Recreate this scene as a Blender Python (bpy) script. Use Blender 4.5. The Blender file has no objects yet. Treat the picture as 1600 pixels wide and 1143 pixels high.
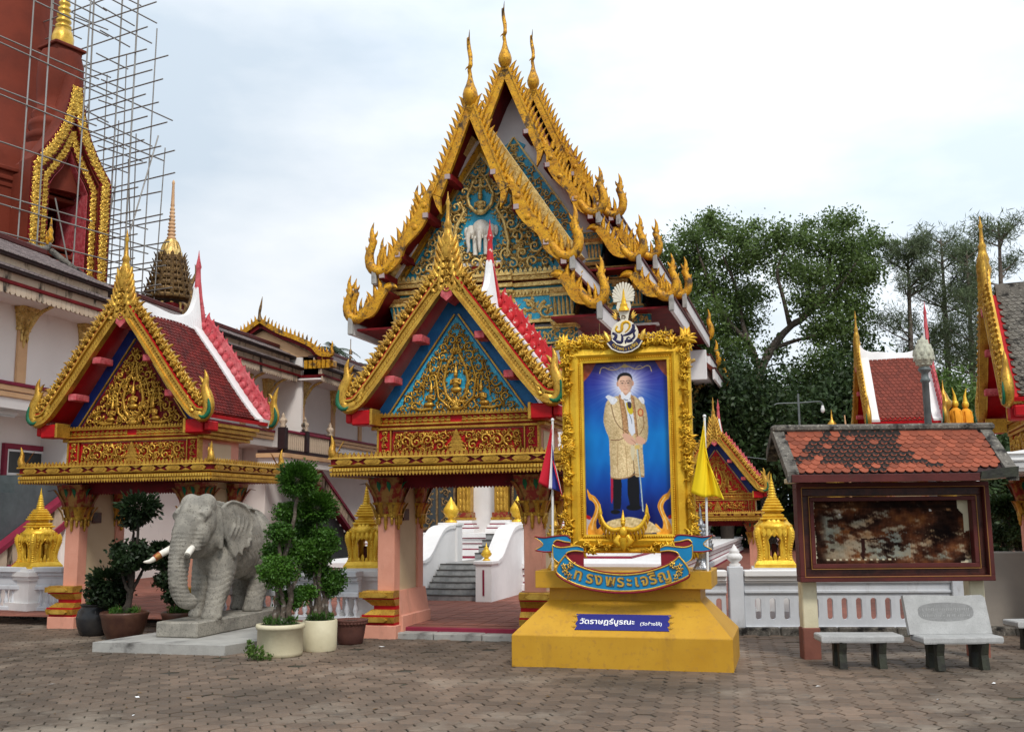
import bpy, math, random
import numpy as np
from mathutils import Vector, Matrix, Euler, noise
PI = math.pi
S = bpy.context.scene
COL = S.collection
# ------------------------------------------------------------------ camera, sky, sun, exposure
cam_data = bpy.data.cameras.new('camera')
cam_data.sensor_width = 36.0
cam_data.lens = 36.0
cam_data.clip_start = 0.1
cam_data.clip_end = 2000.0
cam = bpy.data.objects.new('camera', cam_data)
COL.objects.link(cam)
cam.matrix_world = Matrix.Translation((0, 0, 1.9)) @ Matrix.Rotation(PI / 2 + math.atan(233.5 / 1600), 4, 'X') @ Matrix.Rotation(-0.010, 4, 'Z')
S.camera = cam
SUN_EL, SUN_AZ = math.radians(50), math.radians(160)      # high sun behind cloud, behind the camera and a little to the right
world = bpy.data.worlds.new('World')
S.world = world
world.use_nodes = True
wn, wl = world.node_tree.nodes, world.node_tree.links
wn.clear()
w_out = wn.new('ShaderNodeOutputWorld')
w_sky = wn.new('ShaderNodeTexSky'); w_sky.sky_type = 'NISHITA'; w_sky.sun_disc = False
w_sky.sun_elevation = SUN_EL; w_sky.sun_rotation = SUN_AZ
w_bg1 = wn.new('ShaderNodeBackground'); w_bg1.inputs['Strength'].default_value = 0.05
wl.new(w_sky.outputs['Color'], w_bg1.inputs['Color'])
w_tc = wn.new('ShaderNodeTexCoord')
w_sep = wn.new('ShaderNodeSeparateXYZ'); wl.new(w_tc.outputs['Generated'], w_sep.inputs[0])
w_grad = wn.new('ShaderNodeMapRange')      # an overcast sky is brighter overhead than near the horizon
w_grad.inputs['From Min'].default_value = 0.0; w_grad.inputs['From Max'].default_value = 1.0
w_grad.inputs['To Min'].default_value = 0.66; w_grad.inputs['To Max'].default_value = 1.10
wl.new(w_sep.outputs['Z'], w_grad.inputs['Value'])
w_map = wn.new('ShaderNodeMapping'); w_map.inputs['Scale'].default_value = (1.0, 1.0, 2.4)
wl.new(w_tc.outputs['Generated'], w_map.inputs['Vector'])
w_noise = wn.new('ShaderNodeTexNoise'); w_noise.inputs['Scale'].default_value = 2.1
w_noise.inputs['Detail'].default_value = 7; w_noise.inputs['Roughness'].default_value = 0.52
wl.new(w_map.outputs[0], w_noise.inputs['Vector'])
w_ramp = wn.new('ShaderNodeValToRGB')
w_ramp.color_ramp.elements[0].position = 0.40; w_ramp.color_ramp.elements[0].color = (0.60, 0.69, 0.78, 1)
w_ramp.color_ramp.elements[1].position = 0.66; w_ramp.color_ramp.elements[1].color = (0.95, 0.975, 1.0, 1)
wl.new(w_noise.outputs['Fac'], w_ramp.inputs[0])
# thinner cloud towards the east lets more light through
w_dot = wn.new('ShaderNodeVectorMath'); w_dot.operation = 'DOT_PRODUCT'
w_dot.inputs[1].default_value = (0.50, 0.70, 0.51)
wl.new(w_tc.outputs['Generated'], w_dot.inputs[0])
w_thin = wn.new('ShaderNodeMapRange'); w_thin.interpolation_type = 'SMOOTHSTEP'
w_thin.inputs['From Min'].default_value = 0.70; w_thin.inputs['From Max'].default_value = 1.0
w_thin.inputs['To Min'].default_value = 1.0; w_thin.inputs['To Max'].default_value = 1.30
wl.new(w_dot.outputs['Value'], w_thin.inputs['Value'])
w_mul = wn.new('ShaderNodeMath'); w_mul.operation = 'MULTIPLY'
wl.new(w_grad.outputs[0], w_mul.inputs[0]); wl.new(w_thin.outputs[0], w_mul.inputs[1])
w_bg2 = wn.new('ShaderNodeBackground')
wl.new(w_ramp.outputs[0], w_bg2.inputs['Color']); wl.new(w_mul.outputs[0], w_bg2.inputs['Strength'])
w_add = wn.new('ShaderNodeMixShader'); w_add.inputs[0].default_value = 0.90
wl.new(w_bg1.outputs[0], w_add.inputs[1]); wl.new(w_bg2.outputs[0], w_add.inputs[2])
wl.new(w_add.outputs[0], w_out.inputs['Surface'])
sun_data = bpy.data.lights.new('sun', 'SUN')
sun_data.energy = 1.5; sun_data.angle = math.radians(12); sun_data.color = (1.0, 0.955, 0.89)
sun = bpy.data.objects.new('sun', sun_data); COL.objects.link(sun)
# the sky's sun_rotation turns from +Y towards +X
sun_dir = Vector((math.sin(SUN_AZ) * math.cos(SUN_EL), math.cos(SUN_AZ) * math.cos(SUN_EL), math.sin(SUN_EL)))
sun.rotation_euler = sun_dir.to_track_quat('Z', 'Y').to_euler()
sun.location = (0, 0, 60)
S.view_settings.view_transform = 'Standard'
S.view_settings.look = 'None'
S.view_settings.gamma = 1.0
S.view_settings.exposure = 0.58
S.view_settings.use_curve_mapping = False

# ------------------------------------------------------------------ materials
def C8(r, g, b):
    f = lambda v: (v / 255 / 12.92) if v <= 10 else ((v / 255 + 0.055) / 1.055) ** 2.4
    return (f(r), f(g), f(b))

def mat(name, c, rough=0.6, metal=0.0, c2=None, sc=3.0, lo=0.38, hi=0.62, bump=0.0, bsc=30.0, dirt=None, dsc=2.0, dlo=0.52, dhi=0.62,
        fine=None, fsc=60.0, spec=0.32, island=0.0, zstretch=1.0, trans=0.0, world_space=False):
    m = bpy.data.materials.new(name); m.use_nodes = True
    nt = m.node_tree; n, l = nt.nodes, nt.links
    b = n['Principled BSDF']
    b.inputs['Roughness'].default_value = rough; b.inputs['Metallic'].default_value = metal
    b.inputs['Specular IOR Level'].default_value = spec
    tc = n.new('ShaderNodeTexCoord')
    src = n.new('ShaderNodeNewGeometry').outputs['Position'] if world_space else tc.outputs['Object']
    if zstretch != 1.0:
        mp = n.new('ShaderNodeMapping'); mp.inputs['Scale'].default_value = (1, 1, zstretch); l.new(src, mp.inputs[0]); zsrc = mp.outputs[0]
    else:
        zsrc = src
    def noi(scale, det=6, ro=0.6, v=None):
        t = n.new('ShaderNodeTexNoise'); t.inputs['Scale'].default_value = scale; t.inputs['Detail'].default_value = det
        t.inputs['Roughness'].default_value = ro; l.new(v or src, t.inputs['Vector']); return t.outputs['Fac']
    def mask(val, a, bb):
        r = n.new('ShaderNodeMapRange'); r.inputs['From Min'].default_value = a; r.inputs['From Max'].default_value = bb
        l.new(val, r.inputs['Value']); return r.outputs[0]
    def mix(f, a, bb, blend='MIX'):
        x = n.new('ShaderNodeMix'); x.data_type = 'RGBA'; x.blend_type = blend
        if isinstance(f, float): x.inputs[0].default_value = f
        else: l.new(f, x.inputs[0])
        for s_, v in ((6, a), (7, bb)):
            if isinstance(v, tuple): x.inputs[s_].default_value = (*v[:3], 1)
            else: l.new(v, x.inputs[s_])
        return x.outputs[2]
    col = tuple(c)
    if c2: col = mix(mask(noi(sc), lo, hi), tuple(c), tuple(c2))
    if fine: col = mix(mask(noi(fsc, 3), 0.55, 0.68), col, tuple(fine))
    if island:
        g = n.new('ShaderNodeNewGeometry'); oi = n.new('ShaderNodeObjectInfo')
        ad = n.new('ShaderNodeMath'); ad.operation = 'ADD'; l.new(g.outputs['Random Per Island'], ad.inputs[0]); l.new(oi.outputs['Random'], ad.inputs[1])
        fr = n.new('ShaderNodeMath'); fr.operation = 'FRACT'; l.new(ad.outputs[0], fr.inputs[0])
        h = n.new('ShaderNodeHueSaturation')
        v = n.new('ShaderNodeMapRange'); v.inputs['To Min'].default_value = 1 - island; v.inputs['To Max'].default_value = 1 + island
        l.new(fr.outputs[0], v.inputs['Value']); l.new(v.outputs[0], h.inputs['Value'])
        if isinstance(col, tuple): h.inputs['Color'].default_value = (*col, 1)
        else: l.new(col, h.inputs['Color'])
        col = h.outputs[0]
    if dirt: col = mix(mask(noi(dsc, 8, 0.65, zsrc), dlo, dhi), col, tuple(dirt))
    if isinstance(col, tuple): b.inputs['Base Color'].default_value = (*col, 1)
    else: l.new(col, b.inputs['Base Color'])
    if bump:
        bp = n.new('ShaderNodeBump'); bp.inputs['Strength'].default_value = min(1, bump); bp.inputs['Distance'].default_value = 0.02
        l.new(noi(bsc, 4), bp.inputs['Height']); l.new(bp.outputs[0], b.inputs['Normal'])
    if trans: b.inputs['Subsurface Weight'].default_value = trans; b.inputs['Subsurface Radius'].default_value = (0.05, 0.05, 0.03)
    return m

MT = {}
MT['gold'] = mat('gilded paint', (0.62, 0.37, 0.055), 0.36, 0.55, (0.42, 0.22, 0.03), 5, bump=0.25, bsc=60, fine=(0.25, 0.11, 0.02), fsc=35)
MT['gold_bright'] = mat('bright gold leaf', (0.78, 0.50, 0.09), 0.30, 0.6, (0.58, 0.33, 0.05), 6, bump=0.2, bsc=50)  # a brighter gold colour than the gilded paint
MT['gold_old'] = mat('weathered gold mosaic', (0.70, 0.36, 0.016), 0.38, 0.30, (0.50, 0.22, 0.010), 5, fine=(0.07, 0.035, 0.015), fsc=17, bump=0.8, bsc=40, dirt=(0.08, 0.05, 0.028), dsc=3.2, dlo=0.53, dhi=0.64)
MT['gold_dim'] = mat('aged gold relief', (0.82, 0.60, 0.22), 0.38, 0.35, (0.52, 0.32, 0.08), 8, fine=(0.09, 0.05, 0.03), fsc=30, bump=0.3, bsc=60)
MT['gold_frame'] = mat('yellow gold lacquer', (0.80, 0.50, 0.035), 0.36, 0.35, (0.66, 0.36, 0.02), 3, bump=0.3, bsc=45)
MT['gold_paint'] = mat('flat gold paint', (0.58, 0.32, 0.026), 0.5, 0.10, (0.49, 0.25, 0.016), 1.6, lo=0.3, hi=0.7, bump=0.16, bsc=4, fine=(0.46, 0.24, 0.03), fsc=14, dirt=(0.33, 0.17, 0.025), dsc=2.6, dlo=0.56, dhi=0.86, zstretch=0.22)
MT['gold_pure'] = mat('new gold paint', (0.86, 0.56, 0.06), 0.34, 0.35, (0.72, 0.42, 0.03), 6, bump=0.3, bsc=40)
MT['dark_gold'] = mat('blackened gold', (0.22, 0.13, 0.05), 0.5, 0.35, (0.09, 0.055, 0.03), 9, fine=(0.42, 0.26, 0.08), fsc=22, bump=0.4)
MT['red'] = mat('signal red paint', (0.48, 0.006, 0.010), 0.5, 0, (0.36, 0.004, 0.008), 4, bump=0.1, spec=0.2, dirt=(0.22, 0.012, 0.012), dsc=5, dlo=0.6, dhi=0.8)
MT['dark_red'] = mat('oxblood red paint', (0.17, 0.005, 0.008), 0.6, 0, (0.10, 0.003, 0.005), 3, spec=0.2)
MT['pinkred'] = mat('faded crimson paint', (0.52, 0.06, 0.075), 0.6, 0, (0.62, 0.15, 0.16), 7, bump=0.3, bsc=25, dirt=(0.30, 0.02, 0.03), dsc=9, dlo=0.5, dhi=0.7)
MT['crackred'] = mat('flaking red paint', (0.55, 0.02, 0.025), 0.55, 0, (0.48, 0.015, 0.02), 5, dirt=(0.68, 0.60, 0.52), dsc=8, dlo=0.61, dhi=0.64)
MT['white'] = mat('white limewash', (0.74, 0.715, 0.70), 0.75, 0, (0.66, 0.635, 0.62), 1.2, bump=0.12, bsc=20, dirt=(0.50, 0.47, 0.44), dsc=2.2, dlo=0.60, dhi=0.80, zstretch=0.35)
MT['white_clean'] = mat('fresh white paint', (0.80, 0.79, 0.78), 0.6, 0, (0.72, 0.71, 0.70), 1.5, bump=0.08)
MT['wall_cream'] = mat('pale rendered wall', (0.85, 0.80, 0.755), 0.85, 0, (0.80, 0.75, 0.705), 0.8, bump=0.08, bsc=14, dirt=(0.42, 0.38, 0.35), dsc=1.6, dlo=0.62, dhi=0.85, zstretch=0.25)
MT['bluewhite'] = mat('cool white painted balustrade', (0.62, 0.64, 0.67), 0.6, 0, (0.52, 0.54, 0.57), 1.4, bump=0.15, dirt=(0.26, 0.25, 0.23), dsc=3.0, dlo=0.55, dhi=0.80, zstretch=0.4)
MT['peach'] = mat('salmon pink paint', (0.72, 0.34, 0.24), 0.62, 0, (0.64, 0.28, 0.19), 1.5, bump=0.15, dirt=(0.40, 0.19, 0.13), dsc=2.8, dlo=0.54, dhi=0.80, zstretch=0.4)
MT['cream'] = mat('cream panel paint', (0.62, 0.50, 0.32), 0.62, 0, (0.56, 0.44, 0.27), 1.6, bump=0.08)
MT['apricot'] = mat('apricot paint', (0.72, 0.45, 0.24), 0.65, 0, (0.64, 0.38, 0.20), 2, bump=0.1)
MT['blue'] = mat('cobalt blue paint', (0.012, 0.17, 0.42), 0.5, 0, (0.008, 0.12, 0.33), 4, bump=0.2)
MT['navy'] = mat('ultramarine paint', (0.010, 0.035, 0.20), 0.5, 0, (0.008, 0.022, 0.14), 4)
MT['skyblue'] = mat('sky blue glass mosaic', (0.03, 0.42, 0.62), 0.35, 0.0, (0.015, 0.27, 0.46), 22, fine=(0.14, 0.60, 0.74), fsc=45)
MT['teal'] = mat('teal glass mosaic', (0.02, 0.27, 0.36), 0.35, 0.0, (0.012, 0.14, 0.20), 20, fine=(0.07, 0.36, 0.44), fsc=45)
MT['green'] = mat('emerald paint', (0.01, 0.14, 0.06), 0.45, 0, (0.008, 0.09, 0.05), 8)
MT['bronze_red'] = mat('gilt and red carved lotus', (0.34, 0.17, 0.045), 0.45, 0.4, (0.26, 0.03, 0.02), 9, lo=0.45, hi=0.55, bump=0.4, bsc=50, dirt=(0.03, 0.10, 0.055), dsc=6, dlo=0.60, dhi=0.66)
MT['tile_red'] = mat('glazed red roof tile', (0.145, 0.013, 0.009), 0.6, 0, (0.09, 0.008, 0.006), 3, island=0.35, spec=0.15, dirt=(0.07, 0.02, 0.015), dsc=2.2, dlo=0.55, dhi=0.75)
MT['tile_orange'] = mat('terracotta roof tile', (0.27, 0.070, 0.034), 0.8, 0, (0.20, 0.046, 0.024), 5, island=0.28, bump=0.2, spec=0.3, dirt=(0.020, 0.014, 0.012), dsc=5.0, dlo=0.60, dhi=0.64)
MT['tile_mossy'] = mat('terracotta tile blackened by moss', (0.25, 0.064, 0.032), 0.9, 0, (0.19, 0.044, 0.023), 5, island=0.2, bump=0.6, bsc=25, dirt=(0.016, 0.012, 0.010), dsc=8, dlo=0.43, dhi=0.46)
MT['tile_brick'] = mat('rust red scale tile', (0.185, 0.038, 0.022), 0.75, 0, (0.13, 0.025, 0.015), 5, island=0.2)
MT['tile_grey'] = mat('grey brown roof tile', (0.26, 0.21, 0.20), 0.7, 0, (0.19, 0.15, 0.145), 2, island=0.25)
MT['tile_edge'] = mat('dark maroon roof edge', (0.035, 0.012, 0.014), 0.6, 0, (0.02, 0.01, 0.01), 3)
MT['mouldy'] = mat('mould streaked eave board', (0.58, 0.46, 0.34), 0.8, 0, (0.50, 0.38, 0.27), 2, dirt=(0.045, 0.038, 0.03), dsc=3.0, dlo=0.54, dhi=0.64, zstretch=0.3)
MT['concrete'] = mat('weathered pale concrete', (0.40, 0.39, 0.36), 0.85, 0, (0.30, 0.29, 0.27), 2.5, bump=0.3, bsc=40, dirt=(0.09, 0.085, 0.078), dsc=2.6, dlo=0.54, dhi=0.72)
MT['old_concrete'] = mat('black mould concrete', (0.15, 0.135, 0.115), 0.9, 0, (0.08, 0.072, 0.062), 5, bump=0.9, bsc=22, fine=(0.26, 0.24, 0.20), fsc=26, dirt=(0.018, 0.016, 0.014), dsc=5, dlo=0.52, dhi=0.62)
MT['stone'] = mat('grey carved stone', (0.34, 0.315, 0.265), 0.85, 0, (0.22, 0.205, 0.175), 4, bump=0.5, bsc=45, fine=(0.13, 0.12, 0.105), fsc=34, dirt=(0.07, 0.06, 0.045), dsc=2.4, dlo=0.55, dhi=0.75)
MT['granite'] = mat('speckled grey granite', (0.44, 0.44, 0.43), 0.7, 0, (0.36, 0.36, 0.35), 6, fine=(0.24, 0.24, 0.24), fsc=120, bump=0.1)
MT['granite_dark'] = mat('ground granite lettering', (0.24, 0.24, 0.235), 0.8, 0, (0.20, 0.20, 0.195), 9, fine=(0.32, 0.32, 0.32), fsc=100)
MT['ivory'] = mat('ivory white paint', (0.78, 0.74, 0.66), 0.5, 0, (0.66, 0.60, 0.50), 7)
MT['black_iron'] = mat('blackened wet wood', (0.018, 0.016, 0.014), 0.6, 0, (0.035, 0.038, 0.024), 6, bump=0.4)
MT['jar'] = mat('black glazed jar', (0.022, 0.022, 0.024), 0.25, 0, (0.04, 0.036, 0.034), 4)
MT['brownpot'] = mat('brown glazed pottery', (0.10, 0.045, 0.028), 0.38, 0, (0.065, 0.028, 0.02), 5, bump=0.2)
MT['terrapot'] = mat('dark clay pot', (0.13, 0.052, 0.038), 0.75, 0, (0.09, 0.036, 0.028), 4, bump=0.2)
MT['creampot'] = mat('cream painted concrete pot', (0.66, 0.60, 0.42), 0.6, 0, (0.58, 0.52, 0.35), 2.5, dirt=(0.30, 0.25, 0.15), dsc=3, dlo=0.62, dhi=0.82, bump=0.15)
MT['soil'] = mat('dark soil', (0.035, 0.026, 0.018), 0.95, 0, (0.05, 0.04, 0.025), 20, bump=0.8)
MT['bark'] = mat('grey brown bark', (0.13, 0.10, 0.075), 0.9, 0, (0.08, 0.062, 0.048), 8, bump=0.9, bsc=30, fine=(0.30, 0.28, 0.25), fsc=12)
MT['bark_dark'] = mat('dark bark', (0.045, 0.034, 0.026), 0.9, 0, (0.03, 0.024, 0.02), 8, bump=0.9, bsc=30)
def leafmat(name, c, c2, tr=0.25):
    m = mat(name, c, 0.5, 0, c2, 1.6, island=0.35)
    nt = m.node_tree; b = nt.nodes['Principled BSDF']
    t = nt.nodes.new('ShaderNodeBsdfTranslucent'); mx = nt.nodes.new('ShaderNodeMixShader'); mx.inputs[0].default_value = tr
    l = b.inputs['Base Color'].links[0]; nt.links.new(l.from_socket, t.inputs['Color'])
    nt.links.new(b.outputs[0], mx.inputs[1]); nt.links.new(t.outputs[0], mx.inputs[2])
    nt.links.new(mx.outputs[0], nt.nodes['Material Output'].inputs['Surface'])
    return m
MT['leaf_topiary'] = leafmat('bright clipped leaves', (0.065, 0.16, 0.016), (0.030, 0.085, 0.010))
MT['leaf_dark'] = leafmat('dark glossy leaves', (0.020, 0.040, 0.012), (0.012, 0.024, 0.008))
MT['leaf_tree'] = leafmat('banyan leaves', (0.140, 0.210, 0.055), (0.080, 0.130, 0.035), 0.42)
MT['leaf_light'] = leafmat('young light leaves', (0.10, 0.17, 0.035), (0.06, 0.11, 0.02))
MT['leaf_casu'] = leafmat('casuarina needles', (0.135, 0.175, 0.085), (0.085, 0.115, 0.055), 0.35)
MT['leaf_deep'] = leafmat('deep green undergrowth leaves', (0.045, 0.080, 0.024), (0.020, 0.040, 0.012))  # a darker green than the other tree leaves
MT['leaf_palm'] = leafmat('palm fronds', (0.040, 0.070, 0.028), (0.025, 0.045, 0.018))
MT['tower'] = mat('brick red render', (0.19, 0.030, 0.012), 0.8, 0, (0.14, 0.022, 0.009), 0.7, bump=0.2, bsc=10, dirt=(0.09, 0.02, 0.012), dsc=1.0, dlo=0.55, dhi=0.8, zstretch=0.4)
MT['steel'] = mat('galvanised scaffold tube', (0.34, 0.33, 0.31), 0.45, 0.5, (0.22, 0.19, 0.16), 3, dirt=(0.16, 0.09, 0.05), dsc=2.5, dlo=0.58, dhi=0.72)
MT['grey_metal'] = mat('grey painted metal', (0.16, 0.18, 0.18), 0.5, 0.2, (0.11, 0.13, 0.13), 4)
MT['pole_white'] = mat('white plastic pole', (0.75, 0.75, 0.74), 0.35)
MT['silver'] = mat('chased silver', (0.55, 0.56, 0.58), 0.28, 0.85, (0.38, 0.39, 0.41), 12, bump=0.4, bsc=50)
MT['glass'] = mat('dark window glass', (0.03, 0.035, 0.038), 0.12, 0, (0.045, 0.05, 0.05), 1)
MT['marble'] = mat('grey veined marble', (0.34, 0.345, 0.34), 0.35, 0, (0.20, 0.205, 0.205), 5, bump=0.05)
MT['step_dark'] = mat('grey stair tread', (0.10, 0.12, 0.125), 0.6, 0, (0.07, 0.085, 0.09), 3)
MT['step_lip'] = mat('worn dark step nosing', (0.06, 0.055, 0.05), 0.7)
MT['court'] = mat('red court paving', (0.27, 0.098, 0.066), 0.75, 0, (0.20, 0.072, 0.050), 2, island=0.16, bump=0.15, dirt=(0.14, 0.075, 0.06), dsc=3, dlo=0.58, dhi=0.75)
MT['maroon'] = mat('maroon paint', (0.10, 0.017, 0.014), 0.6, 0, (0.07, 0.012, 0.010), 3, bump=0.15, dirt=(0.05, 0.02, 0.015), dsc=4, dlo=0.55, dhi=0.75)
MT['maroon_trim'] = mat('plum red trim', (0.26, 0.02, 0.05), 0.6, 0, (0.21, 0.016, 0.04), 3)
MT['brown_wood'] = mat('dark brown varnished wood', (0.085, 0.022, 0.014), 0.35, 0, (0.045, 0.012, 0.009), 6, bump=0.2, dirt=(0.02, 0.008, 0.006), dsc=3, dlo=0.5, dhi=0.7)
MT['ochre_line'] = mat('ochre line', (0.40, 0.20, 0.05), 0.6)
MT['wood_ele'] = mat('polished brown wood', (0.17, 0.06, 0.025), 0.35, 0, (0.08, 0.028, 0.014), 5)
MT['ribbon'] = mat('ribbon blue enamel', (0.010, 0.22, 0.46), 0.4, 0, (0.008, 0.18, 0.38), 3)
MT['ribbon_in'] = mat('ribbon red lining', (0.22, 0.008, 0.018), 0.45)
MT['navy_sign'] = mat('deep blue plate', (0.020, 0.022, 0.19), 0.4)
MT['white_ink'] = mat('white lettering', (0.85, 0.85, 0.85), 0.5)
MT['flag_red'] = mat('flag red cloth', (0.55, 0.012, 0.03), 0.8)
MT['flag_white'] = mat('flag white cloth', (0.80, 0.80, 0.82), 0.8)
MT['flag_blue'] = mat('flag blue cloth', (0.03, 0.04, 0.24), 0.8)
MT['flag_yellow'] = mat('yellow flag cloth', (0.86, 0.62, 0.01), 0.75, trans=0.0)
MT['black'] = mat('dark opening', (0.012, 0.011, 0.010), 0.9)
MT['cyph_navy'] = mat('emblem navy enamel', (0.02, 0.018, 0.07), 0.35)
MT['cyph_cream'] = mat('emblem cream enamel', (0.78, 0.72, 0.58), 0.4)
MT['orange_cloth'] = mat('saffron cloth', (0.80, 0.33, 0.02), 0.8)
MT['tube_light'] = mat('fluorescent tube housing', (0.80, 0.83, 0.82), 0.4)
MT['globe'] = mat('bud shaped lamp globe', (0.52, 0.52, 0.40), 0.5, 0, (0.36, 0.36, 0.28), 14, bump=0.2)
MT['paver'] = mat('worn hexagonal paver', (0.188, 0.130, 0.092), 0.7, 0, (0.088, 0.066, 0.048), 0.24, lo=0.38, hi=0.60, bump=0.4, bsc=30, island=0.24, spec=0.3, dirt=(0.33, 0.275, 0.215), dsc=0.38, dlo=0.53, dhi=0.74, fine=(0.11, 0.088, 0.07), fsc=9, world_space=True)
MT['joint'] = mat('dark mossy joint soil', (0.034, 0.030, 0.022), 0.95, 0, (0.055, 0.050, 0.030), 1.1, bump=0.5, bsc=40, dirt=(0.10, 0.085, 0.066), dsc=0.5, dlo=0.50, dhi=0.70, world_space=True)
MT['slab_grey'] = mat('dull grey render', (0.30, 0.265, 0.225), 0.85, 0, (0.25, 0.22, 0.19), 1.0, bump=0.1)
MT['pinkwhite'] = mat('grimy pale pink paint', (0.42, 0.33, 0.32), 0.8)
MT['leaf_fallen'] = mat('dry brown leaf', (0.16, 0.10, 0.04), 0.8, 0, (0.10, 0.05, 0.025), 3)
# ------------------------------------------------------------------ mesh helpers
class MB:
    """collects shapes (with material slots) and links them as one mesh object"""
    def __init__(s):
        s.v, s.f, s.m, s.sm = [], [], [], []
        s.M = None
    def add(s, verts, faces, mi=0, smooth=False):
        o = len(s.v)
        if s.M is not None: verts = [s.M @ Vector(p) for p in verts]
        s.v.extend([tuple(p) for p in verts])
        for f in faces:
            s.f.append(tuple(i + o for i in f)); s.m.append(mi); s.sm.append(smooth)
    def box(s, x0, x1, y0, y1, z0, z1, mi=0, bev=0.0):
        if bev:
            b = min(bev, (x1 - x0) * .45, (y1 - y0) * .45, (z1 - z0) * .45)
            vs = []
            for (X, Y, Z, ix, iy, iz) in ((x0, y0, z0, 1, 1, 1), (x1, y0, z0, -1, 1, 1), (x1, y1, z0, -1, -1, 1), (x0, y1, z0, 1, -1, 1),
                                          (x0, y0, z1, 1, 1, -1), (x1, y0, z1, -1, 1, -1), (x1, y1, z1, -1, -1, -1), (x0, y1, z1, 1, -1, -1)):
                vs += [(X, Y + iy * b, Z + iz * b), (X + ix * b, Y, Z + iz * b), (X + ix * b, Y + iy * b, Z)]
            f = []
            g = lambda c, a: c * 3 + a
            f += [(g(0, 0), g(4, 0), g(7, 0), g(3, 0)), (g(1, 0), g(2, 0), g(6, 0), g(5, 0)), (g(0, 1), g(1, 1), g(5, 1), g(4, 1)), (g(3, 1), g(7, 1), g(6, 1), g(2, 1)),
                  (g(0, 2), g(3, 2), g(2, 2), g(1, 2)), (g(4, 2), g(5, 2), g(6, 2), g(7, 2))]
            for a, bb, p, q in ((0, 1, 1, 2), (1, 2, 0, 2), (2, 3, 1, 2), (3, 0, 0, 2), (4, 5, 1, 2), (5, 6, 0, 2), (6, 7, 1, 2), (7, 4, 0, 2), (0, 4, 0, 1), (1, 5, 0, 1), (2, 6, 0, 1), (3, 7, 0, 1)):
                f.append((g(a, p), g(bb, p), g(bb, q), g(a, q)))
            for c in range(8): f.append((g(c, 0), g(c, 1), g(c, 2)))
            s.add(vs, f, mi)
            return
        s.add([(x0, y0, z0), (x1, y0, z0), (x1, y1, z0), (x0, y1, z0), (x0, y0, z1), (x1, y0, z1), (x1, y1, z1), (x0, y1, z1)],
              [(0, 3, 2, 1), (4, 5, 6, 7), (0, 1, 5, 4), (1, 2, 6, 5), (2, 3, 7, 6), (3, 0, 4, 7)], mi)
    def prism(s, pts, y0, y1, mi=0, axis='y', smooth=False):
        """extrude a closed outline in the xz plane along y (axis y), or xy along z (axis z), or yz along x (axis x)"""
        n = len(pts)
        w = {'y': lambda p, t: (p[0], t, p[1]), 'z': lambda p, t: (p[0], p[1], t), 'x': lambda p, t: (t, p[0], p[1])}[axis]
        vs = [w(p, y0) for p in pts] + [w(p, y1) for p in pts]
        fs = [(i, (i + 1) % n, n + (i + 1) % n, n + i) for i in range(n)]
        s.add(vs, fs, mi, smooth)
        s.add(vs, [tuple(range(n)), tuple(range(2 * n - 1, n - 1, -1))], mi)
    def band(s, path, a, b, y0, y1, mi=0, close=False):
        """a strip that follows a path in the xz plane, from offset a to offset b along the path's left normal, y0..y1 thick; a, b may be lists"""
        n = len(path); P = []
        for i in range(n):
            p0 = path[max(0, i - 1)]; p1 = path[min(n - 1, i + 1)]
            tx, tz = p1[0] - p0[0], p1[1] - p0[1]; L = math.hypot(tx, tz) or 1
            nx, nz = -tz / L, tx / L
            aa = a[i] if isinstance(a, (list, tuple)) else a; bb = b[i] if isinstance(b, (list, tuple)) else b
            P.append(((path[i][0] + nx * aa, path[i][1] + nz * aa), (path[i][0] + nx * bb, path[i][1] + nz * bb)))
        vs, fs = [], []
        for (q, r) in P: vs += [(q[0], y0, q[1]), (r[0], y0, r[1]), (r[0], y1, r[1]), (q[0], y1, q[1])]
        for i in range(n - 1):
            o = i * 4
            for k in range(4): fs.append((o + k, o + (k + 1) % 4, o + 4 + (k + 1) % 4, o + 4 + k))
        fs += [(3, 2, 1, 0), (4 * n - 4, 4 * n - 3, 4 * n - 2, 4 * n - 1)]
        s.add(vs, fs, mi)
    def tube(s, pts, r, n=6, mi=0, cap=True, smooth=True, flat=None):
        """tube along 3D points; r one radius or one each; flat = (axis index, factor) squashes the section"""
        pts = [Vector(p) for p in pts]; k = len(pts); vs, fs = [], []
        up = None
        for i in range(k):
            t = (pts[min(k - 1, i + 1)] - pts[max(0, i - 1)])
            t = t.normalized() if t.length > 1e-9 else Vector((0, 0, 1))
            if up is None:
                up = Vector((0, 0, 1)) if abs(t.z) < 0.9 else Vector((1, 0, 0))
            sd = t.cross(up)
            if sd.length < 1e-6: sd = t.orthogonal()
            sd.normalize(); up = sd.cross(t).normalized()
            rr = r[i] if isinstance(r, (list, tuple)) else r
            for j in range(n):
                a = 2 * PI * j / n
                d = sd * math.cos(a) * rr + up * math.sin(a) * rr
                if flat: d[flat[0]] *= flat[1]
                vs.append(pts[i] + d)
        for i in range(k - 1):
            for j in range(n): fs.append((i * n + j, i * n + (j + 1) % n, (i + 1) * n + (j + 1) % n, (i + 1) * n + j))
        s.add(vs, fs, mi, smooth)
        if cap: s.add(vs, [tuple(range(n - 1, -1, -1)), tuple((k - 1) * n + j for j in range(n))], mi)
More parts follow.
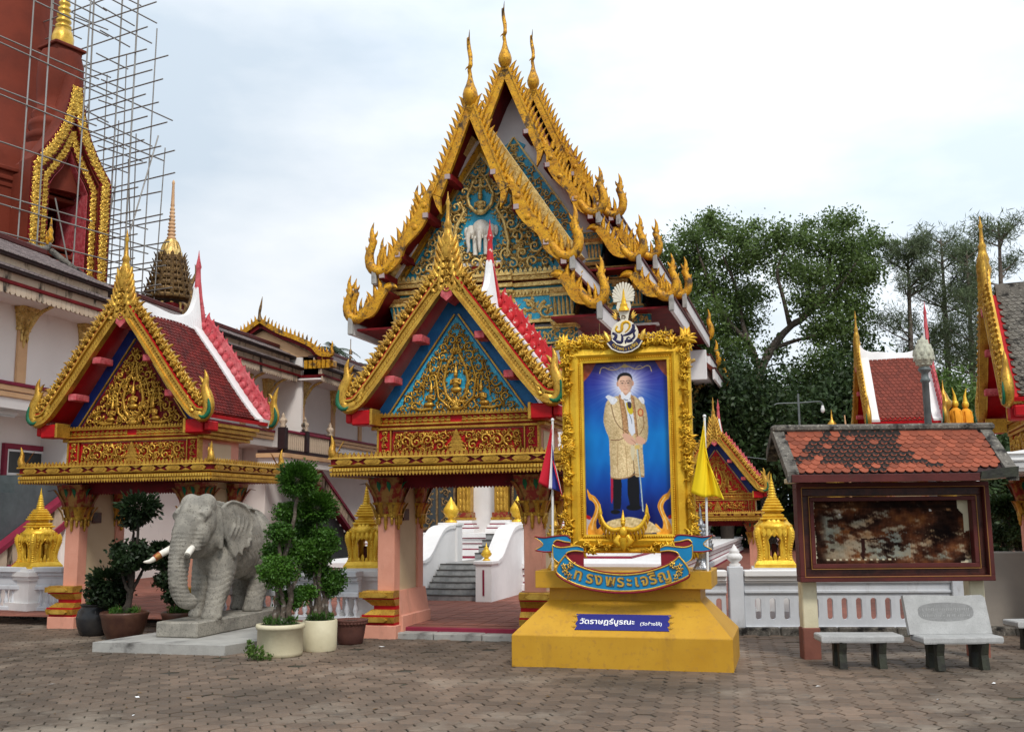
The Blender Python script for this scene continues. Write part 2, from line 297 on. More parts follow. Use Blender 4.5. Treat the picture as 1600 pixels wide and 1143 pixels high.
    def lathe(s, prof, n=16, mi=0, c=(0, 0, 0), smooth=True, rot=0.0, sx=1.0, sy=1.0):
        """profile [(radius, z)...] turned about z; n = 4 gives square mouldings (rot PI/4, radius scaled to half the side)"""
        vs, fs = [], []; q = math.sqrt(2) if n == 4 else 1
        k = len(prof)
        for (r, z) in prof:
            for j in range(n):
                a = 2 * PI * j / n + rot
                vs.append((c[0] + math.cos(a) * r * q * sx, c[1] + math.sin(a) * r * q * sy, c[2] + z))
        for i in range(k - 1):
            for j in range(n): fs.append((i * n + j, i * n + (j + 1) % n, (i + 1) * n + (j + 1) % n, (i + 1) * n + j))
        s.add(vs, fs, mi, smooth and n > 4)
        s.add(vs, [tuple(range(n - 1, -1, -1)), tuple((k - 1) * n + j for j in range(n))], mi)
    def ball(s, c, r, mi=0, n=8, m=6, smooth=True):
        """an ellipsoid; r a number or three half axes"""
        if not isinstance(r, (tuple, list)): r = (r, r, r)
        vs, fs = [], []
        for i in range(m + 1):
            a = PI * i / m
            for j in range(n):
                b = 2 * PI * j / n
                vs.append((c[0] + r[0] * math.sin(a) * math.cos(b), c[1] + r[1] * math.sin(a) * math.sin(b), c[2] - r[2] * math.cos(a)))
        for i in range(m):
            for j in range(n): fs.append((i * n + j, i * n + (j + 1) % n, (i + 1) * n + (j + 1) % n, (i + 1) * n + j))
        s.add(vs, fs, mi, smooth)
    def flame(s, p, ang, ln, w, hand=1, y=0.0, dep=0.03, mi=0, curl=0.9, st=4):
        """a curling kranok leaf in the xz plane: p base, ang heading, bends towards hand; a ridge stands proud of it by dep"""
        x, z = p; vs = []; a = ang
        for i in range(st + 1):
            t = i / st
            ww = w * (1 - t) ** 0.7 * (0.75 + 0.9 * t * (1 - t) * 2)
            nx, nz = -math.sin(a), math.cos(a)
            vs += [(x + nx * ww, y, z + nz * ww), (x, y - dep * (1 - 0.6 * t), z), (x - nx * ww, y, z - nz * ww)]
            x += math.cos(a) * ln / st; z += math.sin(a) * ln / st; a += hand * curl / st * (0.4 + 1.4 * t)
        fs = []
        for i in range(st):
            o = 3 * i; fs += [(o, o + 1, o + 4, o + 3), (o + 1, o + 2, o + 5, o + 4)]
        s.add(vs, fs, mi, True)
        s.add([vs[0], vs[1], vs[2]], [(0, 1, 2)], mi)
    def slab_flame(s, p, ang, ln, w, hand=1, y0=0.0, y1=0.05, mi=0, curl=0.9, st=5):
        """free standing flame with real thickness between y0 and y1"""
        x, z = p; a = ang; vs = []; ym = (y0 + y1) / 2
        for i in range(st + 1):
            t = i / st
            ww = w * max(0.02, (1 - t)) ** 0.7 * (0.75 + 1.6 * t * (1 - t))
            hh = (y1 - y0) / 2 * (1 - 0.7 * t)
            nx, nz = -math.sin(a), math.cos(a)
            vs += [(x + nx * ww, ym, z + nz * ww), (x, ym - hh, z), (x - nx * ww, ym, z - nz * ww), (x, ym + hh, z)]
            x += math.cos(a) * ln / st; z += math.sin(a) * ln / st; a += hand * curl / st * (0.4 + 1.4 * t)
        fs = []
        for i in range(st):
            o = 4 * i
            for k in range(4): fs.append((o + k, o + (k + 1) % 4, o + 4 + (k + 1) % 4, o + 4 + k))
        s.add(vs, fs, mi, True)
    def scroll(s, cx, cz, R, ang, hand=1, y=0.0, dep=0.04, mi=0, leaves=5, turns=1.25):
        """a spiral scroll of radius R about (cx, cz) with flames on its outer rim, standing proud of the plane y"""
        n = 11; pts, rad = [], []
        for i in range(n):
            t = i / (n - 1)
            a = ang + hand * t * turns * 2 * PI; rr = R * (0.80 - 0.68 * t)
            pts.append((cx + math.cos(a) * rr, y - dep * (0.35 + 0.5 * t), cz + math.sin(a) * rr)); rad.append(R * (0.19 - 0.06 * t))
        s.tube(pts, rad, 5, mi, flat=(1, 1.1))
        s.ball(pts[-1], R * 0.17, mi, 6, 4)
        for k in range(leaves):
            a = ang + hand * (k / leaves) * 1.7 * PI + 0.2
            rr = R * (0.80 - 0.68 * (k / leaves) * 0.85 / turns)
            s.flame((cx + math.cos(a) * rr, cz + math.sin(a) * rr), a + hand * 0.7, R * 0.70, R * 0.24, hand, y, dep * 0.8, mi, 1.3)
    def mesh(s, name):
        me = bpy.data.meshes.new(name)
        me.from_pydata(s.v, [], s.f)
        me.polygons.foreach_set('material_index', np.array(s.m, dtype=np.int32))
        me.polygons.foreach_set('use_smooth', np.array(s.sm, dtype=bool))
        me.update()
        return me
    def build(s, name, mats, parent=None, loc=(0, 0, 0), rot=(0, 0, 0), kind=None, label=None):
        return link(name, s.mesh(name), mats, parent, loc, rot, kind, label)

def link(name, me, mats, parent=None, loc=(0, 0, 0), rot=(0, 0, 0), kind=None, label=None):
    if isinstance(mats, str): mats = [mats]
    if mats is not None and len(me.materials) == 0:
        for k in mats: me.materials.append(MT[k] if isinstance(k, str) else k)
    o = bpy.data.objects.new(name, me); COL.objects.link(o)
    o.location = loc; o.rotation_euler = rot
    if parent is not None: o.parent = parent
    if kind: o['kind'] = kind
    if label: o['label'] = label
    return o

def tag(o, label=None, cat=None, group=None, kind=None):
    if label: o['label'] = label
    if cat: o['category'] = cat
    if group: o['group'] = group
    if kind: o['kind'] = kind
    return o

def thing(name, label, cat, loc=(0, 0, 0), rz=0.0, group=None):
    o = bpy.data.objects.new(name, None); COL.objects.link(o)
    o.location = loc; o.rotation_euler = (0, 0, rz); o.empty_display_size = 0.2
    return tag(o, label, cat, group, 'thing' if label else None)

def copy_tree(o, parent=None):
    c = o.copy(); COL.objects.link(c)
    if parent is not None: c.parent = parent
    for ch in list(o.children): copy_tree(ch, c)
    return c

def flip_faces(me): me.flip_normals()

def lerp(a, b, t): return a + (b - a) * t
def pl(pts, n):
    """resample a polyline into n + 1 points through a Catmull-Rom curve"""
    P = [Vector((p[0], p[1], p[2] if len(p) > 2 else 0)) for p in pts]; k = len(P) - 1; out = []
    for i in range(n + 1):
        t = i / n * k; j = min(int(t), k - 1); f = t - j
        p0, p1, p2, p3 = P[max(0, j - 1)], P[j], P[j + 1], P[min(k, j + 2)]
        q = 0.5 * ((2 * p1) + (p2 - p0) * f + (2 * p0 - 5 * p1 + 4 * p2 - p3) * f * f + (3 * p1 - p0 - 3 * p2 + p3) * f ** 3)
        out.append(tuple(q) if len(pts[0]) > 2 else (q.x, q.y))
    return out
def mirror(path): return [(-p[0], p[1]) for p in path]

def relief_fill(mb, inside, box, n, smin, smax, y, dep, seed, mi=0, sym=True, avoid=(), leaves=4):
    """fill a flat region with mirrored scrolls of shrinking size and flames between them"""
    rnd = random.Random(seed); C = []
    x0, x1, z0, z1 = box
    sizes = np.geomspace(smax, smin, n)
    for s_ in sizes:
        for _ in range(60):
            x = rnd.uniform(x0, x1); z = rnd.uniform(z0, z1)
            if sym and x < s_ * 0.5: continue
            if not all(inside(x + s_ * 0.8 * math.cos(a), z + s_ * 0.8 * math.sin(a)) for a in (0, 1.57, 3.14, 4.71)): continue
            if any((x - c[0]) ** 2 + (z - c[1]) ** 2 < (s_ * 0.74 + c[2] * 0.74) ** 2 for c in C): continue
            if any((x - c[0]) ** 2 + (z - c[1]) ** 2 < (s_ * 0.8 + c[2]) ** 2 for c in avoid): continue
            C.append((x, z, s_)); break
    for (x, z, s_) in C:
        a = rnd.uniform(0, 2 * PI); h = rnd.choice((-1, 1))
        mb.scroll(x, z, s_, a, h, y, dep * min(1.3, 0.6 + s_ / smax), mi, leaves)
        if sym: mb.scroll(-x, z, s_, PI - a, -h, y, dep * min(1.3, 0.6 + s_ / smax), mi, leaves)
    for _ in range(n * 5):
        x = rnd.uniform(x0, x1); z = rnd.uniform(z0, z1)
        if not inside(x, z) or any((x - c[0]) ** 2 + (z - c[1]) ** 2 < (c[2] * 0.55) ** 2 for c in C): continue
        if any((x - c[0]) ** 2 + (z - c[1]) ** 2 < (c[2] * 0.9) ** 2 for c in avoid): continue
        a = rnd.uniform(0.2, PI - 0.2); L = rnd.uniform(1.2, 2.0) * smin
        if not inside(x + math.cos(a) * L, z + math.sin(a) * L): continue
        h = rnd.choice((-1, 1))
        mb.flame((x, z), a, L, L * 0.24, h, y, dep * 0.6, mi, 1.2)
        if sym: mb.flame((-x, z), PI - a, L, L * 0.24, -h, y, dep * 0.6, mi, 1.2)

def deva(mb, x, z, s, y, mi=0, lean=0.0):
    """a small praying figure in relief with a pointed crown, its base at (x, z), s tall"""
    mb.ball((x, y - .06 * s, z + .10 * s), (.20 * s, .10 * s, .10 * s), mi)
    mb.ball((x + lean * .2 * s, y - .08 * s, z + .30 * s), (.12 * s, .09 * s, .18 * s), mi)
    mb.ball((x + lean * .3 * s, y - .09 * s, z + .40 * s), (.16 * s, .07 * s, .06 * s), mi)
    for k in (-1, 1):
        mb.tube([(x + k * .15 * s + lean * .3 * s, y - .08 * s, z + .40 * s), (x + k * .16 * s + lean * .3 * s, y - .12 * s, z + .26 * s), (x + lean * .3 * s, y - .17 * s, z + .33 * s)], [.045 * s, .04 * s, .03 * s], 6, mi)
    hx = x + lean * .4 * s
    mb.ball((hx, y - .10 * s, z + .56 * s), (.075 * s, .075 * s, .09 * s), mi)
    mb.tube([(hx, y - .10 * s, z + .62 * s), (hx, y - .10 * s, z + .70 * s), (hx, y - .09 * s, z + .84 * s), (hx, y - .08 * s, z + 1.02 * s)], [.085 * s, .06 * s, .03 * s, .006 * s], 7, mi)

def crest(mb, path, y0, y1, step, ln, w, off=0.0, tilt=0.5, mi=0, hand=1, curl=0.8, jit=0.0, seed=1):
    """a row of free standing flames along the left side of a path"""
    rnd = random.Random(seed)
    for (x, z, tx, tz) in walk(path, step):
        nx, nz = -tz, tx
        a = math.atan2(nz, nx) + tilt
        k = 1 + rnd.uniform(-jit, jit)
        mb.slab_flame((x + nx * off, z + nz * off), a, ln * k, w * k, hand, y0, y1, mi, curl)

def walk(path, step):
    """points every step along a path with unit tangents"""
    out = []; need = step * 0.5
    for i in range(len(path) - 1):
        (x0, z0), (x1, z1) = path[i][:2], path[i + 1][:2]
        L = math.hypot(x1 - x0, z1 - z0)
        if L < 1e-9: continue
        d = need
        while d <= L:
            t = d / L; out.append((lerp(x0, x1, t), lerp(z0, z1, t), (x1 - x0) / L, (z1 - z0) / L)); d += step
        need = d - L
    return out

def text_mesh(txt, size, depth=0.004, align='CENTER', bold=0.0):
    cu = bpy.data.curves.new('lettering', 'FONT'); cu.body = txt; cu.size = size; cu.extrude = depth; cu.align_x = align; cu.offset = bold
    o = bpy.data.objects.new('lettering', cu); COL.objects.link(o)
    me = bpy.data.meshes.new_from_object(o.evaluated_get(bpy.context.evaluated_depsgraph_get()))
    bpy.data.objects.remove(o); bpy.data.curves.remove(cu)
    return me

# ------------------------------------------------------------------ leaves
def leaf_mesh(name, centers, normals, sizes, seed=0, aspect=0.5, droop=0.0, fold=True):
    """one small bent leaf (two quads) per centre, built with numpy"""
    rng = np.random.default_rng(seed); n = len(centers)
    c = np.asarray(centers, float); s_ = np.asarray(sizes, float).reshape(n, 1)
    d = rng.normal(size=(n, 3)); d[:, 2] -= droop; d += np.asarray(normals) * 0.6
    d /= np.linalg.norm(d, axis=1, keepdims=True) + 1e-9
    up = rng.normal(size=(n, 3)) + np.asarray(normals) * 0.9 + np.array([0, 0, 0.7])
    sd = np.cross(d, up); sd /= np.linalg.norm(sd, axis=1, keepdims=True) + 1e-9
    nm = np.cross(sd, d)
    w = s_ * aspect
    a = c - d * s_ * 0.5; b = c + d * s_ * 0.5; m = c - nm * s_ * 0.10
    l = c + sd * w * 0.5; r = c - sd * w * 0.5
    V = np.stack([a, r, b, l], axis=1).reshape(-1, 3)
    idx = np.arange(n) * 4
    F = np.stack([idx, idx + 1, idx + 2, idx + 3], axis=1)
    me = bpy.data.meshes.new(name)
    me.vertices.add(len(V)); me.vertices.foreach_set('co', V.astype(np.float32).ravel())
    me.loops.add(4 * n); me.loops.foreach_set('vertex_index', F.astype(np.int32).ravel())
    me.polygons.add(n); me.polygons.foreach_set('loop_start', (np.arange(n) * 4).astype(np.int32)); 
    me.update(calc_edges=True); me.validate()
    return me

def pad_points(rng, c, r, n, shell=0.55, rag=0.18):
    """points and outward normals in the outer shell of an uneven ellipsoid"""
    d = rng.normal(size=(n, 3)); d /= np.linalg.norm(d, axis=1, keepdims=True)
    t = rng.uniform(shell, 1.0, size=(n, 1)) ** 0.6
    k = 1 + rag * np.sin(d[:, :1] * 5 + c[0] * 7) * np.cos(d[:, 1:2] * 6 + c[2] * 5) + rag * 0.5 * np.sin(d[:, 2:] * 11 + c[1] * 3)
    return np.asarray(c) + d * t * k * np.asarray(r), d
def mirrored(mb):
    m = MB(); m.v = [(-p[0], p[1], p[2]) for p in mb.v]; m.f = [tuple(reversed(f)) for f in mb.f]; m.m = list(mb.m); m.sm = list(mb.sm)
    return m
def frustum(mb, a, za, b, zb, mi=0):
    """a, b = (x0, x1, y0, y1) rectangles at heights za, zb"""
    P = [(a[0], a[2], za), (a[1], a[2], za), (a[1], a[3], za), (a[0], a[3], za), (b[0], b[2], zb), (b[1], b[2], zb), (b[1], b[3], zb), (b[0], b[3], zb)]
    mb.add(P, [(0, 3, 2, 1), (4, 5, 6, 7), (0, 1, 5, 4), (1, 2, 6, 5), (2, 3, 7, 6), (3, 0, 4, 7)], mi)
def petal(mb, base, d, h, flare, w, mi=0, st=5, hook=0.0):
    """a lotus petal that rises from base and leans out along the direction d (x, y)"""
    dx, dy = d; L = math.hypot(dx, dy); dx /= L; dy /= L; sx, sy = -dy, dx; vs = []
    for i in range(st + 1):
        t = i / st
        o = flare * t ** 1.8; z = h * (t - hook * max(0, t - .75) ** 2 * 8)
        ww = w * (0.55 + 1.3 * t * (1 - t)) * (1 - t ** 5)
        x, y = base[0] + dx * o, base[1] + dy * o
        vs += [(x - sx * ww, y - sy * ww, base[2] + z), (x + dx * w * .45, y + dy * w * .45, base[2] + z), (x + sx * ww, y + sy * ww, base[2] + z)]
    fs = []
    for i in range(st):
        o = 3 * i; fs += [(o, o + 1, o + 4, o + 3), (o + 1, o + 2, o + 5, o + 4)]
    mb.add(vs, fs, mi, True)
def teeth(mb, p, q, step, ln, w, up=True, y0=-.01, th=.02, mi=0):
    """a row of small pointed leaves from p to q (3D points at the same height), upright or hanging; th thick, normal to the run"""
    p, q = Vector(p), Vector(q); L = (q - p).length; d = (q - p) / L; nrm = Vector((d.y, -d.x, 0)); n = max(1, int(L / step)); s_ = 1 if up else -1
    for k in range(n):
        c = p + d * (L * (k + .5) / n); z = Vector((0, 0, s_))
        A = [c - d * w / 2, c + d * w / 2, c + d * w * .55 + z * ln * .4, c + z * ln, c - d * w * .55 + z * ln * .4]
        f = [v + nrm * th / 2 for v in A] + [v - nrm * th / 2 for v in A]
        if s_ > 0: mb.add(f, [(0, 1, 2, 3, 4), (9, 8, 7, 6, 5)] + [(i, i + 5, (i + 1) % 5 + 5, (i + 1) % 5) for i in range(5)], mi)
        else: mb.add(f, [(4, 3, 2, 1, 0), (5, 6, 7, 8, 9)] + [((i + 1) % 5, (i + 1) % 5 + 5, i + 5, i) for i in range(5)], mi)
def ring_box(mb, x0, x1, y0, y1, z0, z1, e0=0.0, e1=0.0, mi=0):
    frustum(mb, (x0 - e0, x1 + e0, y0 - e0, y1 + e0), z0, (x0 - e1, x1 + e1, y0 - e1, y1 + e1), z1, mi)
def surf_tile_mesh(w, h, th=0.014, tip=0.5):
    """a fish scale tile lying in the xy plane, its tip towards -y"""
    m = MB(); P = [(-w / 2, h), (-w / 2, h * .45)] + [(-w / 2 * math.cos(a), h * .45 - h * .45 * math.sin(a) ** 1.0 * 1.0) for a in (0.5, 1.05, 1.5708, 2.09, 2.64)] + [(w / 2, h * .45), (w / 2, h)]
    n = len(P)
    m.add([(p[0], p[1], th) for p in P] + [(p[0], p[1], 0) for p in P], [tuple(range(n))] + [((i + 1) % n, i, n + i, n + (i + 1) % n) for i in range(n)])
    return m
def slope_frames(path, step):
    """points and tangents up a roof profile (x, z), evenly spaced"""
    return walk(path, step)
# ------------------------------------------------------------------ ground, pavers, court
def rot2(x, y, a): return (x * math.cos(a) - y * math.sin(a), x * math.sin(a) + y * math.cos(a))
def yawm(yaw): return -math.radians(yaw)          # a facade whose right end comes forward

g = MB(); g.add([(-300, -60, -0.014), (300, -60, -0.014), (300, 900, -0.014), (-300, 900, -0.014)], [(0, 1, 2, 3)])
ground = g.build('ground', 'joint', kind='structure')
# front edge of the raised temple court
EDGE = [(-60, 35.5), (-9.9, 21.1), (-7.6, 20.5), (-2.2, 17.12), (0.55, 16.32), (3.5, 17.05), (7.15, 16.75), (8.2, 16.9), (60, 14.5)]
cm = MB()
top = [(x, y, 0.15) for x, y in EDGE]
cm.add(top + [(60, 300, 0.15), (-60, 300, 0.15)], [tuple(range(len(top) + 2))], 0)
for i in range(len(EDGE) - 1):
    a, b = EDGE[i], EDGE[i + 1]
    cm.add([(a[0], a[1], -0.05), (b[0], b[1], -0.05), (b[0], b[1], 0.15), (a[0], a[1], 0.15)], [(0, 1, 2, 3)], 0)
court = cm.build('court_paving', 'court', kind='structure')
# the court's red tiles near the gates
rnd = random.Random(3)
ct = MB(); t_ = MB(); t_.box(-.147, .147, -.147, .147, -.004, 0, 0, .003); ct_me = t_.mesh('court_tile'); ct_me.materials.append(MT['court'])
a16 = yawm(16)
for i in range(0, 60):
    for j in range(0, 34):
        u = -9.0 + i * 0.31; v = 0.55 + j * 0.31
        x, y = rot2(u, v, a16); x += -2.26; y += 16.81
        h = 0.154 + rnd.uniform(0, 0.004)
        c = [rot2(u + du, v + dv, a16) for du, dv in ((0.008, 0.008), (0.302, 0.008), (0.302, 0.302), (0.008, 0.302))]
        c = [(p[0] - 2.26, p[1] + 16.81) for p in c]
        if any(yy < 16.25 + max(0, (0.5 - xx)) * 0.31 for xx, yy in c) or c[0][0] > 3.3: continue
        if c[0][1] < 22.5 and -.14 < c[0][0] / c[0][1] < .045:
            o = bpy.data.objects.new('court_tile', ct_me); COL.objects.link(o); o.parent = court; o.location = ((c[0][0] + c[2][0]) / 2, (c[0][1] + c[2][1]) / 2, h); o.rotation_euler = (rnd.uniform(-.006, .006), rnd.uniform(-.006, .006), a16); continue
        ct.add([(p[0], p[1], h) for p in c] + [(p[0], p[1], 0.1505) for p in c], [(0, 1, 2, 3), (0, 4, 5, 1), (1, 5, 6, 2), (2, 6, 7, 3), (3, 7, 4, 0)])
ct.build('court_tiles', 'court', court, kind='stuff')

# hexagonal pavers: the nearest 300 in view one by one, the rest joined
SIDE = 0.130
def hex_mesh():
    m = MB(); R = SIDE - 0.0075
    for k, (r, z) in enumerate(((R, -0.012), (R - 0.002, -0.004), (R - 0.012, 0.0))):
        m.v += [(r * math.cos(PI / 3 * i), r * math.sin(PI / 3 * i), z) for i in range(6)]
    for k in range(2):
        for i in range(6): m.f.append((k * 6 + i, k * 6 + (i + 1) % 6, k * 6 + 6 + (i + 1) % 6, k * 6 + 6 + i))
    m.f.append(tuple(12 + i for i in range(6))); m.m = [0] * 13; m.sm = [False] * 13
    return m
HX = hex_mesh(); hx_me = HX.mesh('paver'); hx_me.materials.append(MT['paver'])
pav = []
pa = -math.radians(11.5)
for i in range(-70, 71):
    for j in range(-60, 62):
        u = i * SIDE * 1.5; v = (j + (0.5 if i % 2 else 0)) * SIDE * math.sqrt(3) + 12.0
        x, y = rot2(u, v - 12, pa); y += 12
        if y < 4.5 or y > 21.5 or abs(x) > 13.5: continue
        lim = np.interp(x, [p[0] for p in EDGE], [p[1] for p in EDGE])
        if y > lim - 0.42: continue
        pav.append((x, y))
rnd = random.Random(11)
inview = [p for p in pav if abs(p[0] / p[1]) < 0.505 and p[1] > 8.95]
inview.sort(key=lambda p: p[1]); single = set(inview[:300])
rest = MB()
for (x, y) in pav:
    dz = rnd.uniform(-0.004, 0.003); tx, ty = rnd.uniform(-.016, .016), rnd.uniform(-.016, .016); rz = pa + rnd.uniform(-.03, .03)
    if rnd.random() < 0.03: dz -= 0.010
    if (x, y) not in single and rnd.random() < 0.006: continue
    if (x, y) in single:
        o = bpy.data.objects.new('paver', hx_me); COL.objects.link(o); o.parent = ground
        o.location = (x, y, dz); o.rotation_euler = (tx, ty, rz)
    else:
        c, s_ = math.cos(rz), math.sin(rz)
        rest.add([(x + p[0] * c - p[1] * s_, y + p[0] * s_ + p[1] * c, dz + p[2] + tx * p[1] - ty * p[0]) for p in HX.v], HX.f)
rest.build('paver_field', 'paver', ground, kind='stuff')

# kerb stones along the court edge
kerb = thing('kerb', None, None); kerb['kind'] = 'structure'
def kerb_run(p, q, h, w, mt, n):
    for k in range(n):
        a, b = k / n, (k + 1) / n
        L = math.hypot(q[0] - p[0], q[1] - p[1]) / n; m = MB()
        m.box(0.006, L - 0.006, 0, w, -0.03, h + rnd.uniform(-.006, .006), 0, 0.015)
        m.build('kerb_stone', mt, kerb, (lerp(p[0], q[0], a), lerp(p[1], q[1], a), 0), (0, 0, math.atan2(q[1] - p[1], q[0] - p[0])))
kerb_run((-2.05, 16.72), (0.25, 16.06), 0.085, 0.34, 'concrete', 3)
kerb_run((-13.5, 21.75), (-8.75, 20.35), 0.10, 0.25, 'old_concrete', 5)
kerb_run((-6.0, 19.0), (-2.3, 17.66), 0.10, 0.25, 'old_concrete', 4)
kerb_run((3.3, 16.62), (9.5, 16.05), 0.115, 0.22, 'old_concrete', 7)
m = MB(); m.box(0, 2.42, 0, 0.10, 0.0, 0.146, 0, 0.01)
m.build('step_edge', 'maroon_trim', court, (-2.04, 16.98, 0), (0, 0, -math.radians(16)))

# ------------------------------------------------------------------ perimeter walls
def slot_cell(mb, x0, x1, z0, z1, zs0, zs1, w, y0, y1, mi=0):
    c = (x0 + x1) / 2; r = w / 2
    L = [(c, zs0 + r - r)]; 
    arc_l = [(c + r * math.cos(a), zs0 + r + r * math.sin(a)) for a in np.linspace(-PI / 2, -PI, 5)] + [(c + r * math.cos(a), zs1 - r + r * math.sin(a)) for a in np.linspace(PI, PI / 2, 5)]
    left = [(x0, z0), (c, z0)] + arc_l + [(c, z1), (x0, z1)]
    right = [(2 * c - p[0], p[1]) for p in left][::-1]
    mb.prism(left, y0, y1, mi); mb.prism(right, y0, y1, mi)

def baluster_mesh(h):
    m = MB(); r = 0.042
    m.lathe([(r * .9, 0), (r * .9, .04 * h), (r * .5, .09 * h), (r * 1.15, .30 * h), (r * .95, .42 * h), (r * .45, .70 * h), (r * .8, .84 * h), (r * .5, .90 * h), (r * .9, .95 * h), (r * .9, h)], 10)
    return m.mesh('baluster')

def wall_coping(w, x0, x1, mt, zb=0.84):
    m = MB()
    m.box(x0, x1, -0.13, 0.16, zb + 0.10, zb + 0.20, 0, 0.012)
    m.box(x0, x1, -0.08, 0.11, zb + 0.03, zb + 0.10, 0, 0.010)
    m.box(x0, x1, -0.05, 0.08, zb, zb + 0.03, 0)
    return m.build('coping', mt, w)

def baluster_wall(name, label, loc, yaw, length, posts, group=None):
    w = thing(name, label, 'wall', loc, yawm(yaw), group)
    wall_coping(w, 0, length, 'bluewhite', 0.76)
    m = MB(); m.box(0, length, -0.03, 0.08, 0.62, 0.76, 0, 0.008); m.box(0, length, -0.06, 0.10, 0.52, 0.60, 0, 0.01); m.box(0, length, -0.035, 0.07, 0.597, 0.623, 0)
    m.build('upper_rail', 'bluewhite', w)
    m = MB(); m.box(0, length, -0.06, 0.10, 0.115, 0.195, 0, 0.01); m.build('lower_rail', 'bluewhite', w)
    bm_ = baluster_mesh(0.325); bm_.materials.append(MT['bluewhite'])
    n = int(length / 0.162)
    for k in range(n):
        o = link('baluster', bm_, None, w, ((k + .5) * length / n, 0.02, 0.195))
    for px in posts:
        m = MB(); m.box(px - .1, px + .1, -.11, .14, 0.0, 0.80, 0, 0.01); m.build('pier', 'bluewhite', w)
    return w

baluster_wall('perimeter_wall', 'white balustrade with turned balusters left of the left gate, under a gold shrine', (-13.2, 21.66, 0.03), 16, 4.62, (0.1,))
baluster_wall('perimeter_wall', 'white balustrade with turned balusters between the two gates, behind elephant and topiary', (-6.05, 19.02, 0.03), 19.5, 3.62, (0.12,))
# right wall with slots
w = thing('perimeter_wall', 'white low wall pierced by round ended slots behind the notice board', 'wall', (3.52, 16.75, 0), yawm(5))
wall_coping(w, 0.16, 3.52, 'white_clean', 0.80)
m = MB(); m.box(0.16, 3.42, -0.01, 0.09, 0.68, 0.80, 0); m.box(0.16, 3.42, -0.035, 0.10, 0.635, 0.68, 0, 0.008); m.build('upper_rail', 'bluewhite', w)
m = MB(); m.box(0.16, 3.42, -0.035, 0.10, 0.055, 0.125, 0, 0.008); m.build('lower_rail', 'bluewhite', w)
m = MB(); m.box(0.14, 3.45, -0.02, 0.13, 0.0, 0.05, 0, 0.006); m.build('plinth', 'old_concrete', w)
m = MB(); m.box(0.16, 0.26, 0.0, 0.08, 0.125, 0.635, 0); m.build('panel_edge', 'bluewhite', w)
cell = MB(); slot_cell(cell, 0, 0.224, 0.125, 0.635, 0.225, 0.56, 0.092, 0.0, 0.075); cell_me = cell.mesh('slotted_panel'); cell_me.materials.append(MT['bluewhite'])
for k in range(14): link('slotted_panel', cell_me, None, w, (0.26 + 0.224 * k, 0, 0))
def wall_post(w, x, top=1.06):
    m = MB(); m.box(x - .115, x + .115, -.10, .14, 0.02, top, 0, 0.012); m.build('post', 'bluewhite', w)
    m = MB(); m.lathe([(.085, 0), (.095, .03), (.06, .06), (.115, .11), (.13, .15), (.10, .19), (.075, .215), (.085, .23), (.055, .265), (.035, .30), (.008, .345)], 14, 0, (x, .02, top)); m.build('post_finial', 'white_clean', w)
wall_post(w, 0.03); 
m = MB(); m.box(3.36, 3.56, -.08, .13, 0.02, 0.99, 0, 0.012); m.build('end_pier', 'bluewhite', w)
w2 = thing('perimeter_wall', 'short white wall stretch with slots beside the yellow monument base', 'wall', (1.9, 16.89, 0), yawm(5))
wall_coping(w2, 0, 1.51, 'white_clean', 0.80)
m = MB(); m.box(0, 1.51, -0.01, 0.09, 0.68, 0.80, 0); m.box(0, 1.51, -0.035, 0.10, 0.635, 0.68, 0, 0.008); m.build('upper_rail', 'bluewhite', w2)
m = MB(); m.box(0, 1.51, -0.035, 0.10, 0.0, 0.125, 0, 0.008); m.build('lower_rail', 'bluewhite', w2)
for k in range(6): link('slotted_panel', cell_me, None, w2, (0.15 + 0.224 * k, 0, 0))
# plain low wall at the right edge
w = thing('low_wall', 'plain grey rendered low wall at right edge behind the stone bench', 'wall', (7.22, 16.45, 0), yawm(5))
m = MB(); m.box(0, 6.0, 0, 0.2, 0.05, 1.26, 0, 0.02); m.build('wall_panel', 'slab_grey', w)

# litter on the pavers
rnd = random.Random(19); m = MB(); m2 = MB()
for k in range(150):
    x, y = rnd.uniform(-9, 8), rnd.uniform(8.6, 16); a = rnd.uniform(0, 6.28); r = rnd.uniform(.015, .04); z = .006
    q = [(x + math.cos(a + b) * r * f, y + math.sin(a + b) * r * f, z + rnd.uniform(0, .012)) for b, f in ((0, 1.3), (1.4, .6), (3.14, 1.3), (4.9, .6))]
    (m if k % 12 else m2).add(q, [(0, 1, 2, 3)])
tag(m.build('fallen_leaves', 'leaf_fallen'), 'scattered dry brown leaves on the pavers', 'leaves', None, 'stuff'); tag(m2.build('paper_scraps', 'white_ink'), 'tiny white paper scraps on the pavers', 'litter', None, 'stuff')
# ------------------------------------------------------------------ ornate entrance gates
GP = pl([(-1.70, 3.60), (-1.50, 3.66), (-1.26, 3.92), (-0.95, 4.32), (-0.60, 4.80), (-0.28, 5.22), (0.0, 5.58)], 26)   # lower edge of the left bargeboard
def gate_roof_tiles(side, y0, y1, mt, root, off):
    tw, th = 0.105, 0.085
    base = surf_tile_mesh(tw, th * 1.7, 0.012); m = MB(); r = 0
    for (x, z, tx, tz) in walk(GP, th):
        nx, nz = -tz, tx                      # outward normal of the left slope
        n = int((y1 - y0) / tw)
        for k in range(n):
            y = y0 + (k + (0.5 if r % 2 else 0.0) + .5) * tw
            vs = []
            for p in base.v:
                # tile local: x along y axis, y up the slope, z outward (tilted so that the tip stands proud)
                o = off + p[2] + 0.018 * (1 - p[1] / (th * 1.7))
                vs.append(((x + tx * p[1] + nx * o) * (1 if side < 0 else -1), y + (p[0] if side < 0 else -p[0]) * -1, z + tz * p[1] + nz * o))
            m.add(vs, base.f)
        r += 1
    return m.build('roof_tiles', mt, root, kind='stuff')

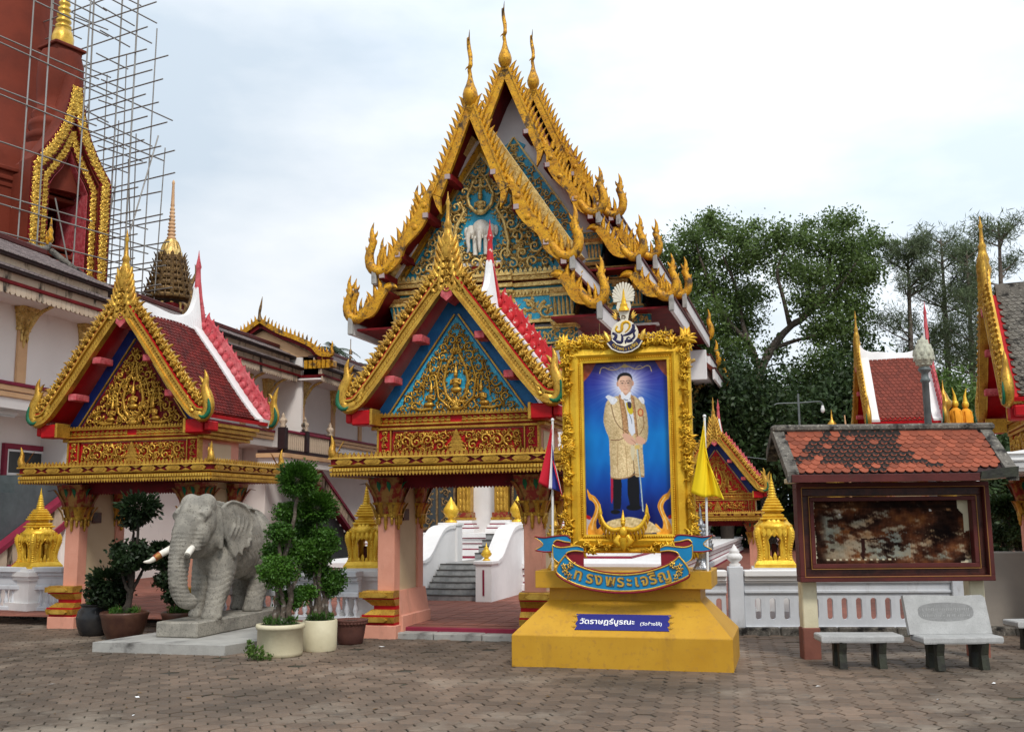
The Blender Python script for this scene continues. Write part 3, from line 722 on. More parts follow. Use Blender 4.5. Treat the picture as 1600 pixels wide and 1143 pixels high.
def capital(root, cx, cy, hx, hy, zt=2.53, z0=1.93):
    m = MB(); h = zt - z0
    frustum(m, (cx - hx - .01, cx + hx + .01, cy - hy - .01, cy + hy + .01), z0, (cx - hx - .13, cx + hx + .13, cy - hy - .13, cy + hy + .13), zt, 0)
    ring_box(m, cx - hx, cx + hx, cy - hy, cy + hy, z0 - .03, z0 + .02, .03, .05, 1); ring_box(m, cx - hx, cx + hx, cy - hy, cy + hy, z0 + .16, z0 + .20, .06, .07, 1)
    for sx, sy in ((1, 0), (-1, 0), (0, 1), (0, -1), (1, 1), (-1, 1), (1, -1), (-1, -1)):
        if sx and sy:
            petal(m, (cx + sx * hx, cy + sy * hy, z0 + .06), (sx, sy), h * .95, .30, .085, 0, hook=.5)
            petal(m, (cx + sx * (hx + .02), cy + sy * (hy + .02), z0 - .04), (sx, sy), h * .5, .16, .06, 1, hook=.4)
        else:
            for o in (-.6, 0, .6):
                bx, by = cx + sx * (hx + .02) + (hx * o if sy else 0), cy + sy * (hy + .02) + (hy * o if sx else 0)
                petal(m, (bx, by, z0 + .18), (sx, sy), h * .70, .17, .055, 2 if o else 0, hook=.3)
                petal(m, (bx, by, z0), (sx, sy), h * .42, .10, .05, 1 if o else 0, hook=.4)
            for o in (-.75, .0, .75):                # hanging pendants
                L = .24 if o == 0 else .16
                bx, by = cx + sx * (hx + .02) + (hx * o if sy else 0), cy + sy * (hy + .02) + (hy * o if sx else 0)
                m.lathe([(.012, -L), (.03, -L + .05), (.022, -L + .08), (.036, -L + .12), (.03, -.04), (.038, 0), (.01, .02)], 6, 1, (bx, by, z0))
    return m.build('capital', ['bronze_red', 'gold', 'green'], root)

def build_gate(name, label, loc, yaw, sc, tymp_back, band_mat, seed, back_mat='pinkred', group=None, detail=True, ridge_mat='white_clean', tile='tile_red'):
    t = thing(name, label, 'gate', loc, yawm(yaw), group); t.scale = (sc, sc, sc)
    for sx in (-1, 1):
        X = lambda a, b: (min(sx * a, sx * b), max(sx * a, sx * b))
        m = MB(); x0, x1 = X(1.08, 1.37); m.box(x0, x1, 0.0, .25, .15, 2.55, 0, .012); m.build('pillar', 'peach', t)
        m = MB(); m.box(x0, x1, 1.05, 1.30, .15, 2.55, 0, .012); m.build('pillar', 'peach', t)
        m = MB(); m.box(x0 + .035, x1 - .035, .25, 1.05, .72, 2.55, 0); m.build('side_panel', 'cream', t)
        m = MB(); a, b = X(.97, 1.40); m.box(a, b, .10, 1.38, -.02, .34, 0, .015); a, b = X(1.03, 1.385); frustum(m, (a - .03, b + .03, .10, 1.36), .338, (a + .02, b - .02, .10, 1.32), .72, 0)
        a, b = X(1.0, 1.56); m.box(a, b, -.13, .12, -.02, .20, 0, .012); m.build('pier_base', 'peach', t)
        m = MB()
        for z0, z1, e0, e1, mi in ((.20, .24, .16, .16, 1), (.24, .33, .20, .22, 0), (.33, .36, .20, .20, 1), (.36, .44, .17, .06, 0), (.44, .50, .03, .03, 1), (.50, .60, .05, .17, 0), (.60, .625, .19, .19, 1), (.625, .715, .24, .24, 0), (.715, .735, .20, .18, 0)):
            def rc(e): 
                q0, q1 = X(1.03, 1.38 + e); return (q0, q1, -.02 - e * .55, .10)
            frustum(m, rc(e0), z0, rc(e1), z1, mi)
        bs = m.build('base_moulding', ['gold', 'red'], t)
        m = MB(); q0, q1 = X(1.05, 1.60)
        for (za, zb, yy) in ((.635, .705, -.155), (.25, .32, -.145)):
            c = (q0 + q1) / 2; zc = (za + zb) / 2
            m.prism([(c - .19, zc), (c - .13, zb), (c + .13, zb), (c + .19, zc), (c + .13, za), (c - .13, za)], yy - .012, yy + .01, 0)
        m.build('lozenge', 'gold_bright', bs)
        capital(t, sx * 1.225, .125, .145, .125); capital(t, sx * 1.225, 1.175, .145, .125)
        m = MB(); q0, q1 = X(1.055, 1.08); m.box(q0, q1, .34, .58, 1.84, 2.03, 0, .005); m.build('plaque', 'brown_wood', t)
    m = MB(); m.box(-1.08, 1.08, .06, .20, 2.40, 2.55, 0); m.box(-1.08, 1.08, 1.10, 1.24, 2.40, 2.55, 0); bm_ = m.build('beam', 'dark_red', t)
    m = MB(); teeth(m, (-1.06, .08, 2.402), (1.06, .08, 2.402), .055, .06, .05, False); m.build('fringe', 'dark_red', bm_, kind='stuff')
    # cornice: a projecting canopy all round
    x0, x1, y0, y1 = -1.40, 1.40, -.02, 1.32
    m = MB()
    ring_box(m, x0, x1, y0, y1, 2.55, 2.60, .50, .52, 1); ring_box(m, x0, x1, y0, y1, 2.60, 2.68, .53, .55, 0); ring_box(m, x0, x1, y0, y1, 2.68, 2.705, .51, .53, 1)
    ring_box(m, x0, x1, y0, y1, 2.705, 2.815, .545, .545, 1); ring_box(m, x0, x1, y0, y1, 2.815, 2.845, .585, .575, 0); ring_box(m, x0, x1, y0, y1, 2.70, 2.725, .57, .58, 0); ring_box(m, x0, x1, y0, y1, 2.845, 2.90, .50, .20, 1)
    cor = m.build('cornice', ['gold', 'dark_red'], t)
    e = .552
    sides = [((x0 - e, y0 - e), (x1 + e, y0 - e)), ((x1 + e, y0 - e), (x1 + e, y1 + e)), ((x1 + e, y1 + e), (x0 - e, y1 + e)), ((x0 - e, y1 + e), (x0 - e, y0 - e))]
    lz = MB(); lz.prism([(-.15, 0), (-.10, .042), (.10, .042), (.15, 0), (.10, -.042), (-.10, -.042)], -.014, .012, 0); lz.prism([(-.09, 0), (-.06, .02), (.06, .02), (.09, 0), (.06, -.02), (-.06, -.02)], -.024, -.012, 0); lz_me = lz.mesh('lozenge'); lz_me.materials.append(MT['gold'])
    tr = MB(); tr.prism([(-.085, .044), (.085, .044), (0, .006)], -.012, .012, 0); tr.prism([(-.085, -.044), (0, -.006), (.085, -.044)], -.012, .012, 0); tr_me = tr.mesh('cross_piece'); tr_me.materials.append(MT['gold'])
    fr = MB(); bead = MB()
    for (p, q) in sides:
        L = math.hypot(q[0] - p[0], q[1] - p[1]); n = max(2, round(L / .48)); a = math.atan2(q[1] - p[1], q[0] - p[0])
        for k in range(n):
            f = (k + .5) / n; link('lozenge', lz_me, None, cor, (lerp(p[0], q[0], f), lerp(p[1], q[1], f), 2.765), (0, 0, a))
            f = k / n
            if k: link('cross_piece', tr_me, None, cor, (lerp(p[0], q[0], f), lerp(p[1], q[1], f), 2.765), (0, 0, a))
        teeth(fr, (p[0], p[1], 2.845), (q[0], q[1], 2.845), .075, .075, .05, True, th=.02, mi=0)
        teeth(fr, (p[0], p[1], 2.603), (q[0], q[1], 2.603), .055, .065, .044, False, th=.02, mi=0)
        dv = Vector((q[0] - p[0], q[1] - p[1], 0)).normalized(); nb = int(L / .05); nr = Vector((dv.y, -dv.x, 0)) * .004
        for k in range(nb):
            c = Vector((p[0], p[1], 2.645)) + dv * (L * (k + .5) / nb) + nr
            bead.box(c.x - .017, c.x + .017, c.y - .017, c.y + .017, c.z - .022, c.z + .022, 0)
    fr.build('leaf_fringe', 'gold', cor, kind='stuff'); bead.build('bead_row', 'gold_bright', cor, kind='stuff')
    for (cx, cy, dx, dy) in ((x0 - e, y0 - e, -1, -1), (x1 + e, y0 - e, 1, -1), (x1 + e, y1 + e, 1, 1), (x0 - e, y1 + e, -1, 1)):
        m = MB(); P = pl([(0, 0, 0), (.05, 0, .10), (.03, 0, .22), (.06, 0, .36)], 8)
        m.tube([(cx - dx * .05 + p[0] * dx * .7, cy - dy * .05 + p[0] * dy * .7, 2.84 + p[2]) for p in P], [.07, .075, .07, .06, .052, .042, .03, .018, .004], 6, 0)
        for k in range(4):
            petal(m, (cx - dx * (.06 + .02 * k), cy - dy * (.06 + .02 * k), 2.85 + .05 * k), (-dx, -dy), .12, .06, .03, 0)
        m.build('corner_flame', 'gold', cor)
    # frieze box
    m = MB(); m.box(-1.34, 1.34, 0.0, 1.30, 2.84, 3.52, 0); m.build('frieze_block', 'peach', t)
    m = MB(); m.box(-1.10, 1.10, -.03, .0, 2.90, 3.27, 0); fz = m.build('frieze_panel', 'red', t)
    m = MB(); relief_fill(m, lambda x, z: abs(x) < 1.08 and 2.92 < z < 3.26, (0.0, 1.08, 2.92, 3.26), 60 if detail else 20, .030, .125, -.03, .05, seed, 0, avoid=((0, 3.05, .16),))
    for k, (ww, zz) in enumerate(((.17, 2.93), (.15, 3.0), (.12, 3.06), (.085, 3.12), (.05, 3.18))):
        m.prism([(-ww, zz), (ww, zz), (ww * .6, zz + .055), (0, zz + .10), (-ww * .6, zz + .055)], -.055 - .006 * k, -.03, 0)
    m.build('scroll_relief', 'gold', fz, kind='stuff')
    for sx in (-1, 1):
        m = MB(); m.box(min(sx * 1.12, sx * 1.36), max(sx * 1.12, sx * 1.36), -.045, .02, 2.86, 3.29, 1); m.box(min(sx * 1.12, sx * 1.14), max(sx * 1.12, sx * 1.14), -.07, -.045, 2.86, 3.29, 0); m.box(min(sx * 1.34, sx * 1.37), max(sx * 1.34, sx * 1.37), -.07, .06, 2.86, 3.29, 0)
        for k in range(4): m.scroll(sx * 1.24, 2.95 + k * .095, .062, k * 1.6, 1 if k % 2 else -1, -.045, .04, 0, 3)
        m.build('corner_panel', ['gold', 'red'], t)
    m = MB(); m.box(-1.38, 1.38, -.08, 1.34, 3.29, 3.335, 0, .008); m.box(-1.36, 1.36, -.05, 1.33, 3.335, 3.36, 1); m.box(-1.40, 1.40, -.10, 1.36, 3.36, 3.395, 0, .008); m.box(-1.34, 1.34, -.06, 1.32, 3.395, 3.50, 1); m.box(-1.40, 1.40, -.11, 1.36, 3.50, 3.53, 0, .008)
    teeth(m, (-1.36, -.10, 3.53), (1.36, -.10, 3.53), .06, .05, .045, True, th=.02)
    md = m.build('upper_moulding', ['gold', 'red'], t)
    m = MB()
    for sx in (-1, 1):
        for k in range(13):
            x = sx * (.10 + k * .098); m.flame((x, 3.425), 0.0 if sx > 0 else PI, .13, .030, sx, -.06, .035, 0, 1.6); m.flame((x, 3.475), -.2 if sx > 0 else PI + .2, .10, .022, -sx, -.06, .03, 0, 1.2)
    m.build('leaf_relief', 'gold', md, kind='stuff')
    # gable field
    tri = [(-1.42, 3.53), (1.42, 3.53), (0, 5.58)]
    m = MB(); m.prism(tri, -.02, .06, 0); m.build('gable_field', band_mat, t)
    m = MB(); m.prism([(-1.14, 3.535), (1.14, 3.535), (0, 5.12)], -.035, -.018, 0); ty = m.build('tympanum', tymp_back, t)
    def ins(x, z): return z > 3.56 and abs(x) < (5.06 - z) / 1.53 * 1.10
    m = MB()
    hole = ((0, 4.05, .17), (.46, 3.78, .15))
    relief_fill(m, ins, (0.0, 1.1, 3.56, 5.05), 120 if detail else 40, .028, .11, -.035, .06, seed + 5, 0, avoid=hole)
    deva(m, 0, 3.86, .52, -.035, 0)
    for sx in (-1, 1):
        deva(m, sx * .47, 3.64, .46, -.035, 0, -sx * .25)
        m.tube([(sx * .05, -.06, 3.68), (sx * .17, -.075, 3.84), (sx * .21, -.075, 4.05), (sx * .16, -.075, 4.28), (sx * .06, -.07, 4.48), (sx * .02, -.06, 4.75)], [.028, .03, .03, .028, .022, .012], 6, 0)
        m.tube([(sx * .10, -.06, 3.60), (sx * .30, -.075, 3.80), (sx * .34, -.075, 4.10), (sx * .24, -.07, 4.40)], [.02, .024, .022, .012], 6, 0)
        m.tube([(sx * .42, -.06, 3.62), (sx * .60, -.07, 3.60), (sx * .80, -.06, 3.66)], [.03, .035, .012], 6, 0)
        m.tube([(sx * .36, -.05, 3.80), (sx * .37, -.06, 4.05), (sx * .47, -.06, 4.36), (sx * .55, -.06, 4.05), (sx * .57, -.05, 3.80)], [.014, .02, .008, .02, .014], 5, 0)
    m.ball((0, -.06, 3.62), (.10, .05, .06), 0)
    for k in range(5): m.flame((0, 3.66), PI * (.15 + .175 * k), .17, .035, 1, -.05, .05, 0, .3)
    m.build('gilded_relief', 'gold', ty, kind='stuff')
    m = MB()
    for sx in (-1, 1):
        L = [(sx * 1.16, 3.545), (sx * .02, 5.14)]; m.band(L if sx < 0 else L[::-1], 0, .025, -.06, -.02, 0)
    m.build('gilded_border', 'gold', ty)
    # roof shells with red soffit
    for sx in (-1, 1):
        m = MB(); m.band(GP, 0.035, 0.10, -.40, 1.72, 0); mm = m if sx < 0 else mirrored(m); rf = mm.build('roof_slope', 'red', t)
        gate_roof_tiles(sx, -.30, 1.62, tile, rf, 0.10)
        # front bargeboard: rope band, red line, flame crest
        m = MB(); m.band(GP, -.01, .165, -.50, -.40, 2); m.band(GP, -.025, .02, -.545, -.42, 0); m.band(GP, .135, .165, -.545, -.42, 0); m.band(GP, .165, .19, -.52, -.41, 1)
        bb = (m if sx < 0 else mirrored(m)).build('bargeboard', ['gold', 'red', 'gold_bright'], t)
        m = MB(); kk = 0
        for (x, z, tx, tz) in walk(GP, .062):
            a = math.atan2(tz, tx); c = (x - tz * .08, z + tx * .08)
            for dd in (-.42, .42): m.flame((c[0] - math.cos(a + dd) * .045, c[1] - math.sin(a + dd) * .045), a + dd * 1.2, .095, .022, -1 if dd > 0 else 1, -.50, .03, 0, .9)
        (m if sx < 0 else mirrored(m)).build('rope_relief', 'gold', bb)
        m = MB(); m.band(GP[2:], .19, .33, -.46, -.40, 1)
        crest(m, GP[3:], -.53, -.41, .125, .24, .070, .20, -.55, 0, 1, 1.5, .12, seed)
        crest(m, GP[3:], -.55, -.44, .125, .15, .055, .22, .35, 0, -1, 1.4, .12, seed + 1)
        for kk, (x, z, tx, tz) in enumerate(walk(GP[3:], .125)): m.scroll(x - tz * .27, z + tx * .27, .062, kk * 1.1, 1 if kk % 2 else -1, -.50, .06, 0, 4, 1.0); m.ball((x - tz * .26, -.49, z + tx * .26), (.045, .04, .045), 0, 6, 4)
        (m if sx < 0 else mirrored(m)).build('flame_crest', ['gold', 'gold_bright'], bb)
        # tail finial
        m = MB()
        P = pl([(-1.55, 3.70), (-1.70, 3.63), (-1.80, 3.74), (-1.78, 3.95), (-1.72, 4.12), (-1.74, 4.30), (-1.70, 4.44)], 16)
        m.tube([(p[0], -.47, p[1]) for p in P], [.09, .10, .105, .10, .10, .105, .11, .11, .105, .10, .09, .075, .06, .048, .036, .022, .005], 8, 0, flat=(1, .8))
        for k in (4, 6, 8, 10, 12): m.slab_flame((P[k][0] + .05, P[k][1]), 1.2, .15, .04, -1, -.52, -.42, 0, 1.0)
        m.tube([(p[0] - .055, -.545, p[1] - .02) for p in P[1:9]], [.012, .03, .038, .04, .04, .036, .03, .012], 6, 1, flat=(1, .6))
        for k in range(3): m.flame((-1.52 + .02 * k, 3.72 + .07 * k), .9, .16, .04, 1, -.52, .05, 0, 1.2)
        (m if sx < 0 else mirrored(m)).build('tail_finial', ['gold', 'green'], t)
        m = MB(); m.box(-1.66, -1.30, -.44, -.12, 3.36, 3.60, 0, .02); m.box(-1.78, -1.67, -.40, -.10, 3.40, 3.57, 0, .02); m.box(-1.34, -1.29, -.455, -.10, 3.36, 3.62, 1, .008)
        (m if sx < 0 else mirrored(m)).build('eave_bracket', ['red', 'gold'], t)
        m = MB()
        for xa, za, zb in ((-1.47, 3.30, 3.36), (-1.53, 3.36, 3.42), (-1.60, 3.42, 3.50), (-1.66, 3.50, 3.57)): m.box(xa, -1.345, -.08, 1.50, za, zb - .004, 0, .008)
        (m if sx < 0 else mirrored(m)).build('eave_moulding', 'gold', t)
        m = MB(); m.box(-1.352, -1.338, .28, 1.02, 2.92, 3.24, 0); (m if sx < 0 else mirrored(m)).build('frieze_side_panel', 'cream', t)
        for f in (.33, .66):
            p = GP[int(len(GP) * (.18 + f * .72))]
            m = MB(); m.box(p[0] + .02, p[0] + .19, -.47, -.10, p[1] - .11, p[1] + .01, 0, .012); (m if sx < 0 else mirrored(m)).build('purlin_end', 'pinkred', t)
    m = MB(); m.prism([(-.10, 5.36), (0, 5.27), (.10, 5.36), (.07, 5.50), (0, 5.58), (-.07, 5.50)], -.54, -.10, 0); m.build('purlin_end', 'pinkred', t)
    # front finial
    m = MB()
    m.prism([(-.30, 5.50), (0, 5.62), (.30, 5.50), (.20, 5.95), (.10, 6.25), (0, 6.5), (-.10, 6.25), (-.20, 5.95)], -.50, -.38, 0)
    rr = random.Random(seed)
    for k, (zz, ww) in enumerate(((5.62, .30), (5.74, .26), (5.86, .22), (5.98, .18), (6.10, .15), (6.22, .12), (6.34, .09))):
        for sx in (-1, 1):
            m.slab_flame((sx * ww * .75, zz - .06), PI / 2 - sx * .5, .24, .07, -sx, -.56, -.38, 0, -.5 * 1)
            m.flame((sx * ww * .35, zz - .04), PI / 2 - sx * .3, .22, .06, sx, -.50, .07, 0, 1.0)
        m.scroll(0, zz, ww * .35, rr.uniform(0, 6), 1 if k % 2 else -1, -.50, .07, 0, 4)
    m.lathe([(.10, 6.10), (.13, 6.25), (.09, 6.36), (.11, 6.42), (.075, 6.54), (.06, 6.62), (.075, 6.66), (.04, 6.74), (.03, 6.9), (.026, 6.98), (.04, 7.03), (.02, 7.10), (.004, 7.22)], 10, 0, (0, -.45, 0))
    fo_ = m.build('apex_finial', 'gold', t, (0, 0, -.13))
    # ridge, rear verge and rear bargeboard
    m = MB(); R = pl([(-.30, 5.84), (.2, 5.86), (.9, 5.80), (1.3, 5.84), (1.55, 5.98), (1.70, 6.24), (1.76, 6.50)], 18)
    for i in range(len(R) - 1):
        (a, za), (b, zb) = R[i], R[i + 1]
        P = []
        for (yy, zz, dn) in ((a, za, 5.40), (b, zb, 5.40)):
            P += [(-.20, yy, dn), (.20, yy, dn), (.055, yy, zz - .02), (0, yy, zz), (-.055, yy, zz - .02)]
        m.add(P, [(i_, (i_ + 1) % 5, 5 + (i_ + 1) % 5, 5 + i_) for i_ in range(5)][::1], 0)
    m.add([(-.20, 1.76, 5.40), (.20, 1.76, 5.40), (.055, 1.76, 6.48), (0, 1.76, 6.50), (-.055, 1.76, 6.48)], [(0, 1, 2, 3, 4)], 0)
    m.build('ridge', ridge_mat, t)
    for sx in (-1, 1):
        m = MB(); m.band(GP, .10, .155, 1.50, 1.78, 0); m.band(GP, .0, .10, 1.70, 1.78, 0); (m if sx < 0 else mirrored(m)).build('verge', ridge_mat, t)
        m = MB(); m.band(GP, .02, .40, 1.785, 1.85, 0)
        for k, (x, z, tx, tz) in enumerate(walk(GP, .17)):
            m.slab_flame((x - tz * .30 - tx * .06, z + tx * .30 - tz * .06), math.atan2(tz, tx) + .45, .26, .085, 1, 1.76, 1.88, 0, .9)
            m.ball((x - tz * .20, 1.785, z + tx * .20), (.085, .035, .085), 0, 6, 4)
        (m if sx < 0 else mirrored(m)).build('rear_bargeboard', back_mat, t)
        m = MB(); P = pl([(-1.55, 3.72), (-1.72, 3.66), (-1.80, 3.82), (-1.76, 4.05), (-1.80, 4.25), (-1.86, 4.40)], 14)
        m.tube([(p[0], 1.82, p[1]) for p in P], [.08, .09, .095, .09, .09, .095, .095, .09, .08, .07, .058, .046, .032, .018, .004], 8, 0, flat=(1, .8))
        m.tube([(p[0] - .05, 1.76, p[1] - .02) for p in P[1:9]], [.012, .03, .038, .04, .04, .036, .03, .012], 6, 1, flat=(1, .6))
        for k in (4, 6, 8, 10): m.slab_flame((P[k][0] + .05, P[k][1]), 1.2, .14, .035, -1, 1.77, 1.87, 0, 1.0)
        (m if sx < 0 else mirrored(m)).build('rear_tail_finial', ['gold', 'green'], t)
    m = MB(); m.prism([(-.26, 5.50), (0, 5.75), (.26, 5.50), (.16, 5.95), (.09, 6.3), (.05, 6.6), (0, 6.62), (-.05, 6.6), (-.09, 6.3), (-.16, 5.95)], 1.79, 1.86, 0)
    m.lathe([(.085, 6.2), (.07, 6.45), (.055, 6.7), (.045, 6.86), (.062, 6.92), (.045, 6.99), (.02, 7.12), (.004, 7.26)], 8, 0, (0, 1.82, 0)); m.build('rear_spire', back_mat, t)
    return t

# gate 2 (nearer, by the monument); its local x = 0 lies 1.37 m to the right of its left pillar face
def gate_at(px, py, yaw, scale=1.0):
    a = yawm(yaw); d = rot2(1.37 * scale, 0, a); return (px + d[0], py + d[1], 0)
build_gate('entrance_gate', 'tall gilded entrance gate with bright blue gable, left of the framed portrait', gate_at(-2.20, 16.79, 16), 16, 1.0, 'skyblue', 'blue', 21, 'crackred')
build_gate('entrance_gate', 'gilded entrance gate with navy and red gable, behind the stone elephant', gate_at(-8.12, 18.77, 16), 16, 1.0, 'dark_red', 'navy', 22, 'pinkred')
# ------------------------------------------------------------------ the temple hall
TEMPLE = thing('temple_hall', 'tall white temple hall with tiered gold edged gables and turquoise pediment', 'temple', (-1.12, 27.985, 0), yawm(16))
def both(mb, name, mats, parent, kind=None):
    a = mb.build(name, mats, parent, kind=kind); b = mirrored(mb).build(name, mats, parent, kind=kind); return a, b
fl = MB(); fl.slab_flame((0, 0), PI / 2 - .85, .43, .095, 1, -.055, .055, 0, .62); fl_me = fl.mesh('crest_flame'); fl_me.materials.append(MT['gold_old'])
fl2 = mirrored(fl); fl2_me = fl2.mesh('crest_flame'); fl2_me.materials.append(MT['gold_old'])
def crest_row(board_l, board_r, path, y, step, off, s=1.0, tilt=0.0):
    for (x, z, tx, tz) in walk(path, step):
        a = math.atan2(tz, tx)
        for sg, bd, me in ((-1, board_l, fl_me), (1, board_r, fl2_me)):
            px, pz = x - tz * off, z + tx * off
            if sg < 0: o = link('crest_flame', me, None, bd, (px, y, pz), (0, -(a + tilt), 0))
            else: o = link('crest_flame', me, None, bd, (-px, y, pz), (0, a + tilt, 0))
            o.scale = (s, s, s)
def horn_pts(x, z, s):
    return pl([(x + .42 * s, 0, z + .26 * s), (x + .22 * s, 0, z - .02 * s), (x, 0, z - .10 * s), (x - .22 * s, 0, z + .06 * s), (x - .26 * s, 0, z + .38 * s), (x - .16 * s, 0, z + .68 * s), (x - .20 * s, 0, z + .98 * s), (x - .14 * s, 0, z + 1.22 * s)], 18)
def temple_horn(parent, x, z, s, y, flames=True):
    m = MB(); P = horn_pts(x, z, s)
    m.tube([(p[0], y, p[2]) for p in P], [s * r for r in (.10, .12, .13, .135, .14, .145, .145, .14, .135, .13, .125, .12, .11, .10, .085, .065, .045, .025, .006)], 8, 0, flat=(1, .75))
    if flames:
        for k in (3, 5, 7): m.slab_flame((P[k][0], P[k][2] + .08 * s), PI / 2 + .1, .50 * s, .075 * s, -1, y - .05, y + .05, 0, .6)
        for k in (10, 12, 14): m.slab_flame((P[k][0] + .05 * s, P[k][2]), .9, .20 * s, .05 * s, 1, y - .04, y + .04, 0, .8)
        for k in (9, 11, 13): m.slab_flame((P[k][0] - .06 * s, P[k][2]), 2.2, .16 * s, .045 * s, -1, y - .04, y + .04, 0, .8)
    return both(m, 'tail_finial', 'gold_old', parent)
def chofa(parent, z, y, h):
    m = MB()
    m.lathe([(.05, z - .25), (.15, z - .12), (.215, z + .02), (.225, z + .14), (.19, z + .28), (.125, z + .44), (.08, z + .60), (.058, z + .74), (.05, z + .80)], 14, 0, (0, y, 0))
    P = pl([(0, y, z + .72), (-.02, y - .02, z + .90), (.03, y - .07, z + 1.0), (.02, y - .02, z + 1.14), (.0, y + .02, z + 1.34), (-.05, y + .04, z + 1.60), (-.055, y + .0, z + 1.0 + h * .50), (.0, y - .10, z + h * 1.02), (.07, y - .26, z + h * 1.14)], 20)
    m.tube(P, [.052, .06, .062, .055, .060, .068, .064, .058, .058, .062, .066, .066, .063, .058, .052, .046, .039, .031, .022, .013, .004], 8, 1)
    m.slab_flame((-.02, z + .98), PI + .5, .15, .035, 1, y - .10, y - .02, 1, .8); m.slab_flame((.0, z + 1.1), .6, .12, .03, 1, y - .08, y, 1, .8)
    return m.build('roof_finial', ['gold_old', 'gold_old'], parent)

def tier(y, yb, apex, up0, lowp, horn, skirts, wallx=None, first=False):
    """one stepped roof: y its gable plane, yb where its roof ends behind; apex z; up0 lower end of the upper board; lowp the wavy lower board; skirts [(path, horn)]"""
    U = [(-up0[0], up0[1]), (-up0[0] * .5, lerp(up0[1], apex, .5) - .03), (0, apex)]
    U = pl(U, 10); Lw = pl([(-p[0], p[1]) for p in lowp], 22)
    # upper board
    w = [.06] + [.16] * 9 + [.10]
    m = MB(); m.band(U, -.13, .15, y - .07, y + .07, 0); m.prism([(-up0[0] - .14, up0[1] + .05), (-up0[0] + .10, up0[1] - .06), (-up0[0] + .12, up0[1] - .55), (-up0[0] - .02, up0[1] - .32)], y - .065, y + .065, 0); m.band(U, .10, .16, y - .10, y + .09, 1)
    bl, br = both(m, 'bargeboard', ['gold_old', 'gold_old'], TEMPLE)
    crest_row(bl, br, U, y, .215, .13)
    # wavy lower board
    n = len(Lw); wid = [.13 + .07 * math.sin(i / (n - 1) * PI) + .03 * math.sin(i / (n - 1) * 4 * PI) for i in range(n)]
    m = MB(); m.band(Lw, [-a for a in wid], [a * .8 for a in wid], y - .06, y + .06, 0)
    m.slab_flame((Lw[-1][0], Lw[-1][1]), math.atan2(Lw[-1][1] - Lw[-3][1], Lw[-1][0] - Lw[-3][0]) + .4, .35, .14, -1, y - .06, y + .06, 0, 1.2)
    for f in (.25, .55, .8):
        q = Lw[int(f * (n - 1))]; m.ball((q[0] + .02, y - .05, q[1] - .02), (.10, .05, .10), 0, 8, 5)
    bl, br = both(m, 'bargeboard', 'gold_old', TEMPLE)
    crest_row(bl, br, Lw[:-1], y, .215, .11)
    temple_horn(TEMPLE, -horn[0], horn[1], 1.12, y)
    chofa(TEMPLE, apex + .22, y, 1.75)
    # roof shell
    R = pl([(-horn[0] - .05, horn[1] - .10), (-horn[0] * .72, lerp(horn[1], apex, .20)), (-horn[0] * .36, lerp(horn[1], apex, .52)), (0, apex - .08)], 14)
    m = MB(); m.band(R, -.10, -.02, y + .06, yb, 1); m.band(R, -.02, .06, y + .08, yb, 0); both(m, 'roof_slope', ['tile_brick', 'dark_red'], TEMPLE)
    m = MB(); m.box(-horn[0] - .16, -horn[0] - .06, y - .02, yb, horn[1] - .50, horn[1] - .14, 0, .01); m.box(-horn[0] - .20, -horn[0] - .05, y - .02, yb, horn[1] - .14, horn[1] - .06, 1); m.box(-horn[0] - .19, -horn[0] - .04, y - .10, y + .03, horn[1] - .48, horn[1] - .05, 2, .02)
    both(m, 'eave_fascia', ['white', 'maroon', 'concrete'], TEMPLE)
    m = MB()
    for f in (.06, .28, .52, .74):
        q = R[int(f * 14)]; m.box(q[0] + .08, q[0] + .30, y - .02, yb, q[1] - .24, q[1] - .06, 0)
    both(m, 'purlin', 'dark_red', TEMPLE, 'stuff')
    m = MB()
    for f in (.06, .28, .52, .74):
        q = R[int(f * 14)]; m.box(q[0] + .10, q[0] + .25, y - .085, y + .0, q[1] - .21, q[1] - .07, 0)
    both(m, 'purlin_end', 'pinkwhite', TEMPLE, 'stuff')
    # skirts
    for (sp, sh) in skirts:
        Sp = pl([(-p[0], p[1]) for p in sp], 12)
        n = len(Sp); wid = [.12 + .05 * math.sin(i / (n - 1) * PI) for i in range(n)]
        m = MB(); m.band(Sp, [-a for a in wid], wid, y - .06, y + .06, 0); m.slab_flame(Sp[-1], math.atan2(Sp[-1][1] - Sp[-2][1], Sp[-1][0] - Sp[-2][0]) - .5, .42, .15, -1, y - .06, y + .06, 0, 1.6); m.slab_flame(Sp[-1], -1.9, .45, .12, 1, y - .05, y + .05, 0, .5)
        bl, br = both(m, 'bargeboard', 'gold_old', TEMPLE)
        crest_row(bl, br, Sp[1:], y, .22, .10, .95)
        temple_horn(TEMPLE, -sh[0], sh[1], 1.0, y)
        a, b = (-sp[-1][0] + .0, sp[-1][1]), (-sh[0] - .05, sh[1] - .10)
        R2 = [b, a]
        m = MB(); m.band(R2, -.10, -.02, y + .06, yb, 1); m.band(R2, -.02, .06, y + .08, yb, 0); both(m, 'skirt_roof', ['tile_brick', 'dark_red'], TEMPLE)
        m = MB(); m.box(-sh[0] - .16, -sh[0] - .06, y - .02, yb, sh[1] - .55, sh[1] - .14, 0, .01); m.box(-sh[0] - .20, -sh[0] - .05, y - .02, yb, sh[1] - .14, sh[1] - .06, 1); m.box(-sh[0] - .19, -sh[0] - .04, y - .10, y + .03, sh[1] - .55, sh[1] - .05, 2, .02)
        m.box(-sh[0] + .02, -sp[-1][0] + .35, y + .10, yb, sh[1] - .42, sh[1] - .36, 3)
        both(m, 'eave_fascia', ['white', 'maroon', 'concrete', 'dark_red'], TEMPLE)

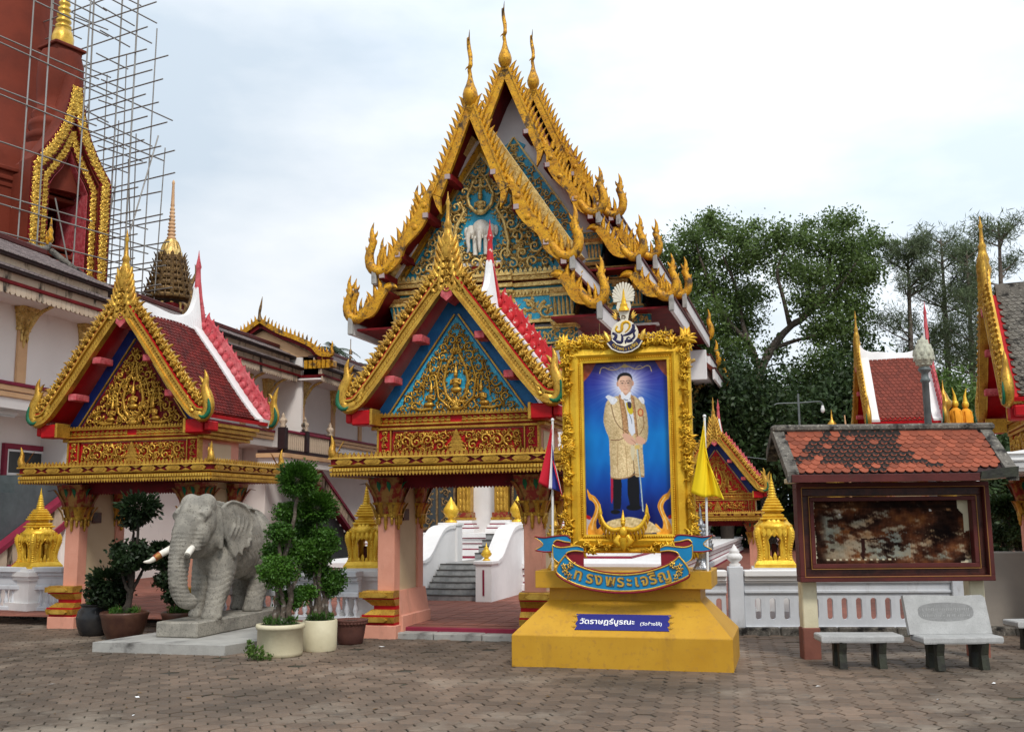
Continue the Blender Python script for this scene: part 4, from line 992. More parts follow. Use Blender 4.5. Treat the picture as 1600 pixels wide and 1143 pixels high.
tier(0.0, 4.4, 13.50, (1.00, 10.95), [(2.62, 8.90), (2.30, 9.22), (2.10, 9.62), (1.78, 9.98), (1.50, 10.42), (1.36, 10.86), (1.20, 11.10)], (2.80, 8.98),
     [([(3.42, 7.62), (3.05, 7.72), (2.84, 8.05), (2.60, 8.36)], (3.52, 7.62))])
tier(3.6, 8.0, 16.20, (1.14, 13.35), [(2.66, 11.20), (2.36, 11.50), (2.15, 11.95), (1.86, 12.30), (1.58, 12.78), (1.46, 13.2), (1.30, 13.48)], (2.84, 11.25),
     [([(3.92, 9.72), (3.50, 9.86), (3.25, 10.25), (2.95, 10.62)], (4.06, 9.74)), ([(4.86, 8.46), (4.45, 8.54), (4.22, 8.80), (3.95, 9.08)], (5.0, 8.44))])
tier(7.2, 15.6, 16.95, (1.14, 14.30), [(2.66, 12.20), (2.36, 12.50), (2.15, 12.92), (1.86, 13.26), (1.58, 13.72), (1.46, 14.1), (1.30, 14.38)], (2.84, 12.20),
     [([(3.92, 10.66), (3.50, 10.80), (3.25, 11.15), (2.95, 11.50)], (4.06, 10.62)), ([(4.86, 9.26), (4.45, 9.36), (4.22, 9.62), (3.95, 9.92)], (5.0, 9.22))])
# rear tiers: eaves, roofs and finials that step down again
m = MB(); m.box(-5.06, -4.1, 14.6, 20.0, 7.40, 8.30, 0, .02); m.box(-5.10, -3.9, 14.5, 14.62, 7.2, 8.4, 0, .02); both(m, 'eave_block', 'white_clean', TEMPLE)
for (y0, y1, sh) in ((14.6, 20.0, (5.25, 7.75)), (15.6, 18.8, (5.0, 8.44)), (15.6, 18.8, (4.06, 9.74)), (18.8, 22.0, (3.52, 7.62))):
    m = MB(); m.band([(-sh[0] - .05, sh[1] - .1), (-sh[0] + 1.1, sh[1] + .9)], -.1, .06, y0, y1, 2); m.box(-sh[0] - .16, -sh[0] - .06, y0, y1, sh[1] - .55, sh[1] - .14, 0, .01); m.box(-sh[0] - .20, -sh[0] - .05, y0, y1, sh[1] - .14, sh[1] - .06, 1); both(m, 'eave_fascia', ['white', 'maroon', 'tile_brick'], TEMPLE)
    temple_horn(TEMPLE, -sh[0], sh[1] - .1, .95, y1, False)
temple_horn(TEMPLE, -5.0, 9.1, .95, 15.6, False)
m = MB(); m.prism([(-3.0, 11.0), (3.0, 11.0), (0, 16.2)], 8.0, 18.6, 0); m.prism([(-2.9, 8.9), (2.9, 8.9), (0, 13.4)], 18.6, 22.0, 0); m.build('rear_roof', 'tile_brick', TEMPLE)

# gable of the front tier
def gable(y, base, half, apex, field, border, seed, bw, figure=False):
    m = MB(); m.prism([(-half, base), (half, base), (0, apex)], y, y + .12, 0); tm = m.build('pediment', field, TEMPLE)
    m = MB(); Lp = [(-half, base), (0, apex)]
    for bd in border: m.band(Lp, bd[0], bd[1], y - bd[2], y + .02, bd[3])
    both(m, 'raked_border', ['gold_dim', 'white', 'gold_old'], TEMPLE)
    return tm
ty = gable(1.0, 8.74, 2.62, 12.75, 'skyblue', ((-.16, .02, .10, 2), (.02, .10, .16, 1), (.10, .52, .45, 0)), 3, 0)
m = MB()
def insA(x, z): return z > 8.80 and abs(x) < (12.35 - z) / 3.62 * 2.35
relief_fill(m, insA, (0.0, 2.4, 8.8, 12.3), 200, .050, .26, 1.0, .16, 7, 0, avoid=((0, 10.05, .62), (0, 10.9, .42)), leaves=5)
for sx in (-1, 1):
    m.tube([(sx * .10, 0.90, 10.62), (sx * .34, 0.88, 10.85), (sx * .40, 0.88, 11.15), (sx * .24, 0.88, 11.5), (sx * .06, 0.90, 11.78)], [.05, .06, .05, .045, .02], 7, 0)
    m.tube([(sx * .78, 0.90, 9.2), (sx * .85, 0.88, 9.7), (sx * .72, 0.88, 10.3), (sx * .50, 0.88, 10.7), (sx * .62, 0.88, 11.0)], [.04, .06, .06, .05, .02], 7, 0)
    deva(m, sx * 1.18, 9.28, .72, 1.0, 0, -sx * .3)
    m.band([(sx * 2.58, 8.76), (0, 12.42)] if sx < 0 else [(0, 12.42), (2.58, 8.76)], -.05, .03, .90, 1.0, 0)
o = m.build('gilded_relief', 'gold_dim', ty, kind='stuff')
m = MB(); deva(m, 0, 10.55, .95, .96, 0); m.build('deity_relief', 'gold_dim', ty)
m = MB()
m.ball((0, 1.05, 10.18), (.34, .20, .36), 0, 12, 8)
for sx in (-1, 0, 1):
    m.ball((sx * .36, .98 if sx == 0 else 1.06, 10.10), (.20, .18, .26), 0, 10, 7)
    P = pl([(sx * .40, .86, 10.02), (sx * .43, .84, 9.75), (sx * .40, .86, 9.45), (sx * .46, .88, 9.28)], 8)
    m.tube(P, [.10, .095, .085, .075, .068, .06, .05, .042, .03], 8, 0)
    for s2 in (-1, 1): m.tube([(sx * .38 + s2 * .10, .90, 9.92), (sx * .40 + s2 * .14, .82, 9.78), (sx * .42 + s2 * .17, .80, 9.80)], [.03, .022, .006], 6, 0)
for sx in (-1, 1): m.ball((sx * .55, 1.06, 10.10), (.09, .06, .20), 0, 8, 6); m.tube([(sx * .20, 1.02, 9.90), (sx * .20, 1.0, 9.2)], [.11, .09], 8, 0)
o = m.build('elephant_relief', 'ivory', ty, (0, .10, 2.0)); o.scale = (.82, .80, .80)
m = MB(); m.box(-.62, .62, .92, 1.2, 9.05, 9.16, 0, .01); m.box(-.55, .55, .98, 1.2, 8.95, 9.05, 1); m.build('relief_shelf', ['white', 'crackred'], ty)

def entab(y, x0, x1, z0, z1, name, par, seed, teal='teal'):
    """a gilded band with scrolls on a glass mosaic ground"""
    m = MB(); h = z1 - z0
    m.box(x0, x1, y - .02, y + .25, z0, z1, 0); m.box(x0 - .03, x1 + .03, y - .07, y + .2, z0, z0 + h * .12, 1, .01); m.box(x0 - .03, x1 + .03, y - .07, y + .2, z1 - h * .12, z1, 1, .01)
    o = m.build(name, [teal, 'gold_dim'], par); m = MB(); n = max(2, int((x1 - x0) / (h * .50))); rr = random.Random(seed)
    for k in range(n):
        cx = lerp(x0, x1, (k + .5) / n); m.scroll(cx, (z0 + z1) / 2 + h * (.12 if k % 2 else -.12), h * .30, rr.uniform(0, 6), 1 if k % 2 else -1, y - .02, .05, 0, 5, 1.1)
        for s in (-1, 1): m.flame((cx, (z0 + z1) / 2 + s * h * .2), rr.uniform(0, 6.28), h * .45, h * .09, s, y - .02, .05, 0, 1)
    m.build('scroll_relief', 'gold_dim', o, kind='stuff'); return o
m = MB()
for z0, z1, e, mi in ((8.20, 8.28, .10, 0), (8.28, 8.36, .02, 1), (8.36, 8.48, .14, 0), (8.48, 8.54, .06, 2), (8.54, 8.66, .22, 0), (8.66, 8.74, .28, 0)):
    m.box(-2.62 - e, 2.62 + e, 1.10 - e, 1.5, z0, z1, mi, .01)
    m.box(-.95, .95, .98 - e, 1.4, z0, z1, mi, .01)
teeth(m, (-2.85, .83, 8.74), (2.85, .83, 8.74), .14, .13, .10, True, th=.03)
teeth(m, (-2.7, 1.0, 8.21), (2.7, 1.0, 8.21), .10, .10, .07, False, th=.03)
co = m.build('cornice', ['gold_dim', 'teal', 'dark_red'], TEMPLE)
m = MB()
for k in range(40): m.flame((-2.85 + k * .147, 8.60), 0.2, .16, .04, 1 if k % 2 else -1, .88, .04, 0, 1.3)
m.build('leaf_relief', 'gold_dim', co, kind='stuff')
entab(1.10, -2.1, 2.1, 7.30, 8.18, 'frieze', TEMPLE, 4, 'skyblue')
entab(1.02, -2.75, 2.75, 6.66, 7.16, 'lower_frieze', TEMPLE, 5)
for sx in (-1, 1):
    m = MB()
    for z0, z1, e0, e1, mi in ((7.16, 7.26, .06, .10, 0), (7.26, 7.34, .04, .02, 1), (7.34, 7.46, .08, .03, 0), (7.46, 7.98, -.02, .08, 1), (7.98, 8.08, .11, .06, 0), (8.08, 8.20, .05, .14, 0)):
        frustum(m, (sx * 2.43 - .28 - e0, sx * 2.43 + .28 + e0, .92 - e0, 1.5), z0, (sx * 2.43 - .28 - e1, sx * 2.43 + .28 + e1, .92 - e1, 1.5), z1, mi)
    for k in range(5):
        petal(m, (sx * 2.43 - .24 + .12 * k, .92, 7.46), (0, -1), .52, .12, .055, 0)
    for k in range(4): petal(m, (sx * 2.43 + .30, 1.0 + .12 * k, 7.46), (1, 0), .52, .12, .055, 0); petal(m, (sx * 2.43 - .30, 1.0 + .12 * k, 7.46), (-1, 0), .52, .12, .055, 0)
    m.build('pilaster_capital', ['gold_dim', 'teal'], TEMPLE)
    m = MB(); m.box(sx * 2.43 - .27, sx * 2.43 + .27, .95, 1.5, .8, 6.66, 0, .015); m.prism([(sx * 2.43 - .27, 6.66), (sx * 2.43 + .27, 6.66), (sx * 2.43 + .27, 6.45), (sx * 2.43 + .14, 6.53), (sx * 2.43, 6.38), (sx * 2.43 - .14, 6.53), (sx * 2.43 - .27, 6.45)], .92, .95, 1)
    m.build('pilaster', ['white', 'gold_dim'], TEMPLE)
    m = MB(); A = pl([(sx * 1.25, 4.6), (sx * 1.25, 6.05), (sx * 1.45, 6.35), (sx * 1.8, 6.42), (sx * 2.02, 6.2), (sx * 2.02, 4.6)], 16)
    m.band(A, -.09, .09, 1.20, 1.32, 0); m.prism(A if sx > 0 else A[::-1], 1.30, 1.34, 1); m.build('arched_niche', ['gold_dim', 'bronze_red'], TEMPLE)
# walls
m = MB(); m.box(-2.62, 2.62, 1.3, 4.4, .8, 8.3, 0); m.box(-4.1, 4.1, 4.62, 20.0, .8, 8.3, 0); m.box(-2.9, 2.9, 4.62, 16, 8.3, 11.0, 0); m.build('wall', 'white', TEMPLE)
m = MB(); m.prism([(-2.75, 10.62), (2.75, 10.62), (0, 15.75)], 4.6, 4.75, 0); m.prism([(-2.7, 11.9), (2.7, 11.9), (0, 16.6)], 8.4, 8.55, 0); m.build('upper_gable', 'white_clean', TEMPLE)
m = MB(); m.band([(-2.30, 10.70), (0, 14.20)], -.46, -.02, 4.56, 4.6, 0); pb_l, pb_r = both(m, 'mosaic_strip', 'skyblue', TEMPLE)
m = MB()
for k, (x, z, tx, tz) in enumerate(walk([(-2.30, 10.75), (0, 14.1)], .25)): m.scroll(x + tz * (.16 if k % 2 else .32), z - tx * (.16 if k % 2 else .32), .17, k * 1.3, 1 if k % 2 else -1, 4.56, .08, 0, 5)
m.band([(-2.32, 10.70), (0, 14.22)], -.01, .04, 4.50, 4.6, 0); m.build('scroll_relief', 'gold_dim', pb_l); mirrored(m).build('scroll_relief', 'gold_dim', pb_r)
for sx in (-1, 1):
    for (xx, za) in ((2.66, 9.66), (3.9, 8.1)):
        m = MB()
        for z0, z1, e0, e1, mi in ((0, .10, .06, .10, 0), (.10, .16, .03, .03, 1), (.16, .24, .07, .03, 0), (.24, .66, -.02, .06, 1), (.66, .74, .09, .05, 0), (.74, .84, .05, .12, 0)):
            frustum(m, (sx * xx - .22 - e0, sx * xx + .22 + e0, 4.36 - e0, 4.8), za + z0, (sx * xx - .22 - e1, sx * xx + .22 + e1, 4.36 - e1, 4.8), za + z1, mi)
        for k in range(4): petal(m, (sx * xx - .17 + .11 * k, 4.36, za + .24), (0, -1), .42, .10, .05, 0)
        m.build('pilaster_capital', ['gold_dim', 'teal'], TEMPLE)
    a, b = (2.3, 3.0) if sx > 0 else (-3.0, -2.3)
    entab(4.5, *sorted((sx * 2.30, sx * 3.05)), 10.50, 10.78, 'frieze', TEMPLE, 8); entab(4.5, *sorted((sx * 2.5, sx * 3.95)), 9.22, 9.62, 'frieze', TEMPLE, 9)
    entab(4.45, *sorted((sx * 2.6, sx * 4.35)), 7.70, 8.06, 'lower_frieze', TEMPLE, 10); entab(4.52, *sorted((sx * 2.9, sx * 3.65)), 8.1, 9.2, 'mosaic_panel', TEMPLE, 12)
    m = MB(); m.box(*sorted((sx * 2.60, sx * 4.5)), 4.40, 4.62, 7.45, 7.68, 0); m.box(*sorted((sx * 2.55, sx * 4.6)), 4.34, 4.62, 7.66, 7.72, 1); m.build('eave_beam', ['dark_red', 'white'], TEMPLE)
# gold eave brackets along the right side and front corners
def bracket(x, y, z, rz, s=1.0):
    m = MB(); P = pl([(0, 0, -1.25), (.10, 0, -.95), (.05, 0, -.7), (.25, 0, -.35), (.55, 0, -.12), (.85, 0, 0)], 12)
    m.tube([(p[0] * s, 0, p[2] * s) for p in P], [s * r for r in (.02, .05, .08, .09, .085, .09, .10, .10, .09, .085, .08, .07, .06)], 7, 0, flat=(1, .7))
    for k in (3, 5, 7, 9): m.slab_flame((P[k][0] * s + .03, P[k][2] * s), .1 + .1 * k, .36 * s, .07 * s, 1, -.04, .04, 0, 1.1); m.slab_flame((P[k][0] * s - .02, P[k][2] * s), 1.8, .28 * s, .06 * s, -1, -.04, .04, 0, .9)
    return m.build('eave_bracket', 'gold_dim', TEMPLE, (x, y, z), (0, 0, rz))
for y in (5.0, 8.2, 11.4, 14.6, 17.8): bracket(4.12, y, 7.55, 0); bracket(-4.12, y, 7.55, PI)
bracket(2.72, 1.4, 6.9, 0, .85); bracket(-2.72, 1.4, 6.9, PI, .85); bracket(2.5, .92, 6.6, -PI / 2, .7); bracket(-2.5, .92, 6.6, -PI / 2, .7)
bracket(3.9, 4.6, 7.4, -PI / 2, .8)
# small bronze bells under the eave corners
for sx in (-1, 1):
    m = MB(); m.tube([(sx * 3.62, -.05, 6.95), (sx * 3.62, -.05, 6.66)], .012, 5, 0); m.lathe([(.015, .14), (.04, .10), (.055, .0), (.06, -.02)], 8, 0, (sx * 3.62, -.05, 6.52)); m.lathe([(.005, .10), (.035, .05), (.01, -.06)], 4, 0, (sx * 3.62, -.05, 6.38)); m.build('wind_bell', 'dark_gold', TEMPLE)
# doors of the porch
def temple_door(cx):
    m = MB(); m.box(cx - .62, cx + .62, 1.16, 1.3, 1.45, 4.1, 0); d = m.build('door', 'brown_wood', TEMPLE)
    m = MB(); m.box(cx - .50, cx + .50, 1.13, 1.16, 1.60, 4.0, 0); m.build('door_glass', 'glass', d)
    m = MB(); m.box(cx - .56, cx - .50, 1.10, 1.16, 1.52, 4.06, 0); m.box(cx + .50, cx + .56, 1.10, 1.16, 1.52, 4.06, 0); m.box(cx - .03, cx + .03, 1.10, 1.16, 1.52, 4.06, 0); m.box(cx - .56, cx + .56, 1.10, 1.16, 1.52, 1.60, 0)
    for i in range(2):
        for j in range(9): m.scroll(cx - .26 + .52 * i, 1.78 + j * .26, .15, j, 1 if (i + j) % 2 else -1, 1.13, .03, 0, 4)
    m.build('door_grille', 'dark_gold', d)
    for sx in (-1, 1):
        m = MB(); x0, x1 = sorted((cx + sx * .64, cx + sx * 1.04)); m.box(x0, x1, 1.0, 1.3, 2.0, 4.3, 0, .01); m.box(x0 - .05, x1 + .05, .93, 1.3, 1.86, 2.0, 1, .01); m.box(x0 - .08, x1 + .08, .90, 1.3, 1.78, 1.86, 0, .01)
        for j in range(12):
            z = 2.05 + j * .18
            m.flame((x0 + .10, z), PI / 2, .22, .05, 1, 1.0, .05, 0, .6); m.flame((x1 - .10, z), PI / 2, .22, .05, -1, 1.0, .05, 0, .6); m.flame(((x0 + x1) / 2, z), PI / 2, .24, .06, 1, .99, .06, 0, 0)
        m.build('door_jamb', ['gold', 'bronze_red'], TEMPLE)
        m = MB()
        for z0, z1, e, mi in ((1.45, 1.55, .24, 0), (1.55, 1.58, .20, 1), (1.58, 1.66, .18, 0), (1.66, 1.69, .12, 1), (1.69, 1.78, .10, 0)): m.box(x0 - e * .8, x1 + e * .8, .98 - e, 1.3, z0, z1, mi, .006)
        m.build('jamb_base', ['white_clean', 'maroon_trim'], TEMPLE)
temple_door(1.36); temple_door(-1.42)
# terraces
def plinth(x0, x1, y0, y1, z0, z1, name):
    m = MB(); h = z1 - z0
    for a, b, e, mi in ((0, .10, .10, 1), (.10, .30, .10, 0), (.30, .34, .05, 0), (.34, .39, .01, 1), (.39, .58, 0, 0), (.58, .62, .02, 1), (.62, .80, .03, 0), (.80, .84, .05, 1), (.84, 1.0, .10, 0)):
        ring_box(m, x0, x1, y0, y1, z0 + a * h, z0 + b * h, e, e, mi)
    return m.build(name, ['white_clean', 'maroon_trim'], TEMPLE)
plinth(-3.2, 5.6, -3.7, 23, .15, .82, 'lower_terrace')
plinth(-2.9, 4.4, -1.0, 21, .82, 1.45, 'upper_terrace')
TEMPLE['height'] = 19.0

# ------------------------------------------------------------------ stairs up to the right hand door
st = thing('temple_stairs', 'grey marble stairs with curved white side walls and gold buds, seen through the gate', 'stairs', (-1.12, 27.985, 0), yawm(16))
m_ = MB(); m_.box(0, 1.22, 0, .34, 0, .104, 0, .006); step_me = m_.mesh('stair_step'); step_me.materials.append(MT['marble'])
lip = MB(); lip.box(0, 1.225, -.012, .05, .104, .122, 0, .003); lip_me = lip.mesh('nosing'); lip_me.materials.append(MT['step_lip'])
for k in range(6):
    o = link('stair_step', step_me, None, st, (.84, -5.92 + .22 * k, .15 + .118 * k)); 
    link('nosing', lip_me, None, o)
    if k: 
        m = MB(); m.box(.84, 2.06, -5.92 + .22 * k, -4.4, .15, .15 + .118 * k, 0); m.build('stair_core', 'marble', st)
m = MB(); m.box(.84, 2.06, -4.45, -2.3, .15, .86, 0, .006); m.build('landing', 'marble', st)
for k in range(4):
    o = link('stair_step', step_me, None, st, (.84, -2.35 + .30 * k, .86 + .148 * k)); o.scale = (1.0, 1.3, 1.22); link('nosing', lip_me, None, o)
    m = MB(); m.box(.84, 2.06, -2.34 + .30 * k, -1.0, .80, .859 + .148 * k, 0); m.build('stair_core', 'marble', st)
def wing(x0, x1):
    prof = [(-6.14, .15), (-6.14, .93), (-5.72, .93)] + pl([(-5.72, .93), (-5.35, 1.02), (-4.9, 1.32), (-4.5, 1.56), (-4.1, 1.64)], 10)[1:] + [(-3.5, 1.66), (-3.5, .15)]
    m = MB(); m.prism(prof[::-1], x0, x1, 0, 'x'); m.build('side_wall', 'white_clean', st)
    cap = [(-6.20, .93)] + [(p[0], p[1]) for p in prof[1:-1]]
    m = MB()
    for i in range(2, len(prof) - 2):
        a, b = prof[i], prof[i + 1]; m.add([(x0 - .03, a[0], a[1] - .03), (x1 + .03, a[0], a[1] - .03), (x1 + .03, a[0], a[1] + .05), (x0 - .03, a[0], a[1] + .05), (x0 - .03, b[0], b[1] - .03), (x1 + .03, b[0], b[1] - .03), (x1 + .03, b[0], b[1] + .05), (x0 - .03, b[0], b[1] + .05)], [(0, 1, 5, 4), (1, 2, 6, 5), (2, 3, 7, 6), (3, 0, 4, 7), (3, 2, 1, 0), (4, 5, 6, 7)])
    m.box(x0 - .04, x1 + .04, -6.18, -5.70, .91, .98, 0, .01); m.build('wall_cap', 'white_clean', st)
    m = MB(); m.box(x0 - .05, x1 + .05, -3.68, -3.30, .82, 1.72, 0, .012); m.box(x0 - .08, x1 + .08, -3.72, -3.26, 1.68, 1.75, 0, .01); m.build('newel', 'white_clean', st)
    m = MB(); m.box((x0 + x1) / 2 - .02, (x0 + x1) / 2 + .02, -3.69, -3.67, 1.0, 1.5, 0); m.box((x0 + x1) / 2 - .02, (x0 + x1) / 2 + .02, -6.15, -6.13, .28, .80, 0); m.build('red_inlay', 'maroon_trim', st)
    m = MB(); m.lathe([(.14, 0), (.15, .03), (.09, .06), (.07, .10), (.12, .13), (.185, .24), (.17, .33), (.10, .44), (.04, .53), (.006, .60)], 14, 0, ((x0 + x1) / 2, -3.49, 1.75))
    for k in range(8): a = k * PI / 4; petal(m, ((x0 + x1) / 2 + .12 * math.cos(a), -3.49 + .12 * math.sin(a), 1.88), (math.cos(a), math.sin(a)), .20, .05, .06, 0)
    m.build('gold_bud', 'gold_pure', st)
    m = MB(); m.lathe([(.08, 0), (.085, .02), (.05, .04), (.045, .06), (.10, .10), (.12, .14), (.085, .18), (.09, .20), (.05, .23), (.06, .25), (.02, .29), (.006, .37)], 12, 0, ((x0 + x1) / 2, -5.93, .98)); m.build('gold_bud', 'gold_pure', st)
wing(2.10, 2.44); wing(.46, .80)
# ------------------------------------------------------------------ long white gallery building on the left
GY = math.radians(77.4)
def gallery(name, label, x0, x1, yo, pil, ry=1.4):
    b = thing(name, label, 'building', (-11.5, 23, 0), GY)
    m = MB(); m.box(x0, x1, yo, yo + 5, 4.43, 6.9, 0); m.box(x0, x1, yo + 1.2, yo + 5, 0.1, 4.43, 0); m.build('wall', 'wall_cream', b)
    m = MB(); m.box(x0, x1, yo - .10, yo, 4.95, 5.03, 0, .01); m.build('plum_sill', 'maroon_trim', b)
    m = MB(); m.box(x0, x1, yo - .07, yo, 4.82, 4.95, 0, .01); m.box(x0, x1, yo - .05, yo, 4.68, 4.80, 0, .01); m.build('sill_band', 'apricot', b)
    m = MB(); m.box(x0 - .3, x1, yo - 1.0, yo + .2, 6.80, 6.86, 0); m.build('soffit', 'wall_cream', b)
    for x in pil:
        m = MB(); m.box(x - .16, x + .16, yo - .07, yo, 5.03, 6.25, 0, .01); pz = m.build('pilaster', 'peach' if False else 'apricot', b)
        m = MB(); m.box(x - .20, x + .20, yo - .11, yo, 6.25, 6.33, 0, .01); frustum(m, (x - .18, x + .18, yo - .10, yo), 6.33, (x - .26, x + .26, yo - .22, yo), 6.72, 0); m.box(x - .29, x + .29, yo - .26, yo, 6.72, 6.80, 0, .01)
        for k in range(4): petal(m, (x - .15 + .1 * k, yo - .10, 6.35), (0, -1), .36, .12, .05, 0)
        for k in range(3): m.lathe([(.01, -.28), (.035, -.18), (.025, -.12), (.05, 0)], 6, 0, (x - .1 + .1 * k, yo - .09, 6.26))
        m.build('capital', 'gold_dim', pz)
        m = MB(); P = pl([(0, 0, -.95), (-.02, 0, -.7), (-.16, 0, -.45), (-.40, 0, -.15), (-.75, 0, 0)], 10)
        m.tube([(x, yo - .07 + p[0], 6.80 + p[2]) for p in P], [.02, .04, .05, .055, .06, .06, .06, .055, .05, .045, .04], 6, 0); 
        for k in (2, 4, 6): petal(m, (x, yo - .07 + P[k][0], 6.80 + P[k][2]), (0, -1), .22, .14, .05, 0)
        m.build('eave_bracket', 'gold_dim', pz)
    # eaves: fringe boards, red line, cream board, two tile steps
    m = MB(); n = int((x1 - x0) / .17); rr = random.Random(int(x0 * 7) + 3)
    for k in range(n):
        a = x0 - .3 + k * .17; m.prism([(a + .004, 6.95), (a + .004, 6.76), (a + .05, 6.71 + rr.uniform(-.01, .01)), (a + .12, 6.71), (a + .166, 6.76), (a + .166, 6.95)], yo - 1.06, yo - 1.02, 0)
    m.build('eave_fringe', 'mouldy', b, kind='stuff')
    m = MB(); m.box(x0 - .3, x1, yo - 1.10, yo - .9, 6.92, 7.0, 0, .01); m.box(x0 - .3, x1, yo - 1.18, yo - .9, 7.18, 7.26, 1); m.box(x0 - .3, x1, yo - .86, yo - .5, 7.60, 7.68, 1); m.build('eave_trim', ['dark_red', 'tile_edge'], b)
    m = MB(); m.box(x0 - .3, x1, yo - 1.04, yo - .9, 7.0, 7.18, 0); m.build('eave_board', 'mouldy', b)
    m = MB()
    for k in range(n):
        a = x0 - .3 + k * .17; m.box(a + .003, a + .167, yo - .74, yo - .70, 7.40, 7.61 + rr.uniform(-.008, .008), 0)
    m.build('clerestory_fringe', 'mouldy', b, kind='stuff')
    # tiles: overlapping rows of flat tiles
    m = MB(); w = .155
    def tilerows(ya, za, yb, zb, rows):
        for r in range(rows):
            t0, t1 = r / rows, (r + 1.25) / rows
            yy0, zz0, yy1, zz1 = lerp(ya, yb, t0), lerp(za, zb, t0), lerp(ya, yb, min(1.0, t1)), lerp(za, zb, min(1.0, t1))
            for k in range(int((x1 - x0 + .3) / w)):
                a = x0 - .3 + k * w + (w / 2 if r % 2 else 0)
                m.add([(a + .006, yy0, zz0 + .03), (a + w - .006, yy0, zz0 + .03), (a + w - .006, yy1, zz1 + .004), (a + .006, yy1, zz1 + .004), (a + .006, yy0, zz0), (a + w - .006, yy0, zz0)], [(0, 1, 2, 3), (4, 5, 1, 0)])
    tilerows(yo - 1.20, 7.24, yo - .70, 7.46, 3); rz = 7.66 + (ry + .9) * .487; tilerows(yo - .90, 7.66, yo + ry, rz, max(3, int((ry + .9) * 4.3)))
    m.build('roof_tiles', 'tile_grey', b, kind='stuff')
    m = MB(); m.add([(x0 - .3, yo - 1.15, 7.20), (x1, yo - 1.15, 7.20), (x1, yo - .70, 7.42), (x0 - .3, yo - .70, 7.42)], [(0, 1, 2, 3)]); m.add([(x0 - .3, yo - .86, 7.62), (x1, yo - .86, 7.62), (x1, yo + ry, rz - .04), (x0 - .3, yo + ry, rz - .04)], [(0, 1, 2, 3)])
    m.add([(x0 - .3, yo + ry, rz - .04), (x1, yo + ry, rz - .04), (x1, yo + 5, 7.0), (x0 - .3, yo + 5, 7.0)], [(0, 1, 2, 3)]); m.box(x0 - .3, x1, yo + ry - .10, yo + ry + .10, rz - .02, rz + .12, 1, .02); m.build('roof_deck', ['tile_edge', 'maroon'], b)
    return b
G1 = gallery('gallery_building', 'long white two storey gallery with mouldy tiled eaves at the left edge', -9, 2.9, 0, (-8.4, -5.5, -2.6, .3 + .15, 3.2 - .45))
# hip end of the first roof
m = MB(); m.add([(2.9, -1.15, 7.24), (4.05, -.2, 7.24), (4.05, 5, 7.24), (2.9, 1.4, 8.80), (2.9, -.86, 7.66), (3.7, -.3, 7.66)], [(0, 1, 5, 4), (4, 5, 3), (1, 2, 3, 5)])
m.build('hip_roof', 'tile_grey', G1)
m = MB(); P = pl([(2.2, 1.4, 8.86), (2.7, 1.4, 8.88), (3.0, 1.4, 9.0), (3.12, 1.4, 9.2)], 8); m.tube(P, [.10, .10, .10, .095, .09, .08, .07, .05, .03], 6, 0)
P = pl([(3.12, 1.38, 8.95), (3.4, .6, 8.3), (4.1, -.3, 7.5)], 8); m.tube(P, .09, 6, 0); m.build('hip_ridge', 'old_concrete', G1)
m = MB(); m.lathe([(.03, 0), (.09, .12), (.05, .26), (.07, .34), (.03, .48), (.035, .54), (.004, .74)], 8, 0, (3.10, 1.4, 9.12)); m.slab_flame((3.0, 9.1), 1.9, .35, .07, -1, 1.36, 1.44, 0, .8); m.build('ridge_finial', 'gold_old', G1)
m = MB(); m.box(2.9, 4.0, 0, 5, 0.1, 6.86, 0); m.build('wall', 'wall_cream', G1)
# ground floor window and lamp
m = MB()
for (a, b_, c, d) in ((1.50, 3.28, 3.63, 3.76), (1.50, 3.28, 2.86, 2.98), (1.50, 1.62, 2.98, 3.63), (3.10, 3.28, 2.98, 3.63)): m.box(a, b_, 1.10, 1.2, c, d, 0, .006)
win = m.build('window', 'maroon_trim', G1)
m = MB(); m.box(1.62, 3.10, 1.15, 1.19, 2.98, 3.63, 0); m.build('pane', 'glass', win)
m = MB()
for (a, b_, c, d) in ((1.62, 3.10, 3.57, 3.62), (1.62, 3.10, 2.99, 3.05), (1.62, 1.68, 3.05, 3.57), (3.04, 3.10, 3.05, 3.57)): m.box(a, b_, 1.12, 1.16, c, d, 0)
m.build('sash', 'white_clean', win)
m = MB(); m.box(4.1, 4.5, .9, 1.2, .1, 4.43, 0); m.build('column', 'apricot', G1)
lm = thing('strip_light', 'white fluorescent strip light under the gallery overhang', 'lamp', (-11.5, 23, 0), GY)
m = MB(); m.box(-.15, .95, .36, .46, 4.33, 4.43, 0, .01); m.tube([(-.1, .41, 4.31), (.9, .41, 4.31)], .022, 8, 0); m.build('tube', 'tube_light', lm)

G2 = gallery('gallery_building', 'white gallery with small apricot gable between the two gates', 14.4, 41, -.6, (14.7, 17.6, 20.5, 23.4, 26.3, 29.2, 32.1, 35.0))
m = MB(); m.prism([(-1.9, 7.68), (3.2, 7.68), (.8, 8.72)], 14.30, 14.40, 0, 'x'); m.build('gable', 'apricot', G2)
m = MB(); m.box(14.28, 14.40, -.8, 4, 4.43, 7.66, 0); m.box(14.2, 14.5, -1.62, 4, 6.9, 7.0, 1); m.build('end_wall', ['wall_cream', 'dark_red'], G2)
BP = pl([(-1.95, 7.66), (-1.55, 7.72), (-1.25, 8.02), (-.6, 8.34), (.1, 8.62), (.8, 9.05)], 16)
def yz(mb, xx0, flipy=False):
    k = MB(); k.v = [(xx0 + p[1], (1.6 - p[0]) if flipy else p[0], p[2]) for p in mb.v]; k.f = list(mb.f) if not flipy else [tuple(reversed(f)) for f in mb.f]; k.m = list(mb.m); k.sm = list(mb.sm); k.f = [tuple(reversed(f)) for f in k.f]; return k
